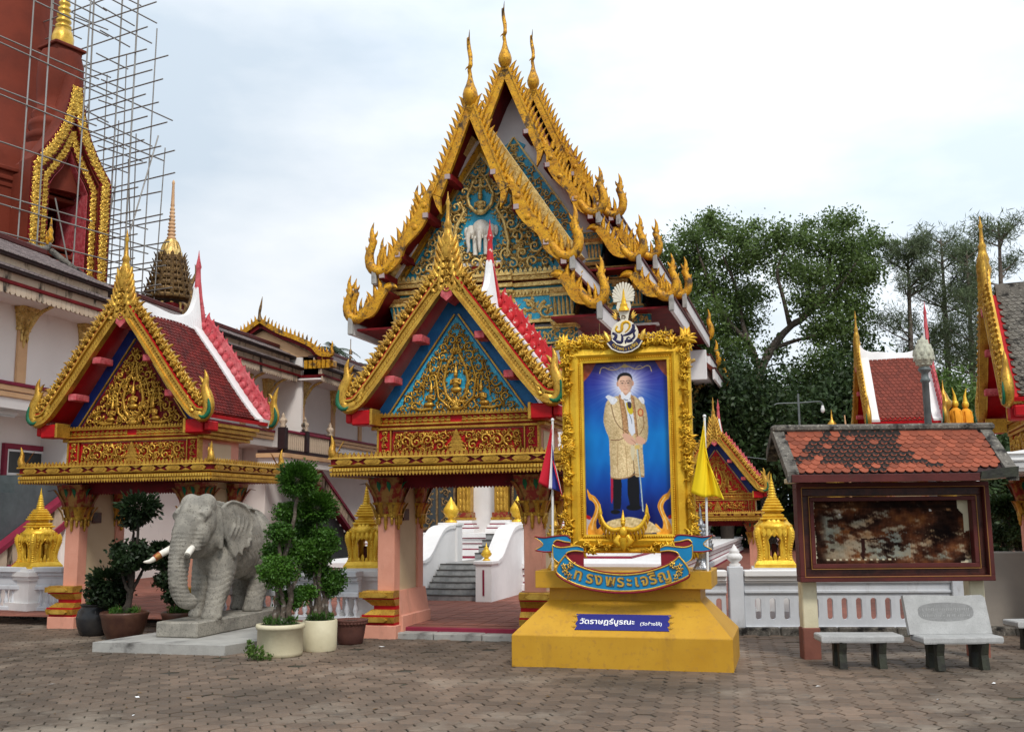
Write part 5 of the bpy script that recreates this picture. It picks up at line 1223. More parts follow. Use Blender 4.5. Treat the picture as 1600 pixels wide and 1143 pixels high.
for fy in (False, True):
    m = MB(); m.band(BP, -.07, .10, -.05, .05, 0); crest(m, BP, -.04, .04, .17, .22, .05, .09, -.5, 0, 1, .6)
    yz(m, 14.05, fy).build('bargeboard', 'gold_old', G2)
    m = MB(); m.band(BP, -.20, -.06, .05, .35, 0); yz(m, 14.05, fy).build('soffit_board', 'dark_red', G2)
def horn_simple(par, x, y, z, s, mt='gold_old'):
    m = MB(); P = pl([(0, .25, .10), (0, 0, 0), (0, -.16, .12), (0, -.10, .36), (0, -.14, .62), (0, -.10, .80)], 12)
    m.tube([(x, y + p[1] * s, z + p[2] * s) for p in P], [s * r for r in (.06, .075, .085, .09, .09, .085, .08, .075, .065, .055, .04, .025, .005)], 7, 0)
    for k in (4, 6, 8): petal(m, (x, y + P[k][1] * s + .05, z + P[k][2] * s), (0, 1), .16 * s, .08 * s, .04 * s, 0)
    return m.build('tail_finial', mt, par)
horn_simple(G2, 14.05, -1.95, 7.62, .7); horn_simple(G2, 14.15, -1.55, 7.30, .8)
m = MB(); P = pl([(14.05, .8, 9.05), (14.02, .82, 9.3), (14.0, .76, 9.6), (14.03, .72, 9.95)], 8); m.tube(P, [.10, .09, .06, .05, .055, .05, .035, .02, .005], 7, 0); m.build('roof_finial', 'dark_gold', G2)
m = MB(); m.box(14.2, 14.6, -2.0, -1.5, 7.26, 7.5, 0, .02)
for k in range(6): m.box(14.02, 14.12, -1.95 + k * .17, -1.83 + k * .17, 7.2, 7.5, 0)
m.build('gable_bracket', 'gold_old', G2)
# lower linking wing in front of the gable
G3 = gallery('gallery_wing', 'lower white wing with tiled roof running behind the red roofed gate', 4.4, 14.3, .3, (6.1, 9.0, 11.9, 13.6), -.1)
# balcony with urns and stairs
bal = thing('balcony', 'weathered tan balcony with small urns, left of the tall gate above the topiary', 'balcony', (-11.5, 23, 0), GY)
m = MB(); m.box(11.4, 15.5, -1.5, -.55, 4.02, 4.14, 0); m.box(11.3, 15.6, -1.56, -.55, 3.88, 4.02, 1); m.box(11.4, 15.5, -1.5, -.58, 3.6, 3.88, 2); m.build('floor', ['tile_edge', 'apricot', 'wall_cream'], bal)
m = MB(); m.box(11.4, 15.5, -1.50, -1.36, 4.72, 4.80, 0, .01); m.build('handrail', 'maroon_trim', bal)
bb_ = MB(); bb_.box(-.05, .05, -.04, .04, 0, .58, 0, .02); bb_me = bb_.mesh('baluster'); bb_me.materials.append(MT['mouldy'])
for k in range(24): link('baluster', bb_me, None, bal, (11.6 + k * .165, -1.43, 4.14))
for x in (13.2, 15.42, 11.45):
    m = MB(); m.box(x - .13, x + .13, -1.56, -1.30, 4.14, 4.86, 0, .012); m.build('post', 'tile_edge', bal)
    m = MB(); m.lathe([(.10, 0), (.13, .05), (.07, .10), (.14, .20), (.12, .28), (.05, .34), (.07, .38), (.01, .50)], 10, 0, (x, -1.43, 4.86)); m.build('urn', 'mouldy', bal)
def stair_rail(par, a, b, y, mt_rail, mt_body, n):
    """a sloping parapet with slots from a = (x, z) down to b = (x, z)"""
    m = MB(); m.prism([(a[0], a[1]), (b[0], b[1]), (b[0], b[1] + .12), (a[0], a[1] + .12)], y - .12, y + .12, 0); m.prism([(a[0], a[1] - .62), (b[0], b[1] - .62), (b[0], b[1] - .46), (a[0], a[1] - .46)], y - .12, y + .12, 0); m.build('handrail', mt_rail, par)
    for k in range(n):
        t = (k + .5) / n; x, z = lerp(a[0], b[0], t), lerp(a[1], b[1], t); w_ = abs(b[0] - a[0]) / n * .34; s_ = (b[1] - a[1]) / (b[0] - a[0])
        m = MB(); m.prism([(x - w_, z - .50 - s_ * w_), (x + w_, z - .50 + s_ * w_), (x + w_, z + .02 + s_ * w_), (x - w_, z + .02 - s_ * w_)], y - .07, y + .07, 0); m.build('baluster', mt_body, par)
s2 = thing('outer_stairs', 'tan and maroon stair parapet descending below the balcony beside the tall gate', 'stairs', (-11.5, 23, 0), GY)
stair_rail(s2, (15.4, 3.55), (19.6, 1.35), -1.0, 'maroon_trim', 'mouldy', 16)
m = MB()
for k in range(10): m.box(15.4 + k * .42, 15.82 + k * .42, -.85, .0, .15, 3.0 - k * .24, 0)
m.build('flight', 'step_dark', s2)
s1 = thing('outer_stairs', 'grey steps with maroon topped tan parapet behind left gold shrine', 'stairs', (-11.5, 23, 0), GY)
stair_rail(s1, (1.35, 2.58), (-2.6, .45), -1.0, 'maroon_trim', 'mouldy', 9)
m = MB(); m.box(.9, 1.5, -1.14, -.9, .15, 2.1, 0); m.build('newel', 'wall_cream', s1)
m = MB()
for k in range(6): m.box(-2.2 + k * .42, -1.78 + k * .42 + (1.4 if k == 5 else 0), -.85, .9, .15, 1.90 + k * .20, 0)
m.build('flight', 'step_dark', s1)
m = MB(); m.prism([(1.35, 2.0), (-2.6, -.1), (1.35, -.1)], -1.02, -.95, 0); m.build('parapet_wall', 'wall_cream', s1)

# dark carved gable roof behind the left gate
dg = thing('small_roof', 'dark weathered carved roof gable peeking out behind the red rear roof edge', 'roof', (-8.35, 26.2, 0), yawm(16))
m = MB(); Q = pl([(0, 7.35), (.22, 6.7), (.48, 6.1), (.62, 5.6), (.85, 5.2)], 10)
m.prism([(0, 7.2), (0.62, 5.3), (-.62, 5.3)], .06, .30, 0); m.build('gable_panel', 'dark_gold', dg)
for sx in (-1, 1):
    m = MB(); m.band([(-p[0], p[1]) for p in Q][::-1], -.04, .16, -.06, .06, 0); crest(m, [(-p[0], p[1]) for p in Q][::-1], -.05, .05, .20, .26, .06, .12, -.5, 0, 1, .8); (m if sx < 0 else mirrored(m)).build('bargeboard', 'dark_gold', dg)
    m = MB()
    for (hx, hz) in ((.40, 6.25), (.86, 5.15)): m.tube(pl([(-hx, -.02, hz), (-hx - .14, -.02, hz - .02), (-hx - .20, -.02, hz + .2), (-hx - .16, -.02, hz + .45), (-hx - .22, -.02, hz + .7)], 8), [.07, .08, .085, .08, .07, .06, .045, .03, .006], 6, 0)
    (m if sx < 0 else mirrored(m)).build('tail_finial', 'dark_gold', dg)
m = MB(); m.tube(pl([(0, 0, 7.3), (.02, 0, 7.6), (-.02, -.04, 7.9), (.10, .02, 8.25), (.06, 0, 8.5)], 8), [.12, .11, .07, .05, .055, .05, .04, .025, .005], 6, 0); m.build('roof_finial', 'dark_gold', dg)

# ------------------------------------------------------------------ blackened gold spire roof
sp = thing('spire', 'tiered dark gold spire roof rising behind the left gate', 'spire', (-13.65, 40, 0), yawm(20)); sp.scale = (.86, .86, 1)
m = MB()
prof = [(1.22, 10.2), (1.26, 10.5)]
zs = 10.5; r = 1.22
for k in range(7):
    m.lathe([(r * .80, zs - .05), (r, zs), (r * 1.02, zs + .06), (r * .86, zs + .13), (r * .80, zs + .26)], 12, 0, rot=PI / 12, smooth=False)
    for j in range(12):
        a = j * PI / 6 + PI / 12; c, s_ = math.cos(a), math.sin(a)
        petal(m, (r * .92 * c, r * .92 * s_, zs + .05), (c, s_), .30, .10, .11, 0, 3)
        m.lathe([(.05, 0), (.06, .05), (.02, .14), (.004, .30)], 5, 0, (r * .97 * math.cos(a + PI / 12), r * .97 * math.sin(a + PI / 12), zs + .05))
    zs += .265; r *= .905
m.build('tiered_roof', 'dark_gold', sp)
m = MB(); m.lathe([(.56, 12.30), (.52, 12.45), (.36, 12.72), (.27, 12.98)], 14, 0)
for j in range(14): petal(m, (.5 * math.cos(j * .449), .5 * math.sin(j * .449), 12.3), (-math.cos(j * .449), -math.sin(j * .449)), .62, .18, .085, 0, 3)
m.build('lotus_neck', 'gold_dim', sp)
m = MB(); pr = [(.20, 12.95)]
for k in range(9): z = 13.0 + k * .15; rr_ = .21 - k * .012; pr += [(rr_ * .75, z), (rr_, z + .04), (rr_, z + .09), (rr_ * .72, z + .13)]
pr += [(.08, 14.38), (.10, 14.42), (.085, 14.5), (.055, 15.30), (.075, 15.36), (.05, 15.44), (.005, 15.5)]
m.lathe(pr, 10, 0); m.build('ringed_spire', 'apricot', sp)
m = MB(); m.box(-.85, .85, -.85, .85, 9.0, 10.25, 0); m.build('lantern', 'dark_red', sp)
m = MB()
for j in range(16): a = j * PI / 8; m.lathe([(.05, 9.6), (.05, 10.2), (.09, 10.3)], 6, 0, (1.05 * math.cos(a), 1.05 * math.sin(a), 0))
m.build('colonnette', 'gold_dim', sp, kind='stuff')

# ------------------------------------------------------------------ brick red stupa tower under scaffolding
TW = thing('stupa_tower', 'brick red stupa tower with gold edged niche under scaffolding', 'tower', (-16.56, 36.65, 0), math.radians(57)); TW.scale = (1.12, 1, 1)
m = MB(); m.box(-3.6, -1.0, .5, 6.0, 0.1, 14.4, 0); m.box(-1.0, 1.75, 2.6, 6.0, .1, 14.4, 0); m.build('body', 'tower', TW)
m = MB()
for z, e in ((11.3, .18), (11.55, .30), (11.85, .16), (13.7, .14), (13.95, .26), (14.3, .36)): m.box(-3.6 - e, 1.75 + e * .2, .5 - e * .3, 6.0, z, z + .16, 0, .03)
m.build('moulding', 'tower', TW)
m = MB(); m.box(-1.55, -.80, .0, 2.6, 0.1, 14.2, 0); m.box(.80, 1.55, .0, 2.6, 0.1, 14.2, 0); m.prism([(-1.4, 14.2), (-.8, 14.2), (0, 15.75), (.8, 14.2), (1.4, 14.2), (.4, 16.2), (0, 17.6), (-.4, 16.2)], .0, .5, 0); nb = m.build('porch', 'tower', TW)
arch_o = [(-1.45, 9.0), (-1.45, 14.7)] + pl([(-1.45, 14.7), (-1.0, 15.35), (-.5, 16.3), (-.2, 17.4), (0, 18.7)], 8)[1:]
arch_m = [(-1.02, 9.0), (-1.02, 14.35)] + pl([(-1.02, 14.35), (-.7, 14.9), (-.36, 15.6), (-.12, 16.3), (0, 16.9)], 8)[1:]
arch_i = [(-.76, 9.0), (-.76, 14.0)] + pl([(-.76, 14.0), (-.58, 14.35), (-.30, 14.75), (-.10, 15.2), (0, 15.6)], 8)[1:]
def arch_face(mb, A, B, y0, y1, mi):
    for sx in (-1, 1):
        for i in range(len(A) - 1):
            q = [(sx * A[i][0], A[i][1]), (sx * B[i][0], B[i][1]), (sx * B[i + 1][0], B[i + 1][1]), (sx * A[i + 1][0], A[i + 1][1])]
            if sx > 0: q = q[::-1]
            mb.prism(q, y0, y1, mi)
m = MB(); arch_face(m, arch_o, arch_m, -.45, .3, 0); arch_face(m, [(a[0] * 1.0, a[1]) for a in arch_m], arch_i, -.30, .3, 0); m.build('niche_front', 'tower', TW)
m = MB(); arch_face(m, [(p[0] * .92, p[1]) for p in arch_i], [(p[0] * .90, p[1] - .02) for p in arch_i], -.28, 1.6, 0); m.build('reveal', 'pinkred', TW)
m = MB(); m.prism([(-.9, 9), (.9, 9), (.9, 14.3), (0, 15.6), (-.9, 14.3)], 2.45, 2.5, 0); m.build('niche_back', 'dark_red', TW)
def gold_strip(path, w, y, name, sx, step=.19):
    m = MB(); m.band(path, -w / 2, w / 2, y - .05, y, 1)
    for k, (x, z, tx, tz) in enumerate(walk(path, step)):
        a = math.atan2(tz, tx); m.scroll(x, z, w * .38, k * 1.3, 1 if k % 2 else -1, y - .04, .08, 0, 4, 1.0)
        for d in (-.8, .8, 2.3, -2.3): m.flame((x, z), a + d, w * .60, w * .20, 1 if d > 0 else -1, y - .05, .07, 0, .9)
    (m if sx < 0 else mirrored(m)).build(name, ['gold_bright', 'dark_red'], TW)
for sx in (-1, 1):
    gold_strip([((a[0] + b[0]) / 2, (a[1] + b[1]) / 2) for a, b in zip(arch_o, arch_m)], .42, -.46, 'gold_border', sx)
    gold_strip([((a[0] + b[0]) / 2, (a[1] + b[1]) / 2) for a, b in zip(arch_m, arch_i)], .32, -.31, 'gold_border', sx)
# sloping roof over the porch and the round corner turret
m = MB()
for sx in (-1, 1):
    A = [(sx * p[0], p[1]) for p in arch_o[1:]]
    for i in range(len(A) - 1):
        q = [(A[i][0], -.44, A[i][1]), (A[i][0], .55, A[i][1] - .1), (A[i + 1][0], .55, A[i + 1][1] - .1), (A[i + 1][0], -.44, A[i + 1][1])]
        m.add(q, [(0, 1, 2, 3)] if sx > 0 else [(3, 2, 1, 0)])
m.build('porch_roof', 'tower', TW)
def w2l(x, y):
    dx, dy = x + 16.56, y - 36.65; a = -math.radians(57); q = rot2(dx, dy, a); return (q[0] / 1.12, q[1])
tx_, ty_ = w2l(-17.32, 37.5)
m = MB(); m.lathe([(1.10, 14.0), (1.10, 15.8), (.80, 15.9), (.98, 16.05), (1.02, 16.25), (.86, 16.42), (.96, 16.58), (.94, 16.80), (.80, 16.92), (.88, 17.08), (.84, 17.25), (.70, 17.36), (.74, 17.8), (.77, 18.6), (.75, 19.3), (.66, 19.7)], 24, 0, (tx_, ty_, 0)); m.build('turret', 'tower', TW)
m = MB(); m.box(tx_ - .50, tx_ + .50, ty_ - .50, ty_ + .50, 19.65, 20.05, 0, .04); m.box(tx_ - .60, tx_ + .60, ty_ - .60, ty_ + .60, 19.85, 19.98, 0, .03); m.build('turret_cap', 'tower', TW)
m = MB(); pr = [(.36, 20.04), (.38, 20.4), (.30, 20.7)]
for k in range(9): z = 20.75 + k * .24; rr_ = .28 - k * .02; pr += [(rr_ * .75, z), (rr_, z + .06), (rr_, z + .14), (rr_ * .72, z + .2)]
pr += [(.08, 23.2), (.02, 24.6)]
m.lathe(pr, 12, 0, (tx_, ty_, 0)); m.build('turret_spire', 'gold_bright', TW)
bx_, by_ = w2l(-21.3, 41.0)
m = MB(); m.lathe([(3.0, 10), (3.0, 14.5), (2.5, 14.7), (2.7, 15.3), (2.2, 15.6), (2.4, 16.2), (2.0, 17.0), (1.9, 20), (1.75, 26), (1.2, 34)], 28, 0, (bx_, by_, 0)); m.build('main_spire', 'tower', TW)

SC = thing('scaffold', 'grey steel tube scaffolding around the red tower', 'scaffold', (-16.56, 36.65, 0), math.radians(62))
cy = MB(); cy.lathe([(.028, 0), (.028, 1)], 6, 0); cy_me = cy.mesh('scaffold_tube'); cy_me.materials.append(MT['steel'])
rs = random.Random(5)
def pole(a, b, r=1.0):
    a, b = Vector(a), Vector(b); d = b - a
    o = link('scaffold_tube', cy_me, None, SC, a); o.rotation_euler = d.to_track_quat('Z', 'Y').to_euler(); o.scale = (r, r, d.length)
XS = (-4.3, -2.6, -1.75, -.35, 1.85, 2.75)
for x in XS[:4]:
    pole((x + rs.uniform(-.05, .05), -1.05, 7.5), (x + rs.uniform(-.3, .3), -1.1, 23 + rs.uniform(0, 4)))
for x in (1.9, 2.7, 3.3):
    for y in (-1.1, -.1, 1.2, 2.6, 4.0):
        if rs.random() < .12: continue
        zt = {1.9: 30, 2.7: 21, 3.3: 17.5}[x] - (y + 1.1) * .1 + rs.uniform(-1, 1)
        pole((x + rs.uniform(-.08, .08), y, 7.0), (x + rs.uniform(-.35, .35), y + rs.uniform(-.2, .2), zt), 1.25 if x == 1.9 else .9)
for k in range(15):
    z = 10.6 + k * .92
    if k in (0, 1, 2, 6, 8, 11, 12, 14):
        pole((-5.2 + rs.uniform(-.4, .4), -1.12, z + rs.uniform(-.08, .08)), ((3.6 if z < 18 else 2.6) + rs.uniform(-.3, .5), -1.12, z + rs.uniform(-.1, .1)))
    if k % 2 == 0: pole((-4.8, -1.0, z + .3), (.5 + rs.uniform(-.6, .6), -1.0, z + .35))
    for y in (-.15, 1.2, 2.6):
        if rs.random() < .8: pole((1.2 + rs.uniform(-.3, .3), y, z + rs.uniform(-.1, .1)), ((3.6 if z < 17.5 else 2.6) + rs.uniform(-.3, .4), y + rs.uniform(-.1, .1), z + rs.uniform(-.1, .1)))
    for x in (1.9, 2.7, 3.3):
        if x > 2.5 and z > 20: continue
        if x > 3 and z > 17: continue
        if rs.random() < .85: pole((x, -2.0 + rs.uniform(-.3, .3), z + .1), (x + rs.uniform(-.15, .15), 4.4 + rs.uniform(-.4, .4), z + .1 + rs.uniform(-.1, .1)))
for (a, b) in (((-.35, -1.1, 10.4), (-1.2, -1.1, 13.2)), ((1.9, -1.15, 12), (3.3, -1.15, 17)), ((2.7, 1.2, 11), (3.4, 1.3, 15.5)), ((1.9, 2.6, 14), (3.0, 2.7, 19)), ((3.3, -.1, 10), (2.7, -.2, 16))): pole(a, b)
# ------------------------------------------------------------------ portrait monument
MO = (1.30, 13.13, 0); MR = yawm(15)
pd = thing('monument_pedestal', 'stepped flat gold pedestal with sloping apron and blue lettered plate', 'pedestal', MO, MR)
m = MB(); m.box(-1.39, 1.39, 0, 1.5, -.01, .39, 0, .008); m.build('plinth', 'gold_paint', pd)
m = MB(); frustum(m, (-1.386, 1.386, .004, 1.49), .389, (-.99, .99, .45, 1.25), .80, 0); m.build('sloping_apron', 'gold_paint', pd)
m = MB(); m.box(-.985, .985, .455, 1.24, .79, .965, 0, .004); m.build('die', 'gold_paint', pd)
m = MB(); m.box(-1.14, 1.14, .30, 1.36, .96, 1.18, 0, .006); m.build('cap', 'gold_paint', pd)
# blue plate lying on the apron
sl = math.atan2(.80 - .389, .446); ca, sa = math.cos(sl), math.sin(sl)
def on_apron(x, t, h=0.0): return (x, .004 + ca * t - sa * h, .389 + sa * t + ca * h)
np_ = MB()
out = [(-.60, .10), (.60, .10), (.585, .135), (.575, .16), (.60, .20), (.575, .26), (.60, .335), (.61, .36), (-.61, .36), (-.60, .335), (-.575, .26), (-.60, .20), (-.575, .16), (-.585, .135)]
out = [(x + .02, t) for x, t in out]
V = [on_apron(x, t, .010) for x, t in out] + [on_apron(x, t, .002) for x, t in out]; n = len(out)
np_.add(V, [tuple(range(n))] + [((i + 1) % n, i, n + i, n + (i + 1) % n) for i in range(n)])
plate = np_.build('nameplate', 'navy_sign', pd)
TM = Matrix(((1, 0, 0, 0), (0, ca, -sa, 0), (0, sa, ca, 0), (0, 0, 0, 1)))
def apron_text(txt, size, x, t, bold):
    me = text_mesh(txt, .2, .002, 'CENTER', bold); me.materials.append(MT['white_ink'])
    vs_ = [v.co.x for v in me.vertices]; k_ = size / (max(vs_) - min(vs_)); me.transform(Matrix.Diagonal((k_, k_, 1, 1)) @ Matrix.Translation((-(max(vs_) + min(vs_)) / 2, 0, 0)))
    o = link('lettering', me, None, plate); p = on_apron(x, t, .0125); o.matrix_local = Matrix.Translation(p) @ TM; return o
apron_text('วัดราษฎร์บูรณะ', .70, -.175, .195, .003); apron_text('(วัดช้างให้)', .27, .385, .185, .002)
m = MB()
for sx in (-1, 1):
    for k in range(3): 
        c = (sx * .61 + .02, .14 + .09 * k)
        for a in (0.4, 1.5, 2.6):
            p = [on_apron(c[0] + math.cos(a) * r * sx + math.cos(a + 1.57) * w_, c[1] + math.sin(a) * r + math.sin(a + 1.57) * w_, .013) for r, w_ in ((0, -.012), (.05, 0), (0, .012))]; m.add(p, [(0, 1, 2)] if sx > 0 else [(2, 1, 0)])
m.build('plate_flourish', 'gold_bright', plate)

# the portrait in its frame
pf = thing('framed_portrait', 'large gold framed portrait of a standing man in a gold brocade robe', 'portrait', MO, MR)
CX_, X0, X1, Z0, Z1 = .085, -.485, .655, 1.64, 3.93
m = MB()
def mould(prof):
    """mitred frame moulding; prof [(inward distance from the outer edge, y)]"""
    ox0, ox1, oz0, oz1 = X0 - .295, X1 + .295, Z0 - .24, Z1 + .30
    k = len(prof); V = []
    for (cxs, czs) in ((0, 0), (1, 0), (1, 1), (0, 1)):
        for d, y in prof:
            fx, fz0, fz1 = d / .295, d / .295 * .24, d / .295 * .30
            x = ox1 - d if cxs else ox0 + d; z = (oz1 - fz1) if czs else (oz0 + fz0); V.append((x, y, z))
    F = []
    for c in range(4):
        a, b = c * k, ((c + 1) % 4) * k
        for i in range(k - 1): F.append((a + i, b + i, b + i + 1, a + i + 1))
    return V, F
V, F = mould([(0, .62), (0, .50), (.03, .47), (.055, .49), (.09, .50), (.12, .46), (.20, .43), (.235, .46), (.25, .48), (.27, .455), (.30, .46), (.295, .51), (.295, .56)])
m.add(V, F, 0); fr_ = m.build('frame', 'gold_frame', pf)
m = MB(); m.box(X0 - .28, X1 + .28, .56, .62, Z0 - .2, Z1 + .25, 0); m.build('backing', 'gold_paint', pf)
for (a, b, nn) in (((X0 - .04, Z0 - .03), (X1 + .04, Z0 - .03), 40), ((X0 - .04, Z1 + .04), (X1 + .04, Z1 + .04), 40), ((X0 - .04, Z0), (X0 - .04, Z1), 80), ((X1 + .04, Z0), (X1 + .04, Z1), 80)):
    m = MB()
    for k in range(nn): m.ball((lerp(a[0], b[0], (k + .5) / nn), .455, lerp(a[1], b[1], (k + .5) / nn)), .012, 0, 5, 4)
    m.build('bead_row', 'gold_frame', fr_, kind='stuff')
def rococo(cx, cz, dirs, s, seed, name='corner_ornament'):
    m = MB(); r = random.Random(seed)
    for (ax, az) in dirs:
        for k in range(int(9 * s) + 4):
            t = k / 8 * s; x = cx + ax * t * .52 + r.uniform(-.05, .05) * s; z = cz + az * t * .52 + r.uniform(-.05, .05) * s
            q = max(.35, 1 - t / s * .45)
            m.scroll(x, z, .075 * q * r.uniform(.7, 1.2), r.uniform(0, 6), r.choice((-1, 1)), .46, .09, 0, 5, 1.0)
            for j in range(3):
                a = r.uniform(0, 6.28); m.flame((x, z), a, .14 * q, .032 * q, r.choice((-1, 1)), .455, .06, 0, 1.2)
    for k in range(6):
        a = math.atan2(-sum(d[1] for d in dirs), -sum(d[0] for d in dirs)) + (k - 2.5) * .35
        m.flame((cx, cz), a, .17 * s, .045 * s, 1 if k > 2 else -1, .45, .07, 0, .7)
    return m.build(name, 'gold_frame', pf)
ox0, ox1, oz0, oz1 = X0 - .25, X1 + .25, Z0 - .17, Z1 + .24
rococo(ox0 + .02, oz1 + .0, ((1, 0), (0, -1)), 1.0, 1); rococo(ox1 - .02, oz1 + .0, ((-1, 0), (0, -1)), 1.1, 2); rococo(ox0, oz0, ((1, 0), (0, 1)), .95, 3); rococo(ox1, oz0, ((-1, 0), (0, 1)), .95, 4)
rococo(ox0 + .02, 2.78, ((0, 1), (0, -1)), .75, 5, 'side_ornament'); rococo(ox1 - .02, 2.78, ((0, 1), (0, -1)), .75, 6, 'side_ornament')
m = MB(); r = random.Random(9)
for k in range(26):
    t = (k + .5) / 26; x = lerp(ox0 + .2, ox1 - .2, t); z = oz1 + .055 + .05 * abs(2 * t - 1) ** 1.5
    m.scroll(x, z, .055, r.uniform(0, 6), r.choice((-1, 1)), .47, .07, 0, 5, 1.0)
m.build('top_ornament', 'gold_frame', pf)

# the print: painted on a fine grid as a colour per vertex, flat like a poster
def paint_print():
    SC2 = 2; W, Hh = 176, 344
    Xg, Yg = np.meshgrid(112 + (np.arange(W * SC2) + .5) / (W * SC2) * 468, 118 + (np.arange(Hh * SC2) + .5) / (Hh * SC2) * 942)
    img = np.zeros(Xg.shape + (3,))
    def nz(sx, sy, seed, octv=3):
        r = np.random.default_rng(seed); out = np.zeros(Xg.shape)
        for o in range(octv):
            a = r.uniform(0, 6.28, 6); fx = r.normal(size=6) / sx * 2 ** o; fy = r.normal(size=6) / sy * 2 ** o
            for i in range(6): out += np.sin(Xg * fx[i] + Yg * fy[i] + a[i]) / 2 ** o / 6
        return out
    stops = [(118, (34, 22, 104)), (230, (30, 40, 150)), (380, (10, 82, 178)), (520, (2, 122, 204)), (660, (2, 112, 196)), (800, (4, 70, 165)), (900, (8, 36, 120)), (1060, (10, 16, 80))]
    for c in range(3): img[..., c] = np.interp(Yg, [s[0] for s in stops], [s[1][c] for s in stops])
    img += nz(40, 60, 3)[..., None] * np.array((6, 14, 16)); 
    dx, dy = Xg - 343, Yg - 245; rr = np.hypot(dx, dy); an = np.arctan2(dy, dx)
    rays = .6 + .4 * np.sin(an * 44) * np.sin(an * 17 + 1)
    gl = np.clip(np.exp(-(rr / 95) ** 2) * .95 + np.exp(-(rr / 150) ** 2) * .35 * rays, 0, 1)[..., None]
    img = img * (1 - gl) + np.array((225, 230, 250)) * gl
    def poly(pts, smooth=True):
        P = np.array(pl([tuple(p) for p in pts + [pts[0]]], len(pts) * 4)) if smooth else np.array(pts, float)
        ins = np.zeros(Xg.shape, bool)
        x0, y0 = P.min(0); x1, y1 = P.max(0); sel = (Xg >= x0) & (Xg <= x1) & (Yg >= y0) & (Yg <= y1)
        xs, ys = Xg[sel], Yg[sel]; q = np.zeros(xs.shape, bool); n_ = len(P)
        for i in range(n_):
            (ax, ay), (bx, by) = P[i], P[(i + 1) % n_]
            if ay == by: continue
            cond = ((ay > ys) != (by > ys)); q ^= cond & (xs < (bx - ax) * (ys - ay) / (by - ay) + ax)
        ins[sel] = q; return ins
    def ell(cx, cy, rx, ry): return ((Xg - cx) / rx) ** 2 + ((Yg - cy) / ry) ** 2 < 1
    def line(pts, w):
        out = np.zeros(Xg.shape, bool); P = pl(pts, len(pts) * 6)
        for (ax, ay), (bx, by) in zip(P[:-1], P[1:]):
            vx, vy = bx - ax, by - ay; L2 = vx * vx + vy * vy + 1e-9
            t = np.clip(((Xg - ax) * vx + (Yg - ay) * vy) / L2, 0, 1); out |= (Xg - ax - t * vx) ** 2 + (Yg - ay - t * vy) ** 2 < w * w / 4
        return out
    def put(msk, col, tex=None, amp=0):
        c = np.array(col, float)
        v = np.broadcast_to(c, img[msk].shape).copy()
        if tex is not None: v += tex[msk][:, None] * amp
        img[msk] = np.clip(v, 0, 255)
    # drapes and top ornament
    for s in (0, 1):
        f = (lambda p: (692 - p[0], p[1])) if s else (lambda p: p)
        put(poly([f(p) for p in ((108, 112), (180, 112), (172, 140), (158, 165), (140, 190), (118, 214), (106, 216))]), (150, 70, 46), nz(10, 14, 5), 26)
        put(line([f(p) for p in ((203, 178), (212, 150), (232, 146), (256, 158), (290, 162), (320, 148), (343, 140))], 5), (214, 184, 128)); put(line([f(p) for p in ((252, 152), (270, 144), (290, 158))], 3), (214, 184, 128))
    put(poly([(318, 146), (330, 138), (343, 130), (356, 138), (368, 146), (343, 152)]), (196, 170, 110))
    # legs, shoes, red sash stripe
    put(poly([(262, 730), (308, 730), (310, 800), (304, 900), (300, 925), (262, 925), (262, 850)], False), (14, 12, 20)); put(poly([(344, 730), (402, 730), (406, 800), (404, 905), (352, 905), (340, 840)], False), (12, 11, 18))
    put(poly([(250, 745), (264, 745), (262, 860), (254, 895), (249, 880)], False), (176, 24, 62)); put(ell(272, 938, 26, 12), (8, 8, 14)); put(ell(372, 915, 40, 17), (8, 8, 14))
    # robe
    rgn = np.random.default_rng(33); q_ = rgn.normal(size=Xg.shape)
    for _ in range(2): q_ = (q_ + np.roll(q_, 1, 0) + np.roll(q_, -1, 0) + np.roll(q_, 1, 1) + np.roll(q_, -1, 1)) / 2.6
    br = q_ * .55 + nz(5, 7, 21, 2) * .35; br2 = nz(26, 60, 22, 2)
    robe = poly([(300, 305), (262, 318), (236, 340), (222, 400), (219, 450), (232, 500), (246, 540), (248, 620), (250, 700), (254, 752), (300, 757), (350, 750), (372, 735), (382, 720), (386, 748), (410, 752), (434, 745), (432, 660), (430, 580), (452, 560), (462, 500), (460, 430), (452, 380), (440, 345), (410, 325), (384, 308), (343, 330)])
    put(robe, (228, 200, 150), br, 26); img[robe] += (br2[robe] * 20)[:, None]; shd = np.clip(1 - np.abs(Xg - 335) / 125, 0, 1) ** .5; img[robe] *= (.72 + .30 * shd[robe])[:, None]
    # shirt front, collar, sash
    put(poly([(318, 300), (368, 300), (384, 420), (392, 520), (360, 530), (346, 420), (330, 360)], False), (200, 164, 108), br, 24)
    put(poly([(322, 286), (366, 286), (372, 330), (384, 420), (392, 512), (372, 530), (356, 500), (350, 400), (336, 340)], False), (226, 230, 240))
    put(poly([(344, 345), (376, 350), (382, 400), (366, 410), (350, 385)]), (214, 190, 40)); put(poly([(352, 340), (372, 345), (374, 372), (362, 378), (354, 366)]), (60, 50, 70)); put(line([(326, 318), (348, 332), (370, 322)], 4), (90, 96, 110)); put(line([(362, 410), (372, 440), (374, 462)], 3), (80, 90, 100))
    # lapels
    for pts in ([(306, 300), (322, 300), (346, 420), (352, 520), (346, 560), (330, 540), (322, 420)], [(370, 300), (386, 310), (396, 380), (402, 470), (410, 560), (394, 560), (388, 440)]): put(poly(pts, False), (186, 140, 94), br, 30)
    put(line([(328, 330), (350, 450), (354, 545)], 3), (120, 84, 60)); put(line([(388, 320), (398, 430), (402, 540)], 3), (120, 84, 60)); put(line([(306, 310), (320, 420), (326, 520)], 3), (128, 92, 62))
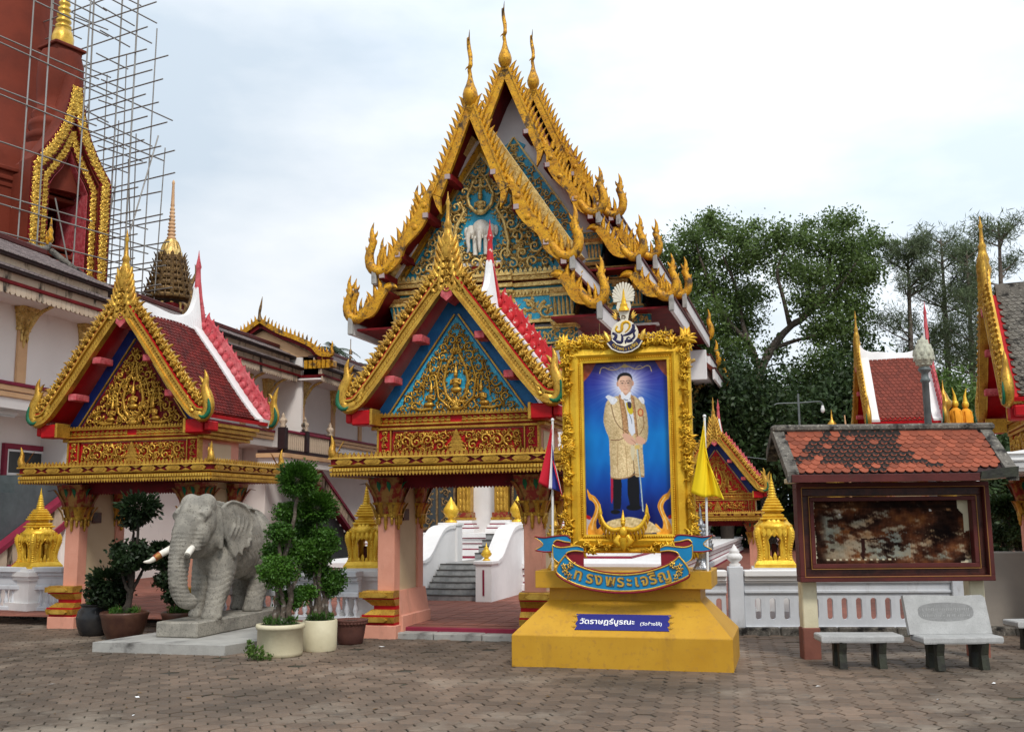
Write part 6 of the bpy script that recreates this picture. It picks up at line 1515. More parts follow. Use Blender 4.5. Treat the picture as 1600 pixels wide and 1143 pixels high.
    # sleeve edges and folds
    put(line([(262, 345), (276, 420), (300, 470), (340, 505), (352, 516)], 4), (116, 82, 50)); put(line([(352, 516), (330, 536), (300, 548), (258, 548)], 5), (124, 84, 56)); put(line([(432, 400), (440, 470), (416, 520)], 4), (126, 92, 60)); put(line([(446, 575), (420, 560), (404, 530)], 4), (124, 84, 56))
    put(line([(380, 560), (378, 640), (380, 735)], 4), (110, 78, 50)); put(line([(252, 754), (300, 760), (352, 752), (384, 738), (432, 750)], 6), (160, 118, 74)); put(ell(423, 402, 16, 22), (190, 90, 60)); put(ell(423, 402, 10, 15), (222, 176, 110))
    for pts in ([(296, 560), (290, 650), (292, 745)], [(334, 570), (340, 660), (342, 745)], [(404, 580), (410, 660), (412, 742)]): put(line(pts, 2.5), (168, 128, 80))
    put(poly([(232, 310), (246, 300), (262, 304), (290, 318), (298, 332), (280, 352), (262, 350), (250, 330)]), (232, 234, 240), nz(5, 5, 31), 20); put(poly([(412, 322), (430, 316), (444, 330), (444, 356), (430, 350)]), (230, 232, 240), nz(5, 5, 32), 20)
    # hands and sword
    put(poly([(318, 520), (340, 512), (372, 530), (390, 552), (398, 566), (384, 576), (360, 574), (334, 552)]), (226, 178, 150)); put(poly([(392, 540), (408, 530), (430, 540), (446, 556), (436, 574), (404, 570)]), (222, 172, 144))
    for k in range(4): put(line([(366 + k * 7, 545 + k * 5), (384 + k * 4, 562 + k * 4)], 1.6), (176, 124, 100))
    put(line([(398, 575), (404, 660), (412, 760), (422, 935)], 7), (190, 206, 206)); put(line([(402, 585), (408, 680), (416, 780), (424, 930)], 2), (110, 134, 140)); put(ell(400, 590, 14, 12), (220, 190, 110)); put(poly([(366, 580), (384, 585), (382, 650), (372, 660), (364, 620)]), (220, 206, 170))
    # head: neck, face, ears, hair, features
    put(poly([(322, 275), (366, 275), (370, 300), (344, 312), (318, 300)]), (206, 158, 130)); put(poly([(316, 290), (326, 284), (344, 306), (366, 286), (374, 298), (362, 330), (344, 322), (322, 326)]), (238, 240, 246))
    put(ell(303, 240, 8, 15), (205, 152, 126)); put(ell(384, 240, 7, 15), (210, 158, 132)); put(poly([(305, 215), (320, 196), (345, 192), (372, 198), (382, 216), (381, 250), (372, 276), (352, 292), (340, 291), (318, 276), (306, 250)]), (228, 184, 158), nz(20, 24, 41, 2), 8)
    put(poly([(302, 230), (300, 205), (314, 186), (340, 178), (366, 184), (380, 200), (384, 228), (378, 214), (368, 202), (345, 196), (322, 200), (310, 214)]), (22, 18, 22))
    for ex in (328, 360): put(line([(ex - 12, 226), (ex, 223), (ex + 11, 226)], 3), (84, 62, 54)); put(ell(ex, 237, 7, 3), (52, 38, 34)); m_ = ell(ex, 237, 14, 10) & ~ell(ex, 237, 12.6, 8.6); put(m_, (158, 128, 110)); put(ell(ex, 252, 11, 5), (216, 170, 146))
    put(line([(343, 235), (345, 235)], 3), (110, 92, 84)); put(line([(344, 240), (341, 258), (348, 261)], 3), (184, 134, 112)); put(line([(333, 273), (344, 271), (355, 273)], 3), (184, 112, 104)); fs_ = ((Xg - 343) / 40) ** 2 + ((Yg - 242) / 52) ** 2 < 1; img[fs_] *= np.clip(1.06 - .30 * np.clip((Xg[fs_] - 343) / 40, 0, 1) ** 1.5, .7, 1.1)[:, None]
    # golden naga flames and offering of blossoms at the foot
    for s in (0, 1):
        f = (lambda p: (692 - p[0], p[1])) if s else (lambda p: p)
        put(poly([f(p) for p in ((112, 960), (140, 968), (160, 1010), (150, 1062), (108, 1062))]), (190, 190, 205)); put(poly([f(p) for p in ((110, 950), (136, 962), (134, 978), (112, 970))]), (180, 24, 36))
        put(poly([f(p) for p in ((130, 870), (122, 845), (120, 812), (136, 838), (160, 852), (182, 880), (192, 912), (180, 950), (166, 990), (172, 1030), (206, 1000), (196, 1062), (124, 1062), (120, 1020), (136, 985), (152, 950), (162, 915), (152, 885))]), (236, 164, 48), nz(9, 11, 51), 34)
        put(line([f(p) for p in ((150, 860), (176, 900), (172, 940), (152, 985), (142, 1030))], 4), (246, 220, 150)); put(line([f(p) for p in ((168, 870), (184, 910), (172, 958))], 3), (190, 92, 20))
    put(poly([(204, 1052), (208, 1010), (240, 985), (300, 972), (350, 966), (410, 978), (460, 992), (490, 1020), (492, 1050)]), (222, 202, 150), nz(7, 6, 61), 40)
    out = img.reshape(Hh, SC2, W, SC2, 3).mean(axis=(1, 3)); return np.clip(out, 0, 255)
img = paint_print(); Hh, W = img.shape[:2]
lin = np.where(img / 255 <= .04045, img / 255 / 12.92, ((img / 255 + .055) / 1.055) ** 2.4)
xs = np.linspace(X0, X1, W); zs = np.linspace(Z1, Z0, Hh); XX, ZZ = np.meshgrid(xs, zs)
Vv = np.stack([XX, np.full_like(XX, .545), ZZ], -1).reshape(-1, 3); I = np.arange(W * Hh).reshape(Hh, W)
Fq = np.stack([I[:-1, :-1], I[1:, :-1], I[1:, 1:], I[:-1, 1:]], -1).reshape(-1, 4)
me = bpy.data.meshes.new('printed_portrait'); me.vertices.add(len(Vv)); me.vertices.foreach_set('co', Vv.astype(np.float32).ravel()); me.loops.add(Fq.size); me.loops.foreach_set('vertex_index', Fq.astype(np.int32).ravel()); me.polygons.add(len(Fq)); me.polygons.foreach_set('loop_start', (np.arange(len(Fq)) * 4).astype(np.int32)); me.update(calc_edges=True)
at_ = me.color_attributes.new('print', 'FLOAT_COLOR', 'POINT'); at_.data.foreach_set('color', np.concatenate([lin.reshape(-1, 3) * .92, np.ones((W * Hh, 1))], 1).astype(np.float32).ravel())
pm = bpy.data.materials.new('glossy printed vinyl'); pm.use_nodes = True; pb = pm.node_tree.nodes['Principled BSDF']; pb.inputs['Roughness'].default_value = .32; pb.inputs['Specular IOR Level'].default_value = .3
an_ = pm.node_tree.nodes.new('ShaderNodeAttribute'); an_.attribute_name = 'print'; pm.node_tree.links.new(an_.outputs['Color'], pb.inputs['Base Color'])
link('printed_portrait', me, [pm], pf)

# carved bird-man with spread wings on the lower frame
m = MB()
for sx in (-1, 1):
    P = pl([(sx * .03, .40, 1.72), (sx * .14, .39, 1.70), (sx * .25, .40, 1.78), (sx * .31, .42, 1.93)], 8)
    for k in range(9):
        t = k / 8; p = P[k]; m.tube([p, (p[0] + sx * .02, .43, p[2] - .12 * (1 - t * .4)), (p[0] - sx * .01 + sx * .03 * t, .45, p[2] - .20 * (1 - t * .5))], [.022, .020, .004], 6, 0)
    m.tube(P, [.03, .032, .035, .035, .032, .028, .024, .018, .006], 7, 0); m.slab_flame((sx * .30, 1.90), PI / 2 - sx * .15, .14, .03, sx, .40, .45, 0, .5)
    m.tube([(sx * .05, .40, 1.62), (sx * .10, .37, 1.56), (sx * .05, .38, 1.50)], [.04, .045, .025], 7, 0); m.scroll(sx * .085, 1.56, .055, 1, sx, .40, .06, 0, 3)
m.ball((0, .385, 1.68), (.055, .05, .08), 0, 10, 8); m.ball((0, .37, 1.79), (.034, .036, .042), 0, 10, 8); m.tube([(0, .37, 1.82), (0, .38, 1.87), (0, .39, 1.96)], [.038, .02, .003], 8, 0); m.ball((0, .34, 1.79), (.012, .02, .012), 0, 6, 5)
m.tube([(0, .39, 1.60), (0, .38, 1.50), (0, .42, 1.42)], [.06, .05, .008], 8, 0)
for k in range(5): m.flame((0, 1.56), -PI / 2 + (k - 2) * .42, .14, .03, 1 if k > 2 else -1, .40, .05, 0, .5)
gb_ = m.build('winged_figure', 'gold_frame', pf); gb_.location = (.03, -.01, 0)

# round emblem over the top of the frame
em = thing('emblem', 'round cream and navy emblem with rayed crown topping the gold frame', 'emblem', MO, MR)
E0 = (.11, 4.29)
def ecurve(pts): return [(E0[0] + (x - 375) / 8.16 * .0081, (E0[1] + (760 - y) / 8.16 * .0081)) for x, y in pts]
def edisc(pts, y0, y1, mt, name):
    m = MB(); q = ecurve(pts); A = sum(q[i][0] * q[(i + 1) % len(q)][1] - q[(i + 1) % len(q)][0] * q[i][1] for i in range(len(q))); m.prism(q if A > 0 else q[::-1], y0, y1, 0); return m.build(name, mt, em)
circ = [(375 + 182 * math.cos(a), 760 - 182 * math.sin(a)) for a in np.linspace(0, 2 * PI, 40)[:-1]]
edisc(circ, .385, .44, 'cyph_cream', 'disc')
edisc([(375 + 168 * math.cos(a), 760 - 168 * math.sin(a)) for a in np.linspace(0, 2 * PI, 40)[:-1]], .378, .388, 'cyph_cream', 'disc_face')
ban = [(140 , 880), (200, 960), (290, 1005), (375, 1018), (470, 1003), (560, 950), (615, 870), (545, 830), (480, 900), (375, 940), (270, 905), (200, 840)]
edisc(ban, .37, .43, 'cyph_navy', 'scroll_band')
m = MB(); q = ecurve([(140, 885), (200, 965), (290, 1010), (375, 1024), (470, 1008), (560, 955), (615, 875)]); m.tube([(p[0], .37, p[1]) for p in q], .010, 6, 0); q = ecurve([(205, 840), (270, 903), (375, 938), (480, 900), (545, 830)]); m.tube([(p[0], .37, p[1]) for p in q], .010, 6, 0); m.build('band_rim', 'cyph_cream', em)
for i, chs in enumerate(['ท', 'ร', 'ง', 'พ', 'ร', 'ะ', 'เ', 'จ', 'ริ', 'ญ']):
    t = (i + .5) / 10; a = lerp(PI * 1.22, PI * 1.78, t); R_ = 228
    p = ecurve([(375 + R_ * math.cos(a), 752 - R_ * math.sin(a))])[0]
    me = text_mesh(chs, .062, .002, 'CENTER', .001); me.materials.append(MT['gold_bright']); o = link('lettering', me, None, em, (p[0], .366, p[1] - .015)); o.rotation_euler = (PI / 2, 0, 0); o.rotation_euler = (Matrix.Rotation(-(a - 1.5 * PI), 3, 'Y') @ Matrix.Rotation(PI / 2, 3, 'X')).to_euler()
def swirl(pts, w, mt, name):
    m = MB(); P = pl(ecurve(pts), 18); n_ = len(P); m.tube([(p[0], .378, p[1]) for p in P], [.0082 * w * (.45 + .55 * math.sin(PI * min(1, (i + 2) / n_))) for i in range(n_)], 8, 0, flat=(1, .5)); return m.build(name, mt, em)
swirl([(285, 655), (262, 690), (280, 730), (325, 730), (345, 690), (345, 640), (390, 605), (440, 620), (450, 670), (420, 720), (385, 745)], 2.6, 'gold_frame', 'cypher_stroke'); swirl([(212, 745), (262, 775), (250, 820), (235, 850), (300, 880), (340, 870), (345, 800), (330, 770)], 3.0, 'cyph_navy', 'cypher_stroke'); swirl([(495, 640), (500, 690), (470, 745), (420, 775), (360, 790)], 3.0, 'cyph_navy', 'cypher_stroke'); swirl([(530, 720), (500, 760), (510, 810), (470, 850), (430, 860), (405, 840), (430, 815), (455, 830)], 2.0, 'cyph_navy', 'cypher_stroke'); swirl([(390, 900), (390, 860), (430, 880), (500, 870)], 1.6, 'cyph_navy', 'cypher_stroke'); swirl([(350, 560), (350, 520), (385, 525), (390, 550), (365, 555)], 1.1, 'dark_gold', 'cypher_stroke')
# rays and crown
m = MB()
for k in range(17):
    a = lerp(PI * -.06, PI * 1.06, k / 16); L = 150 + 70 * math.sin(a) if math.sin(a) > 0 else 150
    c = (372, 300 - 0); b = (c[0] + 18 * math.cos(a), c[1] - 18 * math.sin(a)); e = (c[0] + L * .88 * math.cos(a), c[1] - 20 - L * math.sin(a))
    nx, ny = -math.sin(a), -math.cos(a)
    for s in (1,):
        q = ecurve([(b[0] - nx * 7, b[1] - ny * 7), (e[0] - nx * 15, e[1] - ny * 15), (e[0] + math.cos(a) * 14, e[1] - math.sin(a) * 14), (e[0] + nx * 15, e[1] + ny * 15), (b[0] + nx * 7, b[1] + ny * 7)])
        A = sum(q[i][0] * q[(i + 1) % 5][1] - q[(i + 1) % 5][0] * q[i][1] for i in range(5)); m.prism(q if A > 0 else q[::-1], .392 + .004 * (k % 2), .415, 0)
m.build('crown_ray', 'cyph_cream', em, kind='stuff')
edisc([(320, 200), (430, 200), (470, 400), (440, 480), (420, 590), (330, 590), (310, 480), (270, 400)], .40, .43, 'cyph_cream', 'crown_plate')
m = MB(); k_ = .0081 / 8.16
m.lathe([(75 * k_, 0), (70 * k_, 30 * k_), (55 * k_, 45 * k_), (48 * k_, 75 * k_), (52 * k_, 90 * k_), (32 * k_, 110 * k_), (30 * k_, 150 * k_), (18 * k_, 190 * k_), (12 * k_, 260 * k_), (2 * k_, 310 * k_)], 12, 0, (E0[0], .392, E0[1] + (760 - 450) * k_), sy=.5); m.build('crown', 'gold_frame', em)
m = MB()
for sx in (-1, 1):
    p = ecurve([(375 + sx * 215, 840)])[0]
    for k in range(4): m.slab_flame((p[0] + sx * .01 * k, p[1] - .02 + .02 * k), PI / 2 - sx * .25, .14 - .015 * k, .04, -sx, .37, .42, 0, .5)
    p = ecurve([(375 + sx * 110, 560)])[0]
    for k in range(3): m.slab_flame((p[0], p[1] + .015 * k), PI / 2 - sx * (.7 - .3 * k), .09, .022, -sx, .38, .42, 0, .8)
m.build('side_flame', 'gold_bright', em, kind='stuff')

# blue ribbon with gold lettering
rb = thing('ribbon_banner', 'curling blue ribbon with gold Thai lettering and red folds under the portrait', 'banner', MO, MR)
def rz_(p): return ((830 + p[0] / 5.333 - 970) * .0082, 1.61 - (740 + p[1] / 5.333 - 840) * .00805)
MIR = lambda pts: [(1545 - p[0], p[1]) for p in pts]
def rpoly(pts, y0, y1, mt, name, edges=()):
    q = [rz_(p) for p in pts]; A = sum(q[i][0] * q[(i + 1) % len(q)][1] - q[(i + 1) % len(q)][0] * q[i][1] for i in range(len(q)))
    m = MB(); m.prism(q if A > 0 else q[::-1], y0, y1, 0); o = m.build(name, mt, rb)
    for (ep, mt2, w_) in edges:
        m = MB(); m.tube([(p[0], y0 - .002, p[1]) for p in pl([rz_(e) for e in ep], len(ep) * 4)], w_, 6, 0); m.build('ribbon_edge', mt2, o)
    return o
MAIN_T = [(300, 680), (330, 715), (400, 765), (560, 818), (760, 842), (950, 825), (1130, 770), (1205, 725), (1245, 690)]
MAIN_B = [(300, 680), (258, 730), (232, 770), (220, 812), (245, 845), (330, 895), (480, 945), (720, 975), (960, 962), (1150, 915), (1300, 855), (1326, 815), (1296, 750), (1245, 690)]
rpoly(pl(MAIN_B, 50) + pl(MAIN_T[::-1], 40)[1:-1], .10, .13, 'ribbon', 'main_fold', ((MAIN_T, 'gold_bright', .012), (MAIN_B, 'gold_bright', .012), ([(p[0], p[1] - 12) for p in MAIN_T], 'ribbon_in', .010), ([(p[0], p[1] + 14) for p in MAIN_B[3:-2]], 'ribbon_in', .014)))
RED1 = [(300, 680), (318, 658), (380, 645), (450, 652), (450, 772), (400, 758), (330, 715)]
SEG2 = [(190, 592), (192, 690), (212, 722), (238, 740), (262, 728), (300, 678), (322, 652), (380, 640), (452, 648), (448, 618), (400, 604), (330, 612), (260, 618), (212, 606)]
RED2 = [(192, 590), (198, 566), (225, 553), (290, 568), (340, 572), (336, 602), (260, 612), (212, 602)]
TAIL = [(30, 525), (110, 535), (190, 525), (300, 516), (338, 540), (340, 575), (290, 568), (225, 552), (192, 575), (192, 655), (110, 650), (36, 638), (104, 588)]
for f in (lambda p: p, MIR):
    rpoly(f(RED1), .135, .155, 'ribbon_in', 'back_fold'); rpoly(f(SEG2), .115, .140, 'ribbon', 'second_fold', ((f([(190, 592), (212, 606), (260, 616), (330, 610), (400, 602), (448, 616)]), 'gold_bright', .010), (f([(190, 594), (192, 690), (212, 722), (240, 742)]), 'gold_bright', .008), (f([(450, 650), (380, 642), (320, 655), (300, 680)]), 'gold_bright', .010)))
    rpoly(f(RED2), .150, .170, 'ribbon_in', 'back_fold'); rpoly(f(TAIL), .145, .165, 'ribbon', 'tail', ((f([(30, 522), (110, 532), (190, 522), (300, 514), (338, 540)]), 'ribbon_in', .010), (f([(192, 652), (110, 652), (36, 640)]), 'ribbon_in', .010), (f([(338, 572), (290, 566), (225, 552), (194, 575)]), 'gold_bright', .009), (f([(32, 530), (102, 588), (38, 634)]), 'gold_bright', .006)))
    m = MB(); c = [rz_(p) for p in f([(300, 790), (340, 770), (300, 830), (330, 850), (290, 770), (360, 760)])]
    for k, p in enumerate(c): m.scroll(p[0], p[1], .042, k * 1.3, 1 if k % 2 else -1, .095, .03, 0, 5, 1.0)
    m.build('ribbon_flourish', 'gold_bright', rb)
arc = pl([rz_(p) for p in ((350, 868), (520, 912), (760, 936), (980, 922), (1190, 868))], 100)
cum = [0.0]
for a, b in zip(arc[:-1], arc[1:]): cum.append(cum[-1] + math.hypot(b[0] - a[0], b[1] - a[1]))
fr_pos = [.055, .17, .265, .375, .48, .565, .635, .72, .81, .925]
for chs, f in zip(['ท', 'ร', 'ง', 'พ', 'ร', 'ะ', 'เ', 'จ', 'ริ', 'ญ'], fr_pos):
    i = min(99, max(1, int(np.searchsorted(cum, f * cum[-1])))); p = arc[i]; a = math.atan2(arc[i][1] - arc[i - 1][1], arc[i][0] - arc[i - 1][0])
    for (mt, dx, bold, yy) in (('dark_gold', .006, .007, .095), ('gold_bright', 0, .003, .090)):
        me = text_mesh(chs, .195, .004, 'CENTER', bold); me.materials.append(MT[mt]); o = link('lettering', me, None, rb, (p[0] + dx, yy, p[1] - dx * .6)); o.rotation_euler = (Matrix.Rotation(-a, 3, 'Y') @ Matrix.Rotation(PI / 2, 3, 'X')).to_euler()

# offering trays
def tray(x, mt, name, label):
    t = thing(name, label, 'offering tray', (MO[0] + rot2(x, .62, MR)[0], MO[1] + rot2(x, .62, MR)[1], 1.18), MR)
    m = MB(); m.lathe([(.11, 0), (.12, .015), (.10, .05), (.065, .10), (.05, .14), (.08, .19), (.14, .24), (.155, .27), (.15, .28)], 20, 0)
    for k in range(14): a = k * 2 * PI / 14; petal(m, (.085 * math.cos(a), .085 * math.sin(a), .01), (-math.cos(a), -math.sin(a)), .13, .03, .024, 0, 3); petal(m, (.075 * math.cos(a), .075 * math.sin(a), .16), (math.cos(a), math.sin(a)), .12, .075, .026, 0, 3)
    m.build('pedestal_bowl', mt, t)
    m = MB(); m.lathe([(.145, .27), (.135, .34), (.10, .44), (.06, .55), (.035, .63), (.024, .66), (.032, .675), (.022, .70), (.028, .715), (.018, .74), (.022, .755), (.012, .78), (.003, .86)], 20, 0)
    for r_ in range(6):
        for k in range(12): a = (k + .5 * (r_ % 2)) * PI / 6; rad = (.138, .128, .112, .095, .075, .058)[r_]; petal(m, (rad * math.cos(a), rad * math.sin(a), .28 + r_ * .05), (math.cos(a), math.sin(a)), .06, .012, .032, 0, 3)
    m.build('flower_cone', mt, t); return t
tray(-.93, 'gold_bright', 'gold_offering_tray', 'gold offering tray with pointed cone, left end of the gold pedestal'); tray(1.0, 'silver', 'silver_offering_tray', 'silver offering tray with pointed cone, right end of the gold pedestal')
# flags
def flag(name, label, x, z_top, z_bot, stripes, spread, L, seed):
    t = thing(name, label, 'flag', (MO[0] + rot2(x, .42, MR)[0], MO[1] + rot2(x, .42, MR)[1], 0), MR)
    m = MB(); m.tube([(0, 0, z_bot), (.03, 0, z_top)], .016, 8, 0); m.ball((.03, 0, z_top + .01), .024, 0, 8, 6); m.build('pole', 'pole_white', t)
    me_l = []
    N, K = 22, 48
    P = np.zeros((N + 1, K + 1, 3))
    for i in range(N + 1):
        s = i / N
        for j in range(K + 1):
            q = j / K; ang = lerp(spread[0], spread[1], q); hz = z_top - .05 - q * .50
            ln = L * (1 - .42 * q)
            fold = .05 * s * math.sin(q * 11 + seed) + .02 * math.sin(q * 23 + s * 3)
            P[i, j] = (.028 + s * ln * math.sin(ang) + .02 * s * math.sin(q * 9), -.02 - .05 * s + fold - .10 * max(0, q - .72) * s, hz - s * ln * math.cos(ang) - .02 * s * s * math.sin(q * 8))
    fm = MB(); fm.v = [tuple(p) for p in P.reshape(-1, 3)]
    for i in range(N):
        for j in range(K):
            q = (j + .5) / K; mi = next(k for k, b in enumerate(stripes[1]) if q < b)
            a = i * (K + 1) + j; fm.f.append((a, a + K + 1, a + K + 2, a + 1)); fm.m.append(mi); fm.sm.append(True)
    o = fm.build('cloth', stripes[0], t); md = o.modifiers.new('thick', 'SOLIDIFY'); md.thickness = .004; return t
flag('striped_flag', 'limp red white and blue striped flag on white pole beside the frame', -.93, 3.16, 1.18, (['flag_red', 'flag_white', 'flag_blue', 'flag_white', 'flag_red'], [.26, .50, .80, .90, 1.01]), (-.24, .30), .80, 0)
flag('yellow_flag', 'plain yellow flag hanging limp on white pole right of the frame', 1.09, 3.14, 1.18, (['flag_yellow'], [1.01]), (-.22, .40), .94, 2)
# ------------------------------------------------------------------ stone elephant
def remeshed(mb, name, voxel, smooth_it=4):
    me = mb.mesh(name); o = bpy.data.objects.new(name, me); COL.objects.link(o)
    r = o.modifiers.new('r', 'REMESH'); r.mode = 'VOXEL'; r.voxel_size = voxel
    s_ = o.modifiers.new('s', 'SMOOTH'); s_.iterations = smooth_it; s_.factor = .5
    out = bpy.data.meshes.new_from_object(o.evaluated_get(bpy.context.evaluated_depsgraph_get()))
    bpy.data.objects.remove(o); bpy.data.meshes.remove(me); out.name = name
    return out
def elephant_body():
    m = MB(); fz = .36
    B = lambda c, r, n=20, k=14: m.ball(c, r, 0, n, k)
    T = lambda pts, r, n=14: m.tube(pts, r, n, 0)
    B((0, 1.35, 1.50), (.47, .92, .60)); B((0, 1.95, 1.46), (.46, .58, .62)); B((0, .85, 1.48), (.42, .50, .56)); B((0, 1.4, 1.72), (.36, .85, .46))
    B((0, .42, 1.70), (.34, .42, .42))                                   # neck
    B((0, .12, 1.86), (.345, .36, .40)); B((-.15, .16, 2.10), (.18, .22, .19)); B((.15, .16, 2.10), (.18, .22, .19))   # head and its two domes
    B((0, -.02, 1.62), (.27, .28, .30)); B((0, .10, 1.44), (.20, .22, .16))
    for sx in (-1, 1):
        B((sx * .20, -.06, 1.66), (.14, .20, .22)); B((sx * .17, -.20, 1.47), (.11, .14, .11))        # cheek and tusk socket
        T([(sx * .25, .05, 2.02), (sx * .26, -.14, 1.93)], [.10, .08])
        B((sx * .262, -.105, 1.855), (.03, .045, .035), 10, 8); T(pl([(sx * .235, -.19, 1.86), (sx * .265, -.14, 1.905), (sx * .285, -.06, 1.90), (sx * .29, .0, 1.85)], 8), .016, 8); T(pl([(sx * .24, -.18, 1.84), (sx * .275, -.12, 1.805), (sx * .29, -.03, 1.83)], 6), .014, 8)
    P = pl([(0, -.12, 1.86), (0, -.24, 1.66), (-.02, -.33, 1.38), (-.03, -.36, 1.10), (-.02, -.34, .86), (.04, -.26, .70), (.12, -.16, .66), (.16, -.10, .70)], 26)
    T(P, [lerp(.25, .105, min(1, (i / 26) ** .75)) if i < 24 else .09 for i in range(27)], 18)
    # legs: left fore leg a step ahead
    for (x, y0, y1, s) in ((.22, .62, .36, .95), (-.22, .75, .66, .92)):
        T(pl([(x * .9, y0 + .12, 1.45), (x, y0 + .02, 1.05), (x * 1.02, (y0 + y1) / 2, .72), (x, y1, .46), (x, y1, fz)], 12), [s * r for r in (.27, .27, .26, .245, .23, .215, .20, .185, .175, .172, .178, .19, .19)], 18)
        for k in range(4): a = PI * (1.1 + .27 * k); B((x + .16 * math.cos(a), y1 + .16 * math.sin(a), fz + .045), (.05, .05, .055), 8, 6)
    for (x, y0, y1) in ((.22, 2.05, 1.78), (-.22, 2.12, 2.10)):
        T(pl([(x * .9, y0, 1.45), (x * 1.02, y0 + .05, 1.10), (x, (y0 + y1) / 2 + .03, .76), (x, y1 + .02, .50), (x, y1, fz)], 12), [.34, .33, .31, .28, .25, .22, .20, .185, .175, .175, .18, .19, .19], 18)
        for k in range(4): a = PI * (1.1 + .27 * k); B((x + .16 * math.cos(a), y1 + .16 * math.sin(a), fz + .045), (.05, .05, .055), 8, 6)
    # ears with a scalloped lower edge
    E_ = pl([(.36, 2.08), (.60, 2.17), (.92, 2.12), (1.16, 1.98), (1.22, 1.80), (1.14, 1.66), (1.16, 1.56), (1.04, 1.52), (1.02, 1.42), (.88, 1.42), (.82, 1.32), (.70, 1.36), (.60, 1.28), (.50, 1.42), (.42, 1.60)], 60)
    for sx in (-1, 1):
        v = []; n = len(E_)
        for t in (0, 1):
            for (y, z) in E_: v.append((sx * (.36 + .14 * (2.1 - z) + .07 * math.sin((y - .36) * 2.2) - .075 * t), y, z))
        f = [(i, (i + 1) % n, n + (i + 1) % n, n + i) for i in range(n)] + [tuple(range(n - 1, -1, -1)), tuple(range(n, 2 * n))]
        m.add(v, f if sx < 0 else [tuple(reversed(q)) for q in f])
        T([(sx * (.375 + .14 * (2.1 - z) + .07 * math.sin((y - .36) * 2.2)), y, z) for (y, z) in E_[2:34]], .022, 8)
        for q in range(4): T(pl([(sx * .455, .50 + .1 * q, 1.62 - .05 * q), (sx * .475, .62 + .14 * q, 1.78), (sx * .445, .66 + .15 * q, 1.96 - .03 * q)], 6), .014, 6)
        T([(sx * .30, .30, 2.10), (sx * .36, .34, 1.7), (sx * .34, .36, 1.42)], .05, 8)
    T(pl([(0, 2.42, 1.88), (.04, 2.56, 1.6), (.06, 2.58, 1.2), (.05, 2.52, .95)], 8), [.07, .06, .05, .045, .04, .035, .03, .05, .04], 8)
    for dz in (2.06, 2.115): T(pl([(-.34, .75, dz - .12), (-.2, .72, dz + .02), (0, .72, dz + .055), (.2, .72, dz + .02), (.34, .75, dz - .12)], 10), .02, 6)
    for x in (-.30, .30): T(pl([(x, .7, 2.03), (x * 1.02, 1.2, 2.07), (x, 1.8, 2.02)], 8), .018, 6)
    me = remeshed(m, 'body', .021, 3)
    # carved wrinkles pressed into the surface
    n = len(me.vertices); co = np.zeros(n * 3); me.vertices.foreach_get('co', co); co = co.reshape(-1, 3); no = np.zeros(n * 3); me.vertices.foreach_get('normal', no); no = no.reshape(-1, 3)
    x, y, z = co.T; d = np.zeros(n)
    tr = (y < -.05) & (z < 1.75) & (np.abs(x) < .32) & (z > .62)
    d += np.where(tr & (z < 1.72), -.016 * np.clip(np.cos((z + .1 * np.abs(x)) * 2 * PI / .062) - .55, 0, 1) * 2.2, 0)
    ax = np.abs(x)
    leg = (ax > .05) & (z < 1.25) & (z > .55) & (y > .2)
    ph = (z + .35 * np.abs(y - np.where(y < 1.2, .55, 1.95))) * 2 * PI / .085 + 1.5 * np.sin(y * 6)
    d += np.where(leg, -.015 * np.clip(np.cos(ph) - .6, 0, 1) * 2.4 * np.clip((1.25 - z) * 4, 0, 1), 0)
    bd = (z > 1.0) & (z < 1.6) & (y > .9) & (y < 1.7); ph2 = (y * .8 + z * .55 + .08 * np.sin(z * 14)) * 2 * PI / .13
    d += np.where(bd, -.013 * np.clip(np.cos(ph2) - .62, 0, 1) * 2.2, 0)
    rp = (y > 1.85) & (z > .9) & (z < 1.5); d += np.where(rp, -.013 * np.clip(np.cos((z - .3 * y) * 2 * PI / .11) - .6, 0, 1) * 2.2, 0)
    co += no * d[:, None]; me.vertices.foreach_set('co', co.ravel())
    me.polygons.foreach_set('use_smooth', np.ones(len(me.polygons), bool)); me.update()
    return me
EL = (-5.085, 15.79, 0); ER = yawm(16.1)
slab = thing('stone_slab', 'low pale concrete slab under the stone elephant', 'slab', (-6.16, 15.36, 0), -math.radians(16.5))
m = MB(); P = [(0, 0), (2.18, .03), (2.58, 1.62), (2.60, 3.0), (.28, 3.0)]
m.prism(P, -.02, .135, 0, 'z'); m.build('slab', 'concrete', slab)
el = thing('elephant_statue', 'grey carved stone elephant statue with one long white tusk', 'statue', EL, ER)
m = MB(); m.box(-.36, .36, 0, 2.75, .135, .365, 0, .02); m.build('plinth', 'stone', el)
ebody = elephant_body(); eb = link('body', ebody, 'stone', el, (.03, .30, 0)); eb.scale = (.88, .90, 1); eb.rotation_euler = (0, 0, .03)
m = MB(); P = pl([(-.17, -.26, 1.46), (-.26, -.46, 1.36), (-.33, -.56, 1.28), (-.39, -.65, 1.27)], 10); m.tube(P, [.058, .056, .053, .05, .046, .042, .038, .032, .026, .018, .005], 12, 0)
m.tube([P[3], P[5]], [.056, .051], 12, 1); m.build('tusk', ['ivory', 'bronze_red'], el, (.04, .27, 0), label='long white right tusk with brown band')
m = MB(); m.tube([(.17, -.24, 1.46), (.20, -.36, 1.40), (.215, -.42, 1.36)], [.055, .052, .048], 12, 0); m.tube([(.205, -.38, 1.385), (.225, -.45, 1.345)], [.042, .036], 10, 1); m.build('tusk', ['ivory', 'stone'], el, (.03, .27, 0), label='short broken tusk')
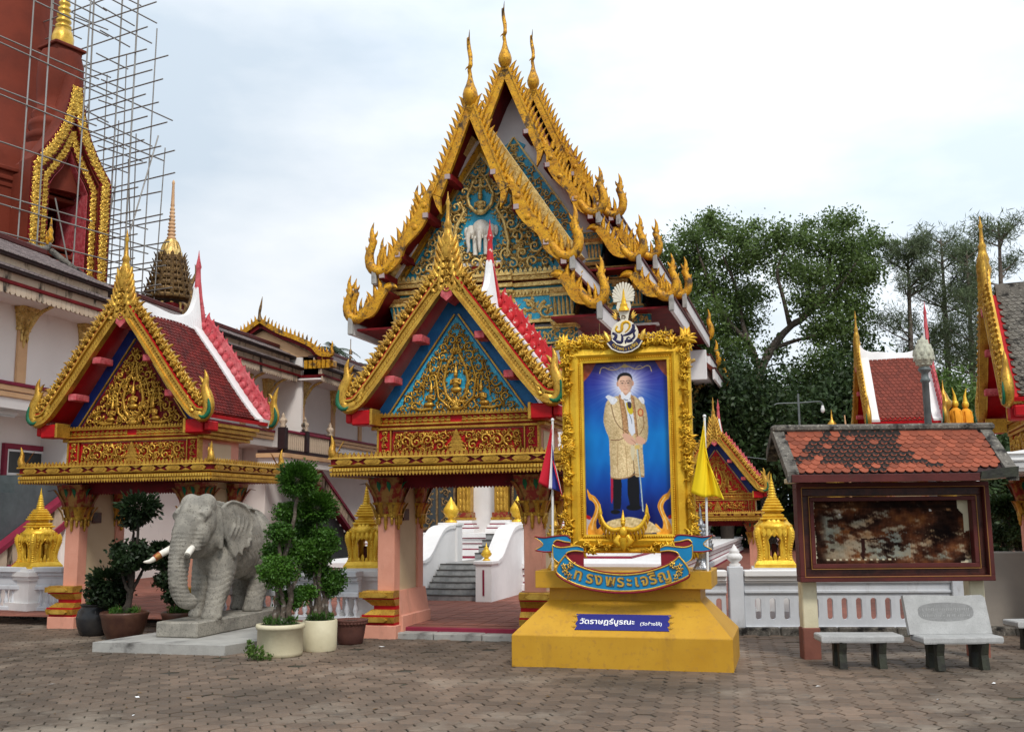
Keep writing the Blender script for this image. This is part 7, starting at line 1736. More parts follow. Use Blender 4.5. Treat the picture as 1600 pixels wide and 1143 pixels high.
# small wooden elephant on the stair landing
we = thing('wooden_elephant', 'small dark brown wooden elephant on the stair landing behind the left newel', 'statue', (-.02, 24.25, .86), -math.radians(150)); we.scale = (.36, .36, .42)
wb = ebody.copy(); wb.materials.clear(); wb.materials.append(MT['wood_ele']); o = link('carved_body', wb, None, we, (0, -1.2, -.36))
# ------------------------------------------------------------------ notice board with tiled roof
NB = thing('notice_board', 'rusty brown framed notice board under a mossy orange tiled roof', 'notice board', (5.015, 13.80, 0), yawm(1.0))
for x in (-1.105, 1.10):
    m = MB(); m.box(x - .10, x + .10, .04, .24, -.02, 2.62, 0, .012); m.build('post', 'creampot', NB)
    m = MB(); m.box(x - .115, x + .115, .025, .255, -.02, .40, 0, .012); m.build('post_base', 'court', NB)
def rect_ring(mb, x0, x1, z0, z1, w, y0, y1, mi=0):
    mb.box(x0, x1, y0, y1, z0, z0 + w, mi, .006); mb.box(x0, x1, y0, y1, z1 - w, z1, mi, .006); mb.box(x0, x0 + w, y0, y1, z0 + w, z1 - w, mi, .006); mb.box(x1 - w, x1, y0, y1, z0 + w, z1 - w, mi, .006)
m = MB(); rect_ring(m, -1.265, 1.265, 1.0, 2.29, .075, -.17, .04, 0); fo = m.build('outer_frame', 'maroon', NB)
m = MB(); rect_ring(m, -1.19, 1.19, 1.075, 2.215, .10, -.09, .03, 0); m.build('recess_frame', 'brown_wood', NB)
m = MB(); rect_ring(m, -1.092, 1.092, 1.173, 2.10, .055, -.13, .03, 0); m.build('inner_frame', 'maroon', NB)
m = MB(); rect_ring(m, -1.205, 1.205, 1.06, 2.23, .008, -.178, -.168, 0); rect_ring(m, -1.105, 1.105, 1.16, 2.112, .007, -.138, -.12, 0); m.build('ochre_line', 'ochre_line', NB)
m = MB(); m.box(-1.05, 1.05, .0, .035, 1.2, 2.1, 0); m.build('backboard', 'creampot', NB)
def paint_rust():
    W, Hh = 210, 84; X, Y = np.meshgrid(np.linspace(0, 1, W), np.linspace(0, 1, Hh)); r = np.random.default_rng(8)
    def fbm(sx, sy, o=5):
        out = np.zeros(X.shape)
        for k in range(o):
            for _ in range(5): out += np.sin(X * r.normal() * sx * 2 ** k + Y * r.normal() * sy * 2 ** k + r.uniform(0, 6.28)) / 1.7 ** k / 5
        return out
    n1, n2, n3, n4 = fbm(13, 5), fbm(34, 13), fbm(80, 30), fbm(9, 4)
    rust = np.stack([np.interp(n1, (-.9, -.2, .3, .9), v) for v in ((22, 46, 84, 128), (13, 26, 48, 80), (10, 18, 30, 44))], -1)
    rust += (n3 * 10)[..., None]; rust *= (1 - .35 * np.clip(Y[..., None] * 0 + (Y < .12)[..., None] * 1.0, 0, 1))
    worn = np.clip((Y - .30) * 1.7 + (.55 - X) * 1.5 + n2 * 1.1 + n3 * .7 - .25, 0, .92) * np.clip((.98 - Y) * 14, 0, 1) * np.clip(X * 18 - .6, 0, 1)
    pale = np.stack([np.interp(n4, (-.6, 0, .6), v) for v in ((126, 156, 156), (132, 142, 108), (120, 118, 66))], -1) + (n3 * 22)[..., None]
    img = rust * (1 - worn[..., None] ** 1.5) + pale * worn[..., None] ** 1.5
    edge = (Y > .5) & (Y < .93) & (X > .40) & (X < .62) & (n2 + n3 * .5 > .1); img[edge] = img[edge] * .45 + np.array((128, 140, 134)) * .55
    for (cx, cy) in ((.115, .40), (.115, .56), (.12, .66), (.12, .78), (.19, .44), (.245, .50), (.50, .84), (.42, .86)):       # faded dark marks of the old map
        q = ((X - cx) / .017) ** 2 + ((Y - cy) / .030) ** 2 < 1 + n3 * .8; img[q] = img[q] * .3 + np.array((30, 20, 16))
    q = (np.abs(Y - .60 - .02 * n2) < .012) & (X > .32) & (X < .46); img[q] = (44, 24, 20); q = (np.abs(X - .315 - .01 * n2) < .012) & (Y > .6) & (Y < .93); img[q] = (50, 28, 24)
    q = (np.abs(Y - .93) < .012) & (np.sin(X * 160) > .3) & (X < .52) & (X > .06); img[q] = (200, 190, 160)
    spk = (n3 + n2 * .6 > 1.0) & (Y > .35); img[spk] = img[spk] * .4 + np.array((150, 140, 110)) * .6
    for (cx, cy) in ((.175, .22), (.76, .16)): img[((X - cx) * 2.5) ** 2 + (Y - cy) ** 2 < .00035] = (200, 196, 190)
    keep = ~(((X > .93) & (Y < .12 + (X - .93) * 3)) | ((X > .965) & (Y < .5 + .1 * n2)) | ((X > .96) & (Y > .93)) | ((X > .93) & (Y > .96)) | (X < .012 + .008 * n3))
    return np.clip(img, 6, 235), keep
img, keep = paint_rust(); Hh, W = img.shape[:2]
lin = np.where(img / 255 <= .04045, img / 255 / 12.92, ((img / 255 + .055) / 1.055) ** 2.4)
XX, ZZ = np.meshgrid(np.linspace(-1.03, 1.03, W), np.linspace(2.045, 1.225, Hh)); Vv = np.stack([XX, -.008 + .006 * np.sin(XX * 5), ZZ], -1).reshape(-1, 3); I = np.arange(W * Hh).reshape(Hh, W)
Fq = np.stack([I[:-1, :-1], I[1:, :-1], I[1:, 1:], I[:-1, 1:]], -1)[keep[:-1, :-1]].reshape(-1, 4)
me = bpy.data.meshes.new('rusted_sheet'); me.from_pydata(Vv.tolist(), [], Fq.tolist()); at_ = me.color_attributes.new('print', 'FLOAT_COLOR', 'POINT'); at_.data.foreach_set('color', np.concatenate([lin.reshape(-1, 3), np.ones((W * Hh, 1))], 1).astype(np.float32).ravel()); me.update()
rm = bpy.data.materials.new('rusted painted metal sheet'); rm.use_nodes = True; rbn = rm.node_tree.nodes['Principled BSDF']; rbn.inputs['Roughness'].default_value = .9; rbn.inputs['Specular IOR Level'].default_value = .1; an_ = rm.node_tree.nodes.new('ShaderNodeAttribute'); an_.attribute_name = 'print'; rm.node_tree.links.new(an_.outputs['Color'], rbn.inputs['Base Color'])
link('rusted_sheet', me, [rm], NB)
# roof
sl_ = math.atan2(.56, .62); cs, sn = math.cos(sl_), math.sin(sl_)
m = MB()
for s in (-1, 1):
    e_, ez_ = (.70, 2.40) if s < 0 else (.35, 2.70)
    m.add([(-1.40, s * e_, ez_), (1.36, s * e_, ez_), (1.36, 0, 3.02), (-1.40, 0, 3.02), (-1.40, s * e_, ez_ - .04), (1.36, s * e_, ez_ - .04), (1.36, 0, 2.97), (-1.40, 0, 2.97)], [(0, 1, 2, 3), (7, 6, 5, 4), (0, 4, 5, 1)] if s < 0 else [(3, 2, 1, 0), (4, 5, 6, 7), (1, 5, 4, 0)])
o = m.build('roof_deck', 'tile_edge', NB); o.location = (0, .12, 0)
rt = random.Random(4); tm = surf_tile_mesh(.121, .165, .012).mesh('roof_tile'); 
tmA = tm.copy(); tmA.materials.append(MT['tile_orange']); tmB = tm.copy(); tmB.materials.append(MT['tile_mossy'])
for r_ in range(10):
    for k in range(26):
        x = -1.30 + .116 * (k + (.5 if r_ % 2 else 0)); t = r_ * .082 - .03
        if x > 1.28 or (r_ == 0 and x > .92): continue
        q = noise.noise(Vector((x * 1.6 + 3, t * 3, 2))) * .35 + (1 - abs((x + .30) / 1.05) ** 2) * .62 - abs(t - .36) * 1.0
        o = link('roof_tile', tmB if q + rt.uniform(-.22, .22) > .20 else tmA, None, NB, (x + rt.uniform(-.003, .003), .12 - .71 + t * cs / 1.0 * .999, 2.415 + t * sn))
        o.rotation_euler = (sl_ - .10 + rt.uniform(-.02, .02), 0, rt.uniform(-.03, .03))
m = MB(); m.box(-1.49, 1.50, .02, .22, 2.98, 3.08, 0, .03); m.build('ridge_cap', 'old_concrete', NB)
for (x0, x1) in ((-1.49, -1.34), (1.30, 1.45)):
    m = MB()
    for s in (-1, 1):
        y0, y1 = .12 + s * (.76 if s < 0 else .38), .12; zq = 0 if s < 0 else .33
        P = [(y0, 2.28 + zq), (y0, 2.42 + zq), (y1, 3.05), (y1, 2.92)]
        m.prism(P if s < 0 else P[::-1], x0, x1, 0, 'x')
    m.build('gable_coping', 'old_concrete', NB)
m = MB(); m.box(-1.44, .95, -.66, -.63, 2.28, 2.38, 0, .004); m.build('fascia', 'maroon', NB)
m = MB(); m.add([(.95, -.665, 2.30), (1.42, -.68, 2.33), (1.44, -.68, 2.46), (1.2, -.67, 2.44), (.98, -.665, 2.40), (.95, -.63, 2.30), (1.42, -.64, 2.33), (1.44, -.64, 2.46), (1.2, -.63, 2.44), (.98, -.63, 2.40)], [(0, 1, 2, 3, 4), (9, 8, 7, 6, 5), (0, 5, 6, 1), (1, 6, 7, 2), (2, 7, 8, 3), (3, 8, 9, 4), (4, 9, 5, 0)]); m.build('fascia', 'black_iron', NB, label='charred dark stretch of fascia')
for x in (-1.105, 1.10):
    m = MB(); m.box(x - .13, x + .13, -.55, .6, 2.30, 2.37, 0, .01); m.build('rafter', 'creampot', NB)
m = MB(); m.box(-1.38, 1.34, -.5, -.42, 2.36, 2.42, 0); m.build('batten', 'brown_wood', NB)

# ------------------------------------------------------------------ stone benches
def leg_pair(par, x, h, mt='black_iron'):
    m = MB(); m.prism([(-.055, 0), (.065, 0), (.04, h * .55), (.07, h), (-.07, h), (-.03, h * .55)], x - .045, x + .045, 0, 'x'); P = m
    for s in (-.13, .13):
        q = MB(); q.v = [(p[0] + (0), p[1] + s, p[2]) for p in P.v]; q.f = P.f; q.m = P.m; q.sm = P.sm; q.build('leg', mt, par)
def seat_slab(par, L, W, z0, z1, name='seat'):
    m = MB(); n = 14; out = []
    rs_ = random.Random(L)
    for i in range(n + 1): t = i / n; out.append((-L / 2 + L * t, -W / 2 + .012 * math.sin(t * 9) - .02 * math.sin(PI * t)))
    for i in range(n + 1): t = 1 - i / n; out.append((-L / 2 + L * t, W / 2 + .012 * math.sin(t * 7)))
    ring = lambda k, z: [(p[0] * k, p[1] * k, z) for p in out]
    N = len(out); V = ring(.97, z0) + ring(1.0, z0 + .02) + ring(1.0, z1 - .015) + ring(.975, z1); F = []
    for a in range(3):
        for i in range(N): F.append((a * N + i, a * N + (i + 1) % N, (a + 1) * N + (i + 1) % N, (a + 1) * N + i))
    F += [tuple(range(3 * N, 4 * N)), tuple(range(N - 1, -1, -1))]; m.add(V, F, 0); return m.build(name, 'granite', par)
b1 = thing('stone_bench', 'backless grey stone bench on dark legs below the notice board', 'bench', (4.28, 13.12, 0), -.05)
seat_slab(b1, 1.0, .40, .315, .40); leg_pair(b1, -.24, .32); leg_pair(b1, .24, .32)
b2 = thing('stone_bench', 'grey stone bench with inscribed slanted backrest right of the backless bench', 'bench', (5.42, 12.92, 0), .02)
seat_slab(b2, .98, .40, .315, .395); leg_pair(b2, -.28, .32); leg_pair(b2, .26, .32)
m = MB(); out = [(-.53, .0), (.50, .0), (.48, .44), (.44, .475), (.12, .465), (-.3, .48), (-.55, .48)]
m.prism(out, -.035, .035, 0); bk = m.build('backrest', 'granite', b2, (.0, .14, .39), (-.22, 0, 0))
m = MB(); el_ = [(-.04 + .36 * math.cos(a) * (1 if abs(math.cos(a)) < .8 else .97), .27 + .115 * math.copysign(abs(math.sin(a)) ** .6, math.sin(a))) for a in np.linspace(0, 2 * PI, 28)[:-1]]; m.prism(el_, -.037, -.0335, 0); m.build('ground_patch', 'granite_dark', bk)
m = MB(); ri = random.Random(2)
for row in range(2):
    for k in range(26):
        x = -.33 + k * .023; 
        if ri.random() < .12: continue
        h = ri.uniform(.018, .034); z = .30 - row * .075
        m.box(x, x + .006, -.0395, -.0365, z - h / 2, z + h / 2, 0); m.box(x, x + ri.uniform(.008, .016), -.0395, -.0365, z + h / 2 - .005, z + h / 2, 0)
m.build('carved_inscription', 'granite', bk, kind='stuff')
b3 = thing('stone_bench', 'grey stone bench cut off by the right edge beside the low wall', 'bench', (7.35, 14.55, 0), .05)
seat_slab(b3, 1.0, .40, .315, .40); leg_pair(b3, -.24, .32); leg_pair(b3, .24, .32)
# ------------------------------------------------------------------ gold shrines
def shrine(loc, yaw, s, label, zb):
    t = thing('gold_shrine', label, 'shrine', loc, yawm(yaw), 'gold boundary shrines')
    t.scale = (s * .78, s * .78, s)
    ped = MB(); h = zb / s
    for a, b, e in ((.12 / s, .30 / s, .10), (.30 / s, h - .24, .0), (h - .24, h - .16, .05), (h - .16, h - .06, .10), (h - .06, h, .06)): ring_box(ped, -.48, .48, -.48, .48, a, b, e, e, 0)
    ped.build('pedestal', 'white_clean', t)
    m = MB(); ring_box(m, -.42, .42, -.42, .42, h, h + .06, .06, .05, 0); ring_box(m, -.40, .40, -.40, .40, h + .06, h + .13, .06, .0, 0); m.build('base', 'gold_pure', t)
    prof = [(.0, .12), (-.035, .20), (-.03, .30), (.005, .42), (.05, .54), (.06, .62), (.03, .70)]
    for k in range(4):
        m = MB(); a = k * PI / 2; M_ = Matrix.Rotation(a, 4, 'Z'); m.M = M_
        w, hh = .15, .30
        arc = [(-w * .85, .14), (-w * .82, .40), (-w, .50), (-w * .6, .57), (0, .63)]
        left = [(-.30, .10), (-w * .85, .10)] + arc + [(0, .74), (-.30, .74)]
        N = len(left)
        def bulge(z): return float(np.interp(z, [p[1] for p in prof], [p[0] for p in prof]))
        for sx in (-1, 1):
            q = [(sx * p[0], p[1]) for p in left]
            m.add([(p[0], -.34 - bulge(p[1]), h + p[1]) for p in q] + [(p[0], -.27, h + p[1]) for p in q], [tuple(range(N)) if sx > 0 else tuple(range(N - 1, -1, -1))] + [((i, N + i, N + (i + 1) % N, (i + 1) % N) if sx > 0 else ((i + 1) % N, N + (i + 1) % N, N + i, i)) for i in range(N)])
        for sx in (-1, 1): m.tube([(sx * p[0] * 1.06, -.355 - bulge(p[1]), h + p[1]) for p in arc], .022, 6, 0)
        m.prism([(-.13, .12), (.13, .12), (.03, .19), (0, .27), (-.03, .19)], -.37, -.33, 0) if False else None
        for j in range(3): petal(m, (-.10 + .10 * j, -.355, h + .11), (0, -1), .10 + (.07 if j == 1 else 0), -.0, .05, 0, 4)
        for j in range(9): m.ball((-.25, -.37 - bulge(.15 + j * .06), h + .15 + j * .06), (.028, .02, .026), 0, 6, 4); m.ball((.25, -.37 - bulge(.15 + j * .06), h + .15 + j * .06), (.028, .02, .026), 0, 6, 4)
        for j in range(5): petal(m, (-.24 + .12 * j, -.41, h + .70), (0, -1), -.16, .015, .07, 0, 4)
        m.build('arched_side', 'gold_pure', t)
        m = MB(); m.M = M_ @ Matrix.Rotation(PI / 4, 4, 'Z')
        m.tube([(0, -.475 - 1.1 * p[0], h + p[1]) for p in prof], [.075, .07, .07, .075, .085, .085, .07], 8, 0)
        for j in range(12): m.ball((0, -.545 - 1.1 * float(np.interp(.14 + j * .045, [p[1] for p in prof], [p[0] for p in prof])), h + .14 + j * .045), (.05, .02, .022), 0, 6, 4)
        m.tube(pl([(0, -.44, h + .02), (0, -.56, h + .03), (0, -.60, h + .08)], 5), [.06, .055, .05, .035, .02, .01], 6, 0)
        m.build('corner_pier', 'gold_pure', t)
    m = MB(); m.lathe([(.40, h + .66), (.45, h + .70), (.43, h + .76), (.36, h + .81), (.27, h + .85), (.22, h + .86)], 16, 0, smooth=True)
    for j in range(16): a = j * PI / 8; petal(m, (.30 * math.cos(a), .30 * math.sin(a), h + .86), (math.cos(a), math.sin(a)), -.12, .14, .07, 0, 4)
    m.build('shoulder', 'gold_pure', t)
    m = MB(); z = h + .85
    for (r, dz) in ((.30, .05), (.25, .06), (.19, .05), (.26, .05), (.23, .05), (.20, .05), (.17, .05), (.14, .04)): m.lathe([(r * .86, z), (r, z + dz * .35), (r, z + dz * .7), (r * .84, z + dz)], 4, 0, rot=PI / 4); z += dz
    pr = [(.12, z)]
    for k in range(6): r = .115 - k * .013; pr += [(r * .8, z + .004), (r, z + .02), (r, z + .035), (r * .75, z + .05)]; z += .05
    pr += [(.028, z), (.035, z + .02), (.02, z + .06), (.004, z + .16)]
    m.lathe(pr, 12, 0); m.build('stepped_spire', 'gold_pure', t)
    m = MB(); m.box(-.06, .06, -.06, .06, h + .1, h + .42, 0, .02); m.build('boundary_stone', 'maroon', t)
    return t
shrine((-9.57, 20.9, 0), 35, .93, 'gold shrine with two openings in view, far left above the balustrade', .96)
shrine((-2.62, 18.45, 0), 6, .88, 'gold shrine between the topiary tree and the tall gate pillar', 1.02)
shrine((4.42, 17.65, 0), 12, .92, 'gold shrine with one dark opening left of the notice board', 1.0)

# ------------------------------------------------------------------ pots and their plants
def pot(name, label, loc, prof, mt, rz=0, group=None, soil=None, n=28, scallop=False):
    t = thing(name, label, 'pot', loc, rz, group); m = MB(); m.lathe(prof, n, 0)
    if scallop:
        for k in range(n): a = k * 2 * PI / n; r, z = prof[-2]; m.ball((r * math.cos(a), r * math.sin(a), z - .015), (.035, .035, .03), 0, 6, 4)
    m.build('vessel', mt, t)
    r, z = soil; m = MB(); m.lathe([(.01, z - .03), (r, z - .03), (r * .97, z), (.01, z + .02)], 20, 0); m.build('soil', 'soil', t); return t
cream_prof = [(.29, 0), (.31, .02), (.315, .05), (.315, .37), (.335, .375), (.34, .40), (.335, .435), (.30, .44), (.29, .40), (.02, .39)]
pot('plant_pot', 'round cream pot with rolled rim, front one of the topiary pair', (-3.28, 14.72, 0), cream_prof, 'creampot', soil=(.29, .425))
pot('plant_pot', 'plain cream pot without rim behind the front topiary pot', (-2.83, 15.28, 0), [(.235, 0), (.24, .02), (.245, .05), (.25, .42), (.235, .435), (.215, .43), (.21, .40), (.02, .39)], 'creampot', soil=(.215, .42))
pot('plant_pot', 'scalloped dark clay pot beside the tall gate base', (-2.50, 16.0, 0), [(.17, 0), (.19, .02), (.215, .15), (.235, .28), (.265, .34), (.275, .36), (.25, .365), (.235, .33), (.02, .31)], 'terrapot', soil=(.225, .33), scallop=True)
pot('plant_pot', 'wide brown glazed pot left of the elephant', (-6.30, 16.95, 0), [(.24, 0), (.27, .03), (.33, .18), (.36, .33), (.385, .40), (.375, .43), (.345, .42), (.33, .38), (.02, .36)], 'brownpot', soil=(.325, .385))
pot('plant_pot', 'brown pot half hidden behind the elephant slab', (-5.52, 17.35, 0), [(.20, 0), (.22, .02), (.27, .16), (.30, .30), (.325, .36), (.31, .385), (.29, .37), (.02, .34)], 'brownpot', soil=(.285, .355))
pot('water_jar', 'tall black glazed jar at the left gate pillar', (-7.02, 17.55, 0), [(.20, 0), (.23, .02), (.28, .15), (.30, .28), (.27, .40), (.22, .46), (.235, .49), (.25, .51), (.22, .515), (.19, .47), (.02, .44)], 'jar', soil=(.185, .46))

def cam_pt(px, py, Y):
    """a point at depth Y on the sight line of a photo pixel, used to read plant shapes off the photograph"""
    d = cam.matrix_world.to_3x3() @ Vector(((px - 800) / 1600, (571.5 - py) / 1600, -1.0)); k = Y / d.y
    return Vector((d.x * k, Y, 1.9 + d.z * k))
def trunk_tube(mb, pts, r0, r1, seed=0, mi=0):
    rr = random.Random(seed); P = pl([tuple(p) for p in pts], max(6, len(pts) * 4)); n = len(P)
    P = [(p[0] + rr.uniform(-.012, .012), p[1] + rr.uniform(-.012, .012), p[2]) for p in P]
    mb.tube(P, [lerp(r0, r1, i / (n - 1)) * rr.uniform(.88, 1.12) for i in range(n)], 8, mi)
def clipped_plant(name, label, cat, base, pads, leaf, n_per, size, bark='bark', r0=.05, group=None, seed=1, grass=True, gr=.24, stray=.025):
    """a potted tree with clipped foliage pads; pads [(x, y, z, rx, rz)] in world space"""
    t = thing(name, label, cat, base, 0, group); rng = np.random.default_rng(seed); rr = random.Random(seed); b = Vector(base)
    m = MB(); cs_, ns_, sz_ = [], [], []
    for k, (x, y, z, rx, rz) in enumerate(pads):
        e = Vector((x, y, z)) - b; ox = rr.uniform(-.10, .10)
        trunk_tube(m, [(ox * .8, rr.uniform(-.08, .08), 0), (ox + e.x * .25 + rr.uniform(-.05, .05), e.y * .3, e.z * .35), (e.x * .7 + rr.uniform(-.05, .05), e.y * .7, e.z * .72), (e.x, e.y, e.z)], r0 * rr.uniform(.6, 1.1), r0 * .30, seed + k)
        n = int(n_per * 3.6 * rx * rz / .09); c, d = pad_points(rng, (e.x, e.y, e.z), (rx * .88, rx * .82, rz * .86), n, .30, .22); c += rng.normal(size=c.shape) * .06 * rx
        st = rng.uniform(size=n) < stray; c[st] += d[st] * rng.uniform(.05, .22, size=(st.sum(), 1)) * rx * 1.2
        cs_.append(c); ns_.append(d * .45); sz_.append(rng.uniform(.7, 1.25, n) * size)
    m.build('trunk', bark, t)
    me = leaf_mesh('foliage', np.concatenate(cs_), np.concatenate(ns_), np.concatenate(sz_), seed, .55); link('foliage', me, leaf, t, kind='stuff')
    if grass:
        n = 420; a = rng.uniform(0, 6.28, n); r = gr * np.sqrt(rng.uniform(0, 1, n)); c = np.stack([r * np.cos(a), r * np.sin(a), rng.uniform(.01, .11, n)], 1)
        me = leaf_mesh('ground_shoots', c, np.tile((0, 0, 1.6), (n, 1)), rng.uniform(.07, .15, n), seed + 3, .12); link('ground_shoots', me, 'leaf_topiary', t, kind='stuff')
    return t
def PD(lst, Y):
    out = []
    for (px, py, rx, rz, dy) in lst:
        p = cam_pt(px, py, Y + dy); out.append((p.x, p.y, p.z, rx * Y / 1600, rz * Y / 1600))
    return out
clipped_plant('topiary_tree', 'bright green cloud clipped topiary in the front cream pot', 'topiary', (-3.28, 14.72, .42), PD([(466, 748, 36, 32, .1), (452, 800, 26, 20, .25), (438, 832, 24, 18, -.1), (432, 862, 26, 20, .2), (434, 892, 33, 27, -.2), (455, 935, 26, 19, .1), (474, 862, 26, 24, .25)], 14.75), 'leaf_topiary', 1500, .046, r0=.055, seed=3)
clipped_plant('topiary_tree', 'green cloud clipped topiary with pale twisted trunks in the rear cream pot', 'topiary', (-2.83, 15.28, .42), PD([(496, 792, 33, 29, 0), (478, 832, 30, 26, .2), (505, 848, 27, 28, -.1), (490, 880, 28, 24, .1), (518, 908, 26, 24, .1), (478, 925, 20, 14, -.1)], 15.25), 'leaf_topiary', 1500, .046, r0=.055, seed=4, gr=.2)
clipped_plant('potted_tree', 'dark leaved bonsai with three clumps in the wide brown pot', 'bonsai', (-6.30, 16.95, .38), PD([(217, 792, 36, 26, 0), (208, 812, 22, 16, .1), (205, 862, 40, 22, 0), (232, 876, 22, 14, .1), (196, 880, 26, 16, -.1)], 16.95), 'leaf_dark', 330, .085, 'bark_dark', .05, seed=5)
clipped_plant('potted_tree', 'low dark leaved shrub growing from the black jar', 'bonsai', (-7.02, 17.55, .46), PD([(168, 905, 32, 20, -.2), (160, 925, 28, 16, -.2), (185, 922, 24, 18, -.2), (178, 940, 22, 12, -.2)], 17.4), 'leaf_dark', 420, .085, 'bark_dark', .04, seed=6, gr=.15, stray=.14)
clipped_plant('potted_tree', 'thin dark potted tree behind the elephant tusk', 'bonsai', (-5.52, 17.35, .36), PD([(250, 858, 20, 16, 0), (262, 880, 18, 14, .1), (258, 905, 20, 16, 0), (268, 930, 16, 14, 0)], 17.3), 'leaf_dark', 450, .075, 'bark_dark', .045, seed=7)
clipped_plant('weed', 'small bright green weed at the foot of the front cream pot', 'weed', (-3.45, 14.28, 0), [(-3.50, 14.26, .10, .16, .09), (-3.36, 14.24, .05, .12, .05), (-3.6, 14.3, .16, .07, .12)], 'leaf_light', 260, .055, 'leaf_light', .006, seed=8, grass=False, stray=.3)
clipped_plant('weed', 'sprig of weed on the balcony ledge above the topiary', 'weed', (-8.4, 36.4, 3.9), [(-8.5, 36.4, 4.05, .35, .16), (-8.0, 36.6, 3.9, .3, .2)], 'leaf_dark', 200, .10, 'bark_dark', .01, seed=9, grass=False, stray=.3)
# bonsai behind the low wall at the right edge
pot('plant_pot', 'cream pot of the bonsai behind the grey low wall', (9.35, 19.2, .15), cream_prof, 'creampot', soil=(.29, .425))
clipped_plant('potted_tree', 'bonsai with layered green pads at the right edge behind the low wall', 'bonsai', (9.35, 19.2, .55), PD([(1575, 790, 34, 18, 0), (1556, 832, 26, 14, .2), (1588, 836, 26, 16, -.1), (1560, 868, 24, 16, 0), (1598, 815, 24, 16, 0), (1552, 882, 18, 12, 0)], 19.2), 'leaf_deep', 1200, .07, 'bark_dark', .07, seed=12)

# ------------------------------------------------------------------ trees
def tree(name, label, base, limbs, clumps, leaf, n_per, size, bark='bark', seed=1, aspect=.5, droop=0.0, group=None, shell=.25, rag=.25):
    """limbs [(points, r0, r1)] and foliage clumps [(x, y, z, rx, ry, rz)], all relative to base"""
    t = thing(name, label, 'tree', base, 0, group); m = MB()
    for k, (pts, r0, r1) in enumerate(limbs): trunk_tube(m, pts, r0, r1, seed + k)
    m.build('trunk', bark, t); rng = np.random.default_rng(seed); C_, N_, Z_ = [], [], []
    for (x, y, z, rx, ry, rz) in clumps:
        n = int(n_per * (rx * ry * rz) ** (2 / 3)); c, d = pad_points(rng, (x, y, z), (rx, ry, rz), n, shell, rag)
        c += rng.normal(size=c.shape) * .26 * rx; C_.append(c); N_.append(d); Z_.append(rng.uniform(.6, 1.3, n) * size)
    me = leaf_mesh('crown', np.concatenate(C_), np.concatenate(N_), np.concatenate(Z_), seed, aspect, droop); link('crown', me, leaf, t, kind='stuff'); return t
rt = random.Random(17)
def crown_from(lst, Y, base):
    out = []
    for (px, py, r, ry) in lst:
        dy = rt.uniform(-2.2, 2.2); p = cam_pt(px, py, Y + dy); R_ = 1.18 * r * Y / 1600
        out.append((p.x - base[0], p.y - base[1], p.z - base[2], R_, R_ * 1.0, R_ * ry))
    return out
def lp(px, py, Y, base): p = cam_pt(px, py, Y); return (p.x - base[0], p.y - base[1], p.z - base[2])
BB = (12.4, 51.0, 0)
L = lambda px, py, dy=0: lp(px, py, 51 + dy, BB)
cl = [(1080, 372, 26, .7), (1105, 350, 20, .7), (1125, 362, 28, .7), (1160, 372, 26, .6), (1062, 410, 26, .7), (1090, 405, 30, .7), (1150, 410, 34, .6), (1185, 395, 30, .6), (1215, 368, 26, .6), (1245, 375, 24, .6), (1300, 352, 24, .7), (1325, 345, 18, .7), (1280, 385, 30, .6), (1320, 385, 30, .6), (1360, 372, 20, .7), (1350, 400, 28, .6), (1378, 380, 10, .7), (1235, 420, 34, .6), (1270, 430, 30, .6), (1310, 425, 32, .6), (1340, 440, 30, .6), (1360, 425, 20, .7), (1075, 450, 30, .7), (1110, 445, 30, .7), (1060, 480, 26, .8), (1100, 490, 34, .7), (1145, 470, 34, .6), (1175, 460, 28, .6), (1300, 470, 34, .6), (1335, 480, 28, .7), (1260, 470, 26, .6), (1130, 520, 34, .7), (1090, 535, 32, .7), (1165, 505, 28, .7), (1300, 510, 32, .7), (1335, 520, 28, .8), (1275, 520, 22, .7), (1320, 555, 30, .7), (1285, 560, 26, .6), (1120, 560, 30, .7), (1155, 545, 22, .7), (1095, 585, 30, .8), (1250, 585, 24, .6), (1210, 545, 16, .7), (1150, 590, 28, .7), (1300, 600, 34, .7), (1050, 440, 22, .8), (1040, 395, 18, .8), (1030, 375, 8, .8), (1190, 632, 32, .7), (1150, 640, 34, .7), (1232, 636, 34, .7), (1112, 640, 32, .8), (1272, 645, 32, .7), (1205, 672, 36, .7), (1160, 684, 34, .7), (1245, 682, 34, .7), (1312, 650, 30, .7), (1120, 690, 30, .8), (1195, 605, 22, .6), (1400, 380, 6, .8), (1110, 338, 10, .8), (1180, 352, 12, .7), (1262, 352, 12, .7)]
tree('banyan_tree', 'large spreading tree with feathery light green crown right of the temple', BB,
     [([(0, 0, 0), (.2, 0, 2.5), L(1186, 620), L(1184, 578)], .42, .28), ([L(1184, 590), L(1205, 545), L(1235, 510), L(1262, 490), L(1290, 440), L(1300, 380)], .26, .05), ([L(1188, 580), L(1170, 535), L(1160, 505), L(1150, 450), L(1130, 400)], .20, .05), ([L(1205, 545), L(1250, 530), L(1300, 520)], .13, .04), ([L(1235, 510), L(1225, 470), L(1215, 420), L(1240, 370)], .14, .03), ([L(1170, 535), L(1130, 490), L(1100, 420), L(1085, 370)], .14, .03), ([L(1250, 495), L(1300, 460), L(1345, 400)], .12, .03), ([L(1184, 600), L(1140, 580), L(1100, 540)], .12, .03)],
     crown_from(cl, 51, BB), 'leaf_tree', 1700, .19, 'bark', 31, .5, .3, shell=.12, rag=.35)
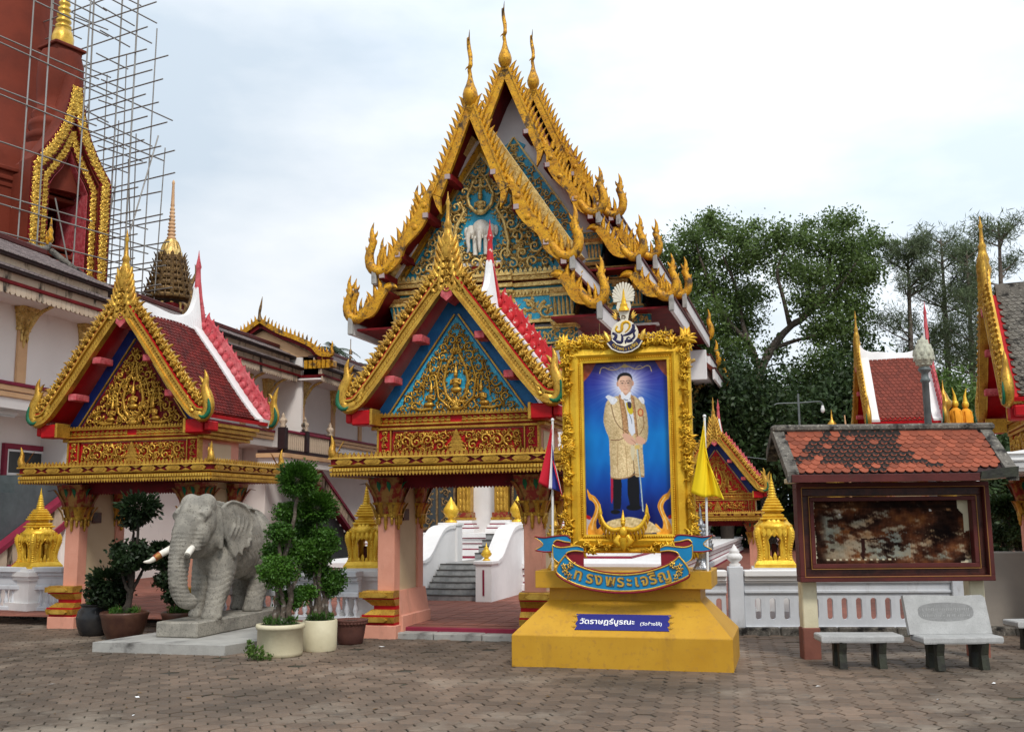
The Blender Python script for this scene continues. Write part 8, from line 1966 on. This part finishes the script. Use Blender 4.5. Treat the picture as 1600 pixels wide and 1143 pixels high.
# darker trees beneath and behind it
def bushy(name, label, px, Y, zc, R, seed, leaf='leaf_deep', n=8, size=.26, h0=0):
    p = cam_pt(px, 700, Y); base = (p.x, Y, h0); rr = random.Random(seed)
    cs_ = [(rr.uniform(-.7, .7) * R, rr.uniform(-.4, .4) * R, zc + rr.uniform(-.55, .5) * R * 1.1, R * rr.uniform(.4, .65), R * rr.uniform(.4, .6), R * rr.uniform(.32, .5)) for _ in range(n)]
    return tree(name, label, base, [([(0, 0, 0), (.1, 0, zc * .5), (.2, .1, zc)], R * .10, R * .04), ([(0, 0, zc * .4), (R * .4, .1, zc * .9)], R * .06, R * .02), ([(0, 0, zc * .45), (-R * .45, .1, zc)], R * .06, R * .02)], cs_, leaf, 620, size, 'bark_dark', seed, .5, .2, shell=.2, rag=.3)
bushy('shade_tree', 'dark green tree directly under the large crown, left of the antenna pole', 1130, 45, 6.199999999999999, 3.5, 41, n=13)
bushy('shade_tree', 'dark tree mass behind the antenna pole above the notice board', 1235, 55, 6.8, 3.5, 42, n=13)
bushy('shade_tree', 'dark tree between the antenna and the white ridged roof', 1310, 47, 6.199999999999999, 3.3, 43, n=12)
bushy('shade_tree', 'bright green bushy tree above the roof with gold statues', 1500, 40, 5.6, 2.4, 44, 'leaf_light', 11, .2)
bushy('shade_tree', 'deep green tree low behind the lamp post', 1470, 44, 3.4, 2.8, 45, n=12)
bushy('shade_tree', 'dark tree at the right edge behind the bonsai', 1590, 36, 3.0, 2.6, 46, n=11)
bushy('shade_tree', 'small light green treetop just left of the white ridge finial', 1425, 50, 7.3, 1.3, 47, 'leaf_light', 6, .2)
bushy('shade_tree', 'dark tree behind the small far gate', 1060, 57, 7.0, 3.5, 48, n=12)
def casuarina(label, px, ytop, Y, seed, lean=0.0, wid=1.0):
    top = cam_pt(px, ytop, Y); base = (top.x - lean, Y, 0); Ht = top.z; rr = random.Random(seed)
    limbs = [([(0, 0, 0), (lean * .3, 0, Ht * .4), (lean * .8, 0, Ht * .8), (lean, 0, Ht)], .26, .03)]; cs_ = []
    for k in range(34):
        t = rr.uniform(.36, 1.0); z = Ht * t; ln = wid * (1.15 - t) * Ht * .26 + .35; a = rr.uniform(0, 6.28); c, s_ = math.cos(a), math.sin(a); x0 = lean * t
        tip = (x0 + c * ln, s_ * ln, z + ln * .45); limbs.append(([(x0, 0, z - .2), (x0 + c * ln * .5, s_ * ln * .5, z + ln * .12), tip], .05, .012))
        for q in (.5, .75, 1.0): cs_.append((lerp(x0, tip[0], q), lerp(0, tip[1], q), lerp(z, tip[2], q) + .1, .42 * wid + .1, .42 * wid + .1, .50))
    return tree('casuarina_tree', label, base, limbs, cs_, 'leaf_casu', 420, .36, 'bark', seed, .10, -.3, 'casuarina trees on the right', .15, .4)
casuarina('wispy grey green casuarina nearest the large tree', 1418, 395, 50, 51, .4, .9)
casuarina('tallest wispy casuarina behind the lamp post', 1470, 372, 52, 52, .2, 1.0)
casuarina('wispy casuarina left of the grey roofed gate', 1510, 392, 50, 53, .3, .9)
casuarina('wispy casuarina with its top above the grey roof at the right edge', 1560, 345, 46, 54, .6, .9)
def palm(label, px, py, Y, R, seed):
    p = cam_pt(px, py, Y); base = (p.x, Y, 0); t = thing('palm_tree', label, 'palm', base, 0, 'coconut palms behind the gallery'); rr = random.Random(seed)
    m = MB(); trunk_tube(m, [(0, 0, 0), (.2, 0, p.z * .5), (0, 0, p.z)], .2, .13, seed); m.build('trunk', 'bark', t)
    for k in range(17):
        a = k * 2 * PI / 17 + rr.uniform(-.15, .15); el_ = rr.uniform(-.2, 1.1); m = MB(); L_ = R * rr.uniform(.85, 1.1); pts = []
        for i in range(9): q = i / 8; rad = L_ * q * math.cos(el_ * (1 - q * .5)); pts.append(Vector((math.cos(a) * rad, math.sin(a) * rad, p.z + L_ * (math.sin(el_) * q - .75 * q * q))))
        m.tube(pts, [.035 * (1 - i / 9) + .006 for i in range(9)], 5, 0)
        for i in range(1, 9):
            for s in (-1, 1):
                for h_ in (0, .5):
                    b_ = pts[i - 1].lerp(pts[i], h_); fw = (pts[i] - pts[i - 1]).normalized(); sd = fw.cross(Vector((0, 0, 1))).normalized() * s; ln = R * .30 * (1 - abs(i / 8 - .45)); tip = b_ + sd * ln * .8 + fw * ln * .5 - Vector((0, 0, ln * .35))
                    m.add([b_ - fw * .05, b_ + fw * .05, tip], [(0, 1, 2)])
        m.build('frond', 'leaf_palm', t)
palm('coconut palm crown above the gallery roof left of the temple', 520, 548, 62, 1.7, 61)
palm('coconut palm half hidden behind the temple eave', 585, 578, 60, 1.6, 62)
palm('small coconut palm between the other two behind the gallery roof', 552, 572, 66, 1.4, 63)
# far belt of vegetation that closes the view beyond the court
rng = np.random.default_rng(77); n = 26000
c = np.stack([rng.uniform(2, 62, n), rng.uniform(52, 60, n), np.zeros(n)], 1); hgt = 5.2 + 1.6 * np.sin(c[:, 0] * .45) + 1.0 * np.sin(c[:, 0] * 1.3 + 1); c[:, 2] = hgt * rng.uniform(0, 1, n) ** .8
me = leaf_mesh('far_woods', c, np.tile((0, -.6, .4), (n, 1)), rng.uniform(.35, .7, n), 5, .6); o = link('far_woods', me, 'leaf_deep', None); tag(o, 'dark green woods far behind the court', 'woods', None, 'stuff')
c2 = c.copy(); c2[:, 0] = rng.uniform(-75, -8, n); c2[:, 1] = rng.uniform(70, 80, n)
me = leaf_mesh('far_woods', c2, np.tile((0, -.6, .4), (n, 1)), rng.uniform(.35, .7, n), 6, .6); o = link('far_woods', me, 'leaf_deep', None); tag(o, 'dark woods beyond the long gallery', 'woods', None, 'stuff')
# ------------------------------------------------------------------ gates and small things on the right
g = build_gate('entrance_gate', 'small far gilded gate half hidden by the yellow flag', (6.05, 30.6, -.35), 16, .80, 'red', 'navy', 23, 'pinkred', detail=False)
g = build_gate('entrance_gate', 'gate seen side on with orange tiled roof between white ridges, behind the notice board', (9.30, 26.2, .72), 102, .90, 'red', 'red', 24, 'pinkred', detail=False); g.scale.y *= .84
for o in list(g.children):
    if o.name.startswith('roof_slope'):
        for c in list(o.children): bpy.data.objects.remove(c)
# its near slope carries tiles that can be told apart
gs = MB()
for k, (x, z, tx, tz) in enumerate(walk(GP, .15)): pass
tile_me = surf_tile_mesh(.150, .235, .016).mesh('roof_tile'); tile_me.materials.append(MT['tile_brick'])
slope_objs = [o for o in g.children if o.name.startswith('roof_slope')]
for side, par in zip((-1, 1), slope_objs):
    for r_, (x, z, tx, tz) in enumerate(walk(GP, .118)):
        a = math.atan2(tz, tx)
        for k in range(12):
            y = -.28 + (k + (.5 if r_ % 2 else 0)) * .148
            if y > 1.5: continue
            ox, oz = x - tz * .115, z + tx * .115
            o = link('roof_tile', tile_me, None, par, (ox * (1 if side < 0 else -1), y, oz))
            ex, ey, ez = Vector((0, -1, 0)), Vector((tx, 0, tz)), Vector((-tz, 0, tx))
            q = .10; ey2 = (ey * math.cos(q) - ez * math.sin(q)); ez2 = (ez * math.cos(q) + ey * math.sin(q))
            R3 = Matrix((ex, ey2, ez2)).transposed()
            if side > 0:
                mx = lambda v: Vector((-v.x, v.y, v.z)); R3 = Matrix((mx(ex) * -1, mx(ey2), mx(ez2))).transposed()
            o.rotation_euler = R3.to_euler()
for sx in (-1, 1):
    m = MB(); m.band(GP, .10, .165, -.42, -.12, 0); (m if sx < 0 else mirrored(m)).build('verge', 'white_clean', g)
m = MB(); R_ = pl([(-.40, 6.35), (-.34, 6.08), (-.15, 5.9), (.3, 5.82)], 10)
for i in range(len(R_) - 1):
    (a, za), (b, zb) = R_[i], R_[i + 1]; P = []
    for (yy, zz) in ((a, za), (b, zb)): P += [(-.20, yy, 5.40), (.20, yy, 5.40), (.055, yy, zz - .02), (0, yy, zz), (-.055, yy, zz - .02)]
    m.add(P, [(i_, (i_ + 1) % 5, 5 + (i_ + 1) % 5, 5 + i_) for i_ in range(5)], 0)
m.build('ridge', 'white_clean', g)
g = build_gate('entrance_gate', 'weathered grey roofed gate with red gable side cut by the right edge', (8.42, 16.8, 0), 108, .97, 'red', 'red', 25, 'old_concrete', detail=False, ridge_mat='old_concrete', tile='old_concrete')
for o in g.children:
    if o.name.startswith('cornice'):
        for c in list(o.children): bpy.data.objects.remove(c)
        o.data.materials[0] = MT['white_clean']; o.data.materials[1] = MT['white_clean']
# pedestal lamp post
lp_ = thing('lamp_post', 'grey lamp post with a bud shaped globe in front of the orange roof', 'lamp post', (8.62, 21.2, 0))
m = MB(); m.lathe([(.16, 0), (.16, .5), (.11, .6), (.085, .7), (.075, 3.0), (.07, 4.55), (.10, 4.58), (.10, 4.62), (.075, 4.66), (.07, 4.75), (.12, 4.80), (.135, 4.84), (.10, 4.88)], 16, 0); m.build('post', 'grey_metal', lp_)
m = MB(); m.lathe([(.09, 4.88), (.16, 4.95), (.20, 5.06), (.195, 5.18), (.15, 5.32), (.085, 5.43), (.03, 5.51), (.004, 5.56)], 18, 0)
for r_ in range(5):
    for k in range(9): a = (k + .5 * (r_ % 2)) * 2 * PI / 9; rad = (.14, .195, .19, .15, .10)[r_]; petal(m, (rad * math.cos(a), rad * math.sin(a), 4.92 + r_ * .10), (math.cos(a), math.sin(a)), .14, -.02, .06, 0, 4)
m.build('globe', 'globe', lp_)
an = thing('yard_lamp', 'thin pole with crossbar and hanging white bulb above the notice board', 'lamp', (7.30, 26, 0))
m = MB(); m.tube([(0, 0, .1), (0, 0, 4.90)], .028, 8, 0); m.build('pole', 'grey_metal', an)
m = MB(); m.tube(pl([(-.62, 0, 4.62), (-.5, 0, 4.66), (0, 0, 4.67), (.5, 0, 4.70), (.60, 0, 4.66), (.61, 0, 4.60)], 16), .016, 6, 0); m.build('crossbar', 'grey_metal', an)
m = MB(); m.lathe([(.03, .10), (.035, .06), (.055, .0), (.05, -.05), (.02, -.09)], 10, 0, (.61, 0, 4.50)); m.build('bulb', 'pole_white', an)
st_ = thing('wooden_stake', 'thin brown stake sticking up above the notice board roof', 'stake', (8.15, 25, 0)); m = MB(); m.tube([(0, 0, .1), (.03, 0, 3.4), (-.02, 0, 4.25)], [.035, .03, .015], 6, 0); m.build('stick', 'apricot', st_)
# gilded figures beside the far roof
def gilded_pillar(x, y, z, h, label):
    t = thing('gilded_pillar', label, 'pillar', (x, y, 0)); m = MB(); m.lathe([(.22, .1), (.22, z), (.16, z + .1), (.13, z + .3), (.17, z + .4), (.12, z + .5), (.11, z + h * .7), (.17, z + h * .74), (.20, z + h * .82), (.14, z + h * .86), (.10, z + h * .92), (.03, z + h), (.005, z + h + .25)], 12, 0); m.build('shaft', 'gold', t); return t
gilded_pillar(10.75, 25.4, 3.2, 1.7, 'gilded pillar right of the white ridged roof'); gilded_pillar(8.0, 25.6, 3.0, 1.2, 'short gilded finial left of the white ridged roof')
def draped(x, y, label, s):
    t = thing('draped_figure', label, 'statue', (x, y, 0)); m = MB(); m.lathe([(.20, .1), (.20, 3.2), (.16, 3.4), (.10, 3.5)], 10, 0); m.build('base', 'white_clean', t)
    m = MB(); m.lathe([(.13, 3.45), (.16, 3.7), (.15, 4.0), (.17, 4.25), (.13, 4.42), (.06, 4.48)], 10, 0, smooth=True)
    for k in range(6): a = k * 1.05; m.tube([(.13 * math.cos(a), .13 * math.sin(a), 4.4), (.17 * math.cos(a + .2), .17 * math.sin(a + .2), 3.9), (.16 * math.cos(a + .1), .16 * math.sin(a + .1), 3.46)], .03, 5, 0)
    m.build('robe', 'orange_cloth', t); m = MB(); m.ball((0, 0, 4.58), (.085, .09, .11), 0, 10, 8); m.tube([(0, 0, 4.66), (0, 0, 4.80), (s * .05, 0, 5.0)], [.06, .035, .006], 8, 0); m.build('head', 'gold_pure', t)
draped(11.2, 25.8, 'saffron draped figure nearer the gilded pillar', -1); draped(11.55, 26.0, 'saffron draped figure farther from the gilded pillar', 1)
t = thing('naga_finial', 'small golden swan headed finial at the edge of the red gable', 'finial', (12.0, 23.0, 0)); m = MB(); m.lathe([(.2, .1), (.2, 3.4), (.14, 3.5)], 8, 0); m.build('base', 'white_clean', t)
m = MB(); m.lathe([(.15, 3.5), (.22, 3.7), (.20, 4.1), (.12, 4.3)], 10, 0); m.tube(pl([(0, 0, 4.2), (-.15, 0, 4.35), (-.25, 0, 4.6), (-.12, 0, 4.85), (-.28, 0, 4.9)], 10), [.10, .09, .08, .07, .06, .06, .06, .055, .05, .03, .01], 7, 0); m.build('bird', 'gold_pure', t)
# power lines
wl_ = thing('overhead_wire', 'thin dark overhead wire crossing in front of the dark trees', 'wire', (4.6, 33, 0)); m = MB(); m.tube([(0, 0, 4.35), (1.2, 0, 4.0), (2.4, 0, 3.75), (3.6, 0, 3.6)], .012, 4, 0); m.build('wire', 'grey_metal', wl_)
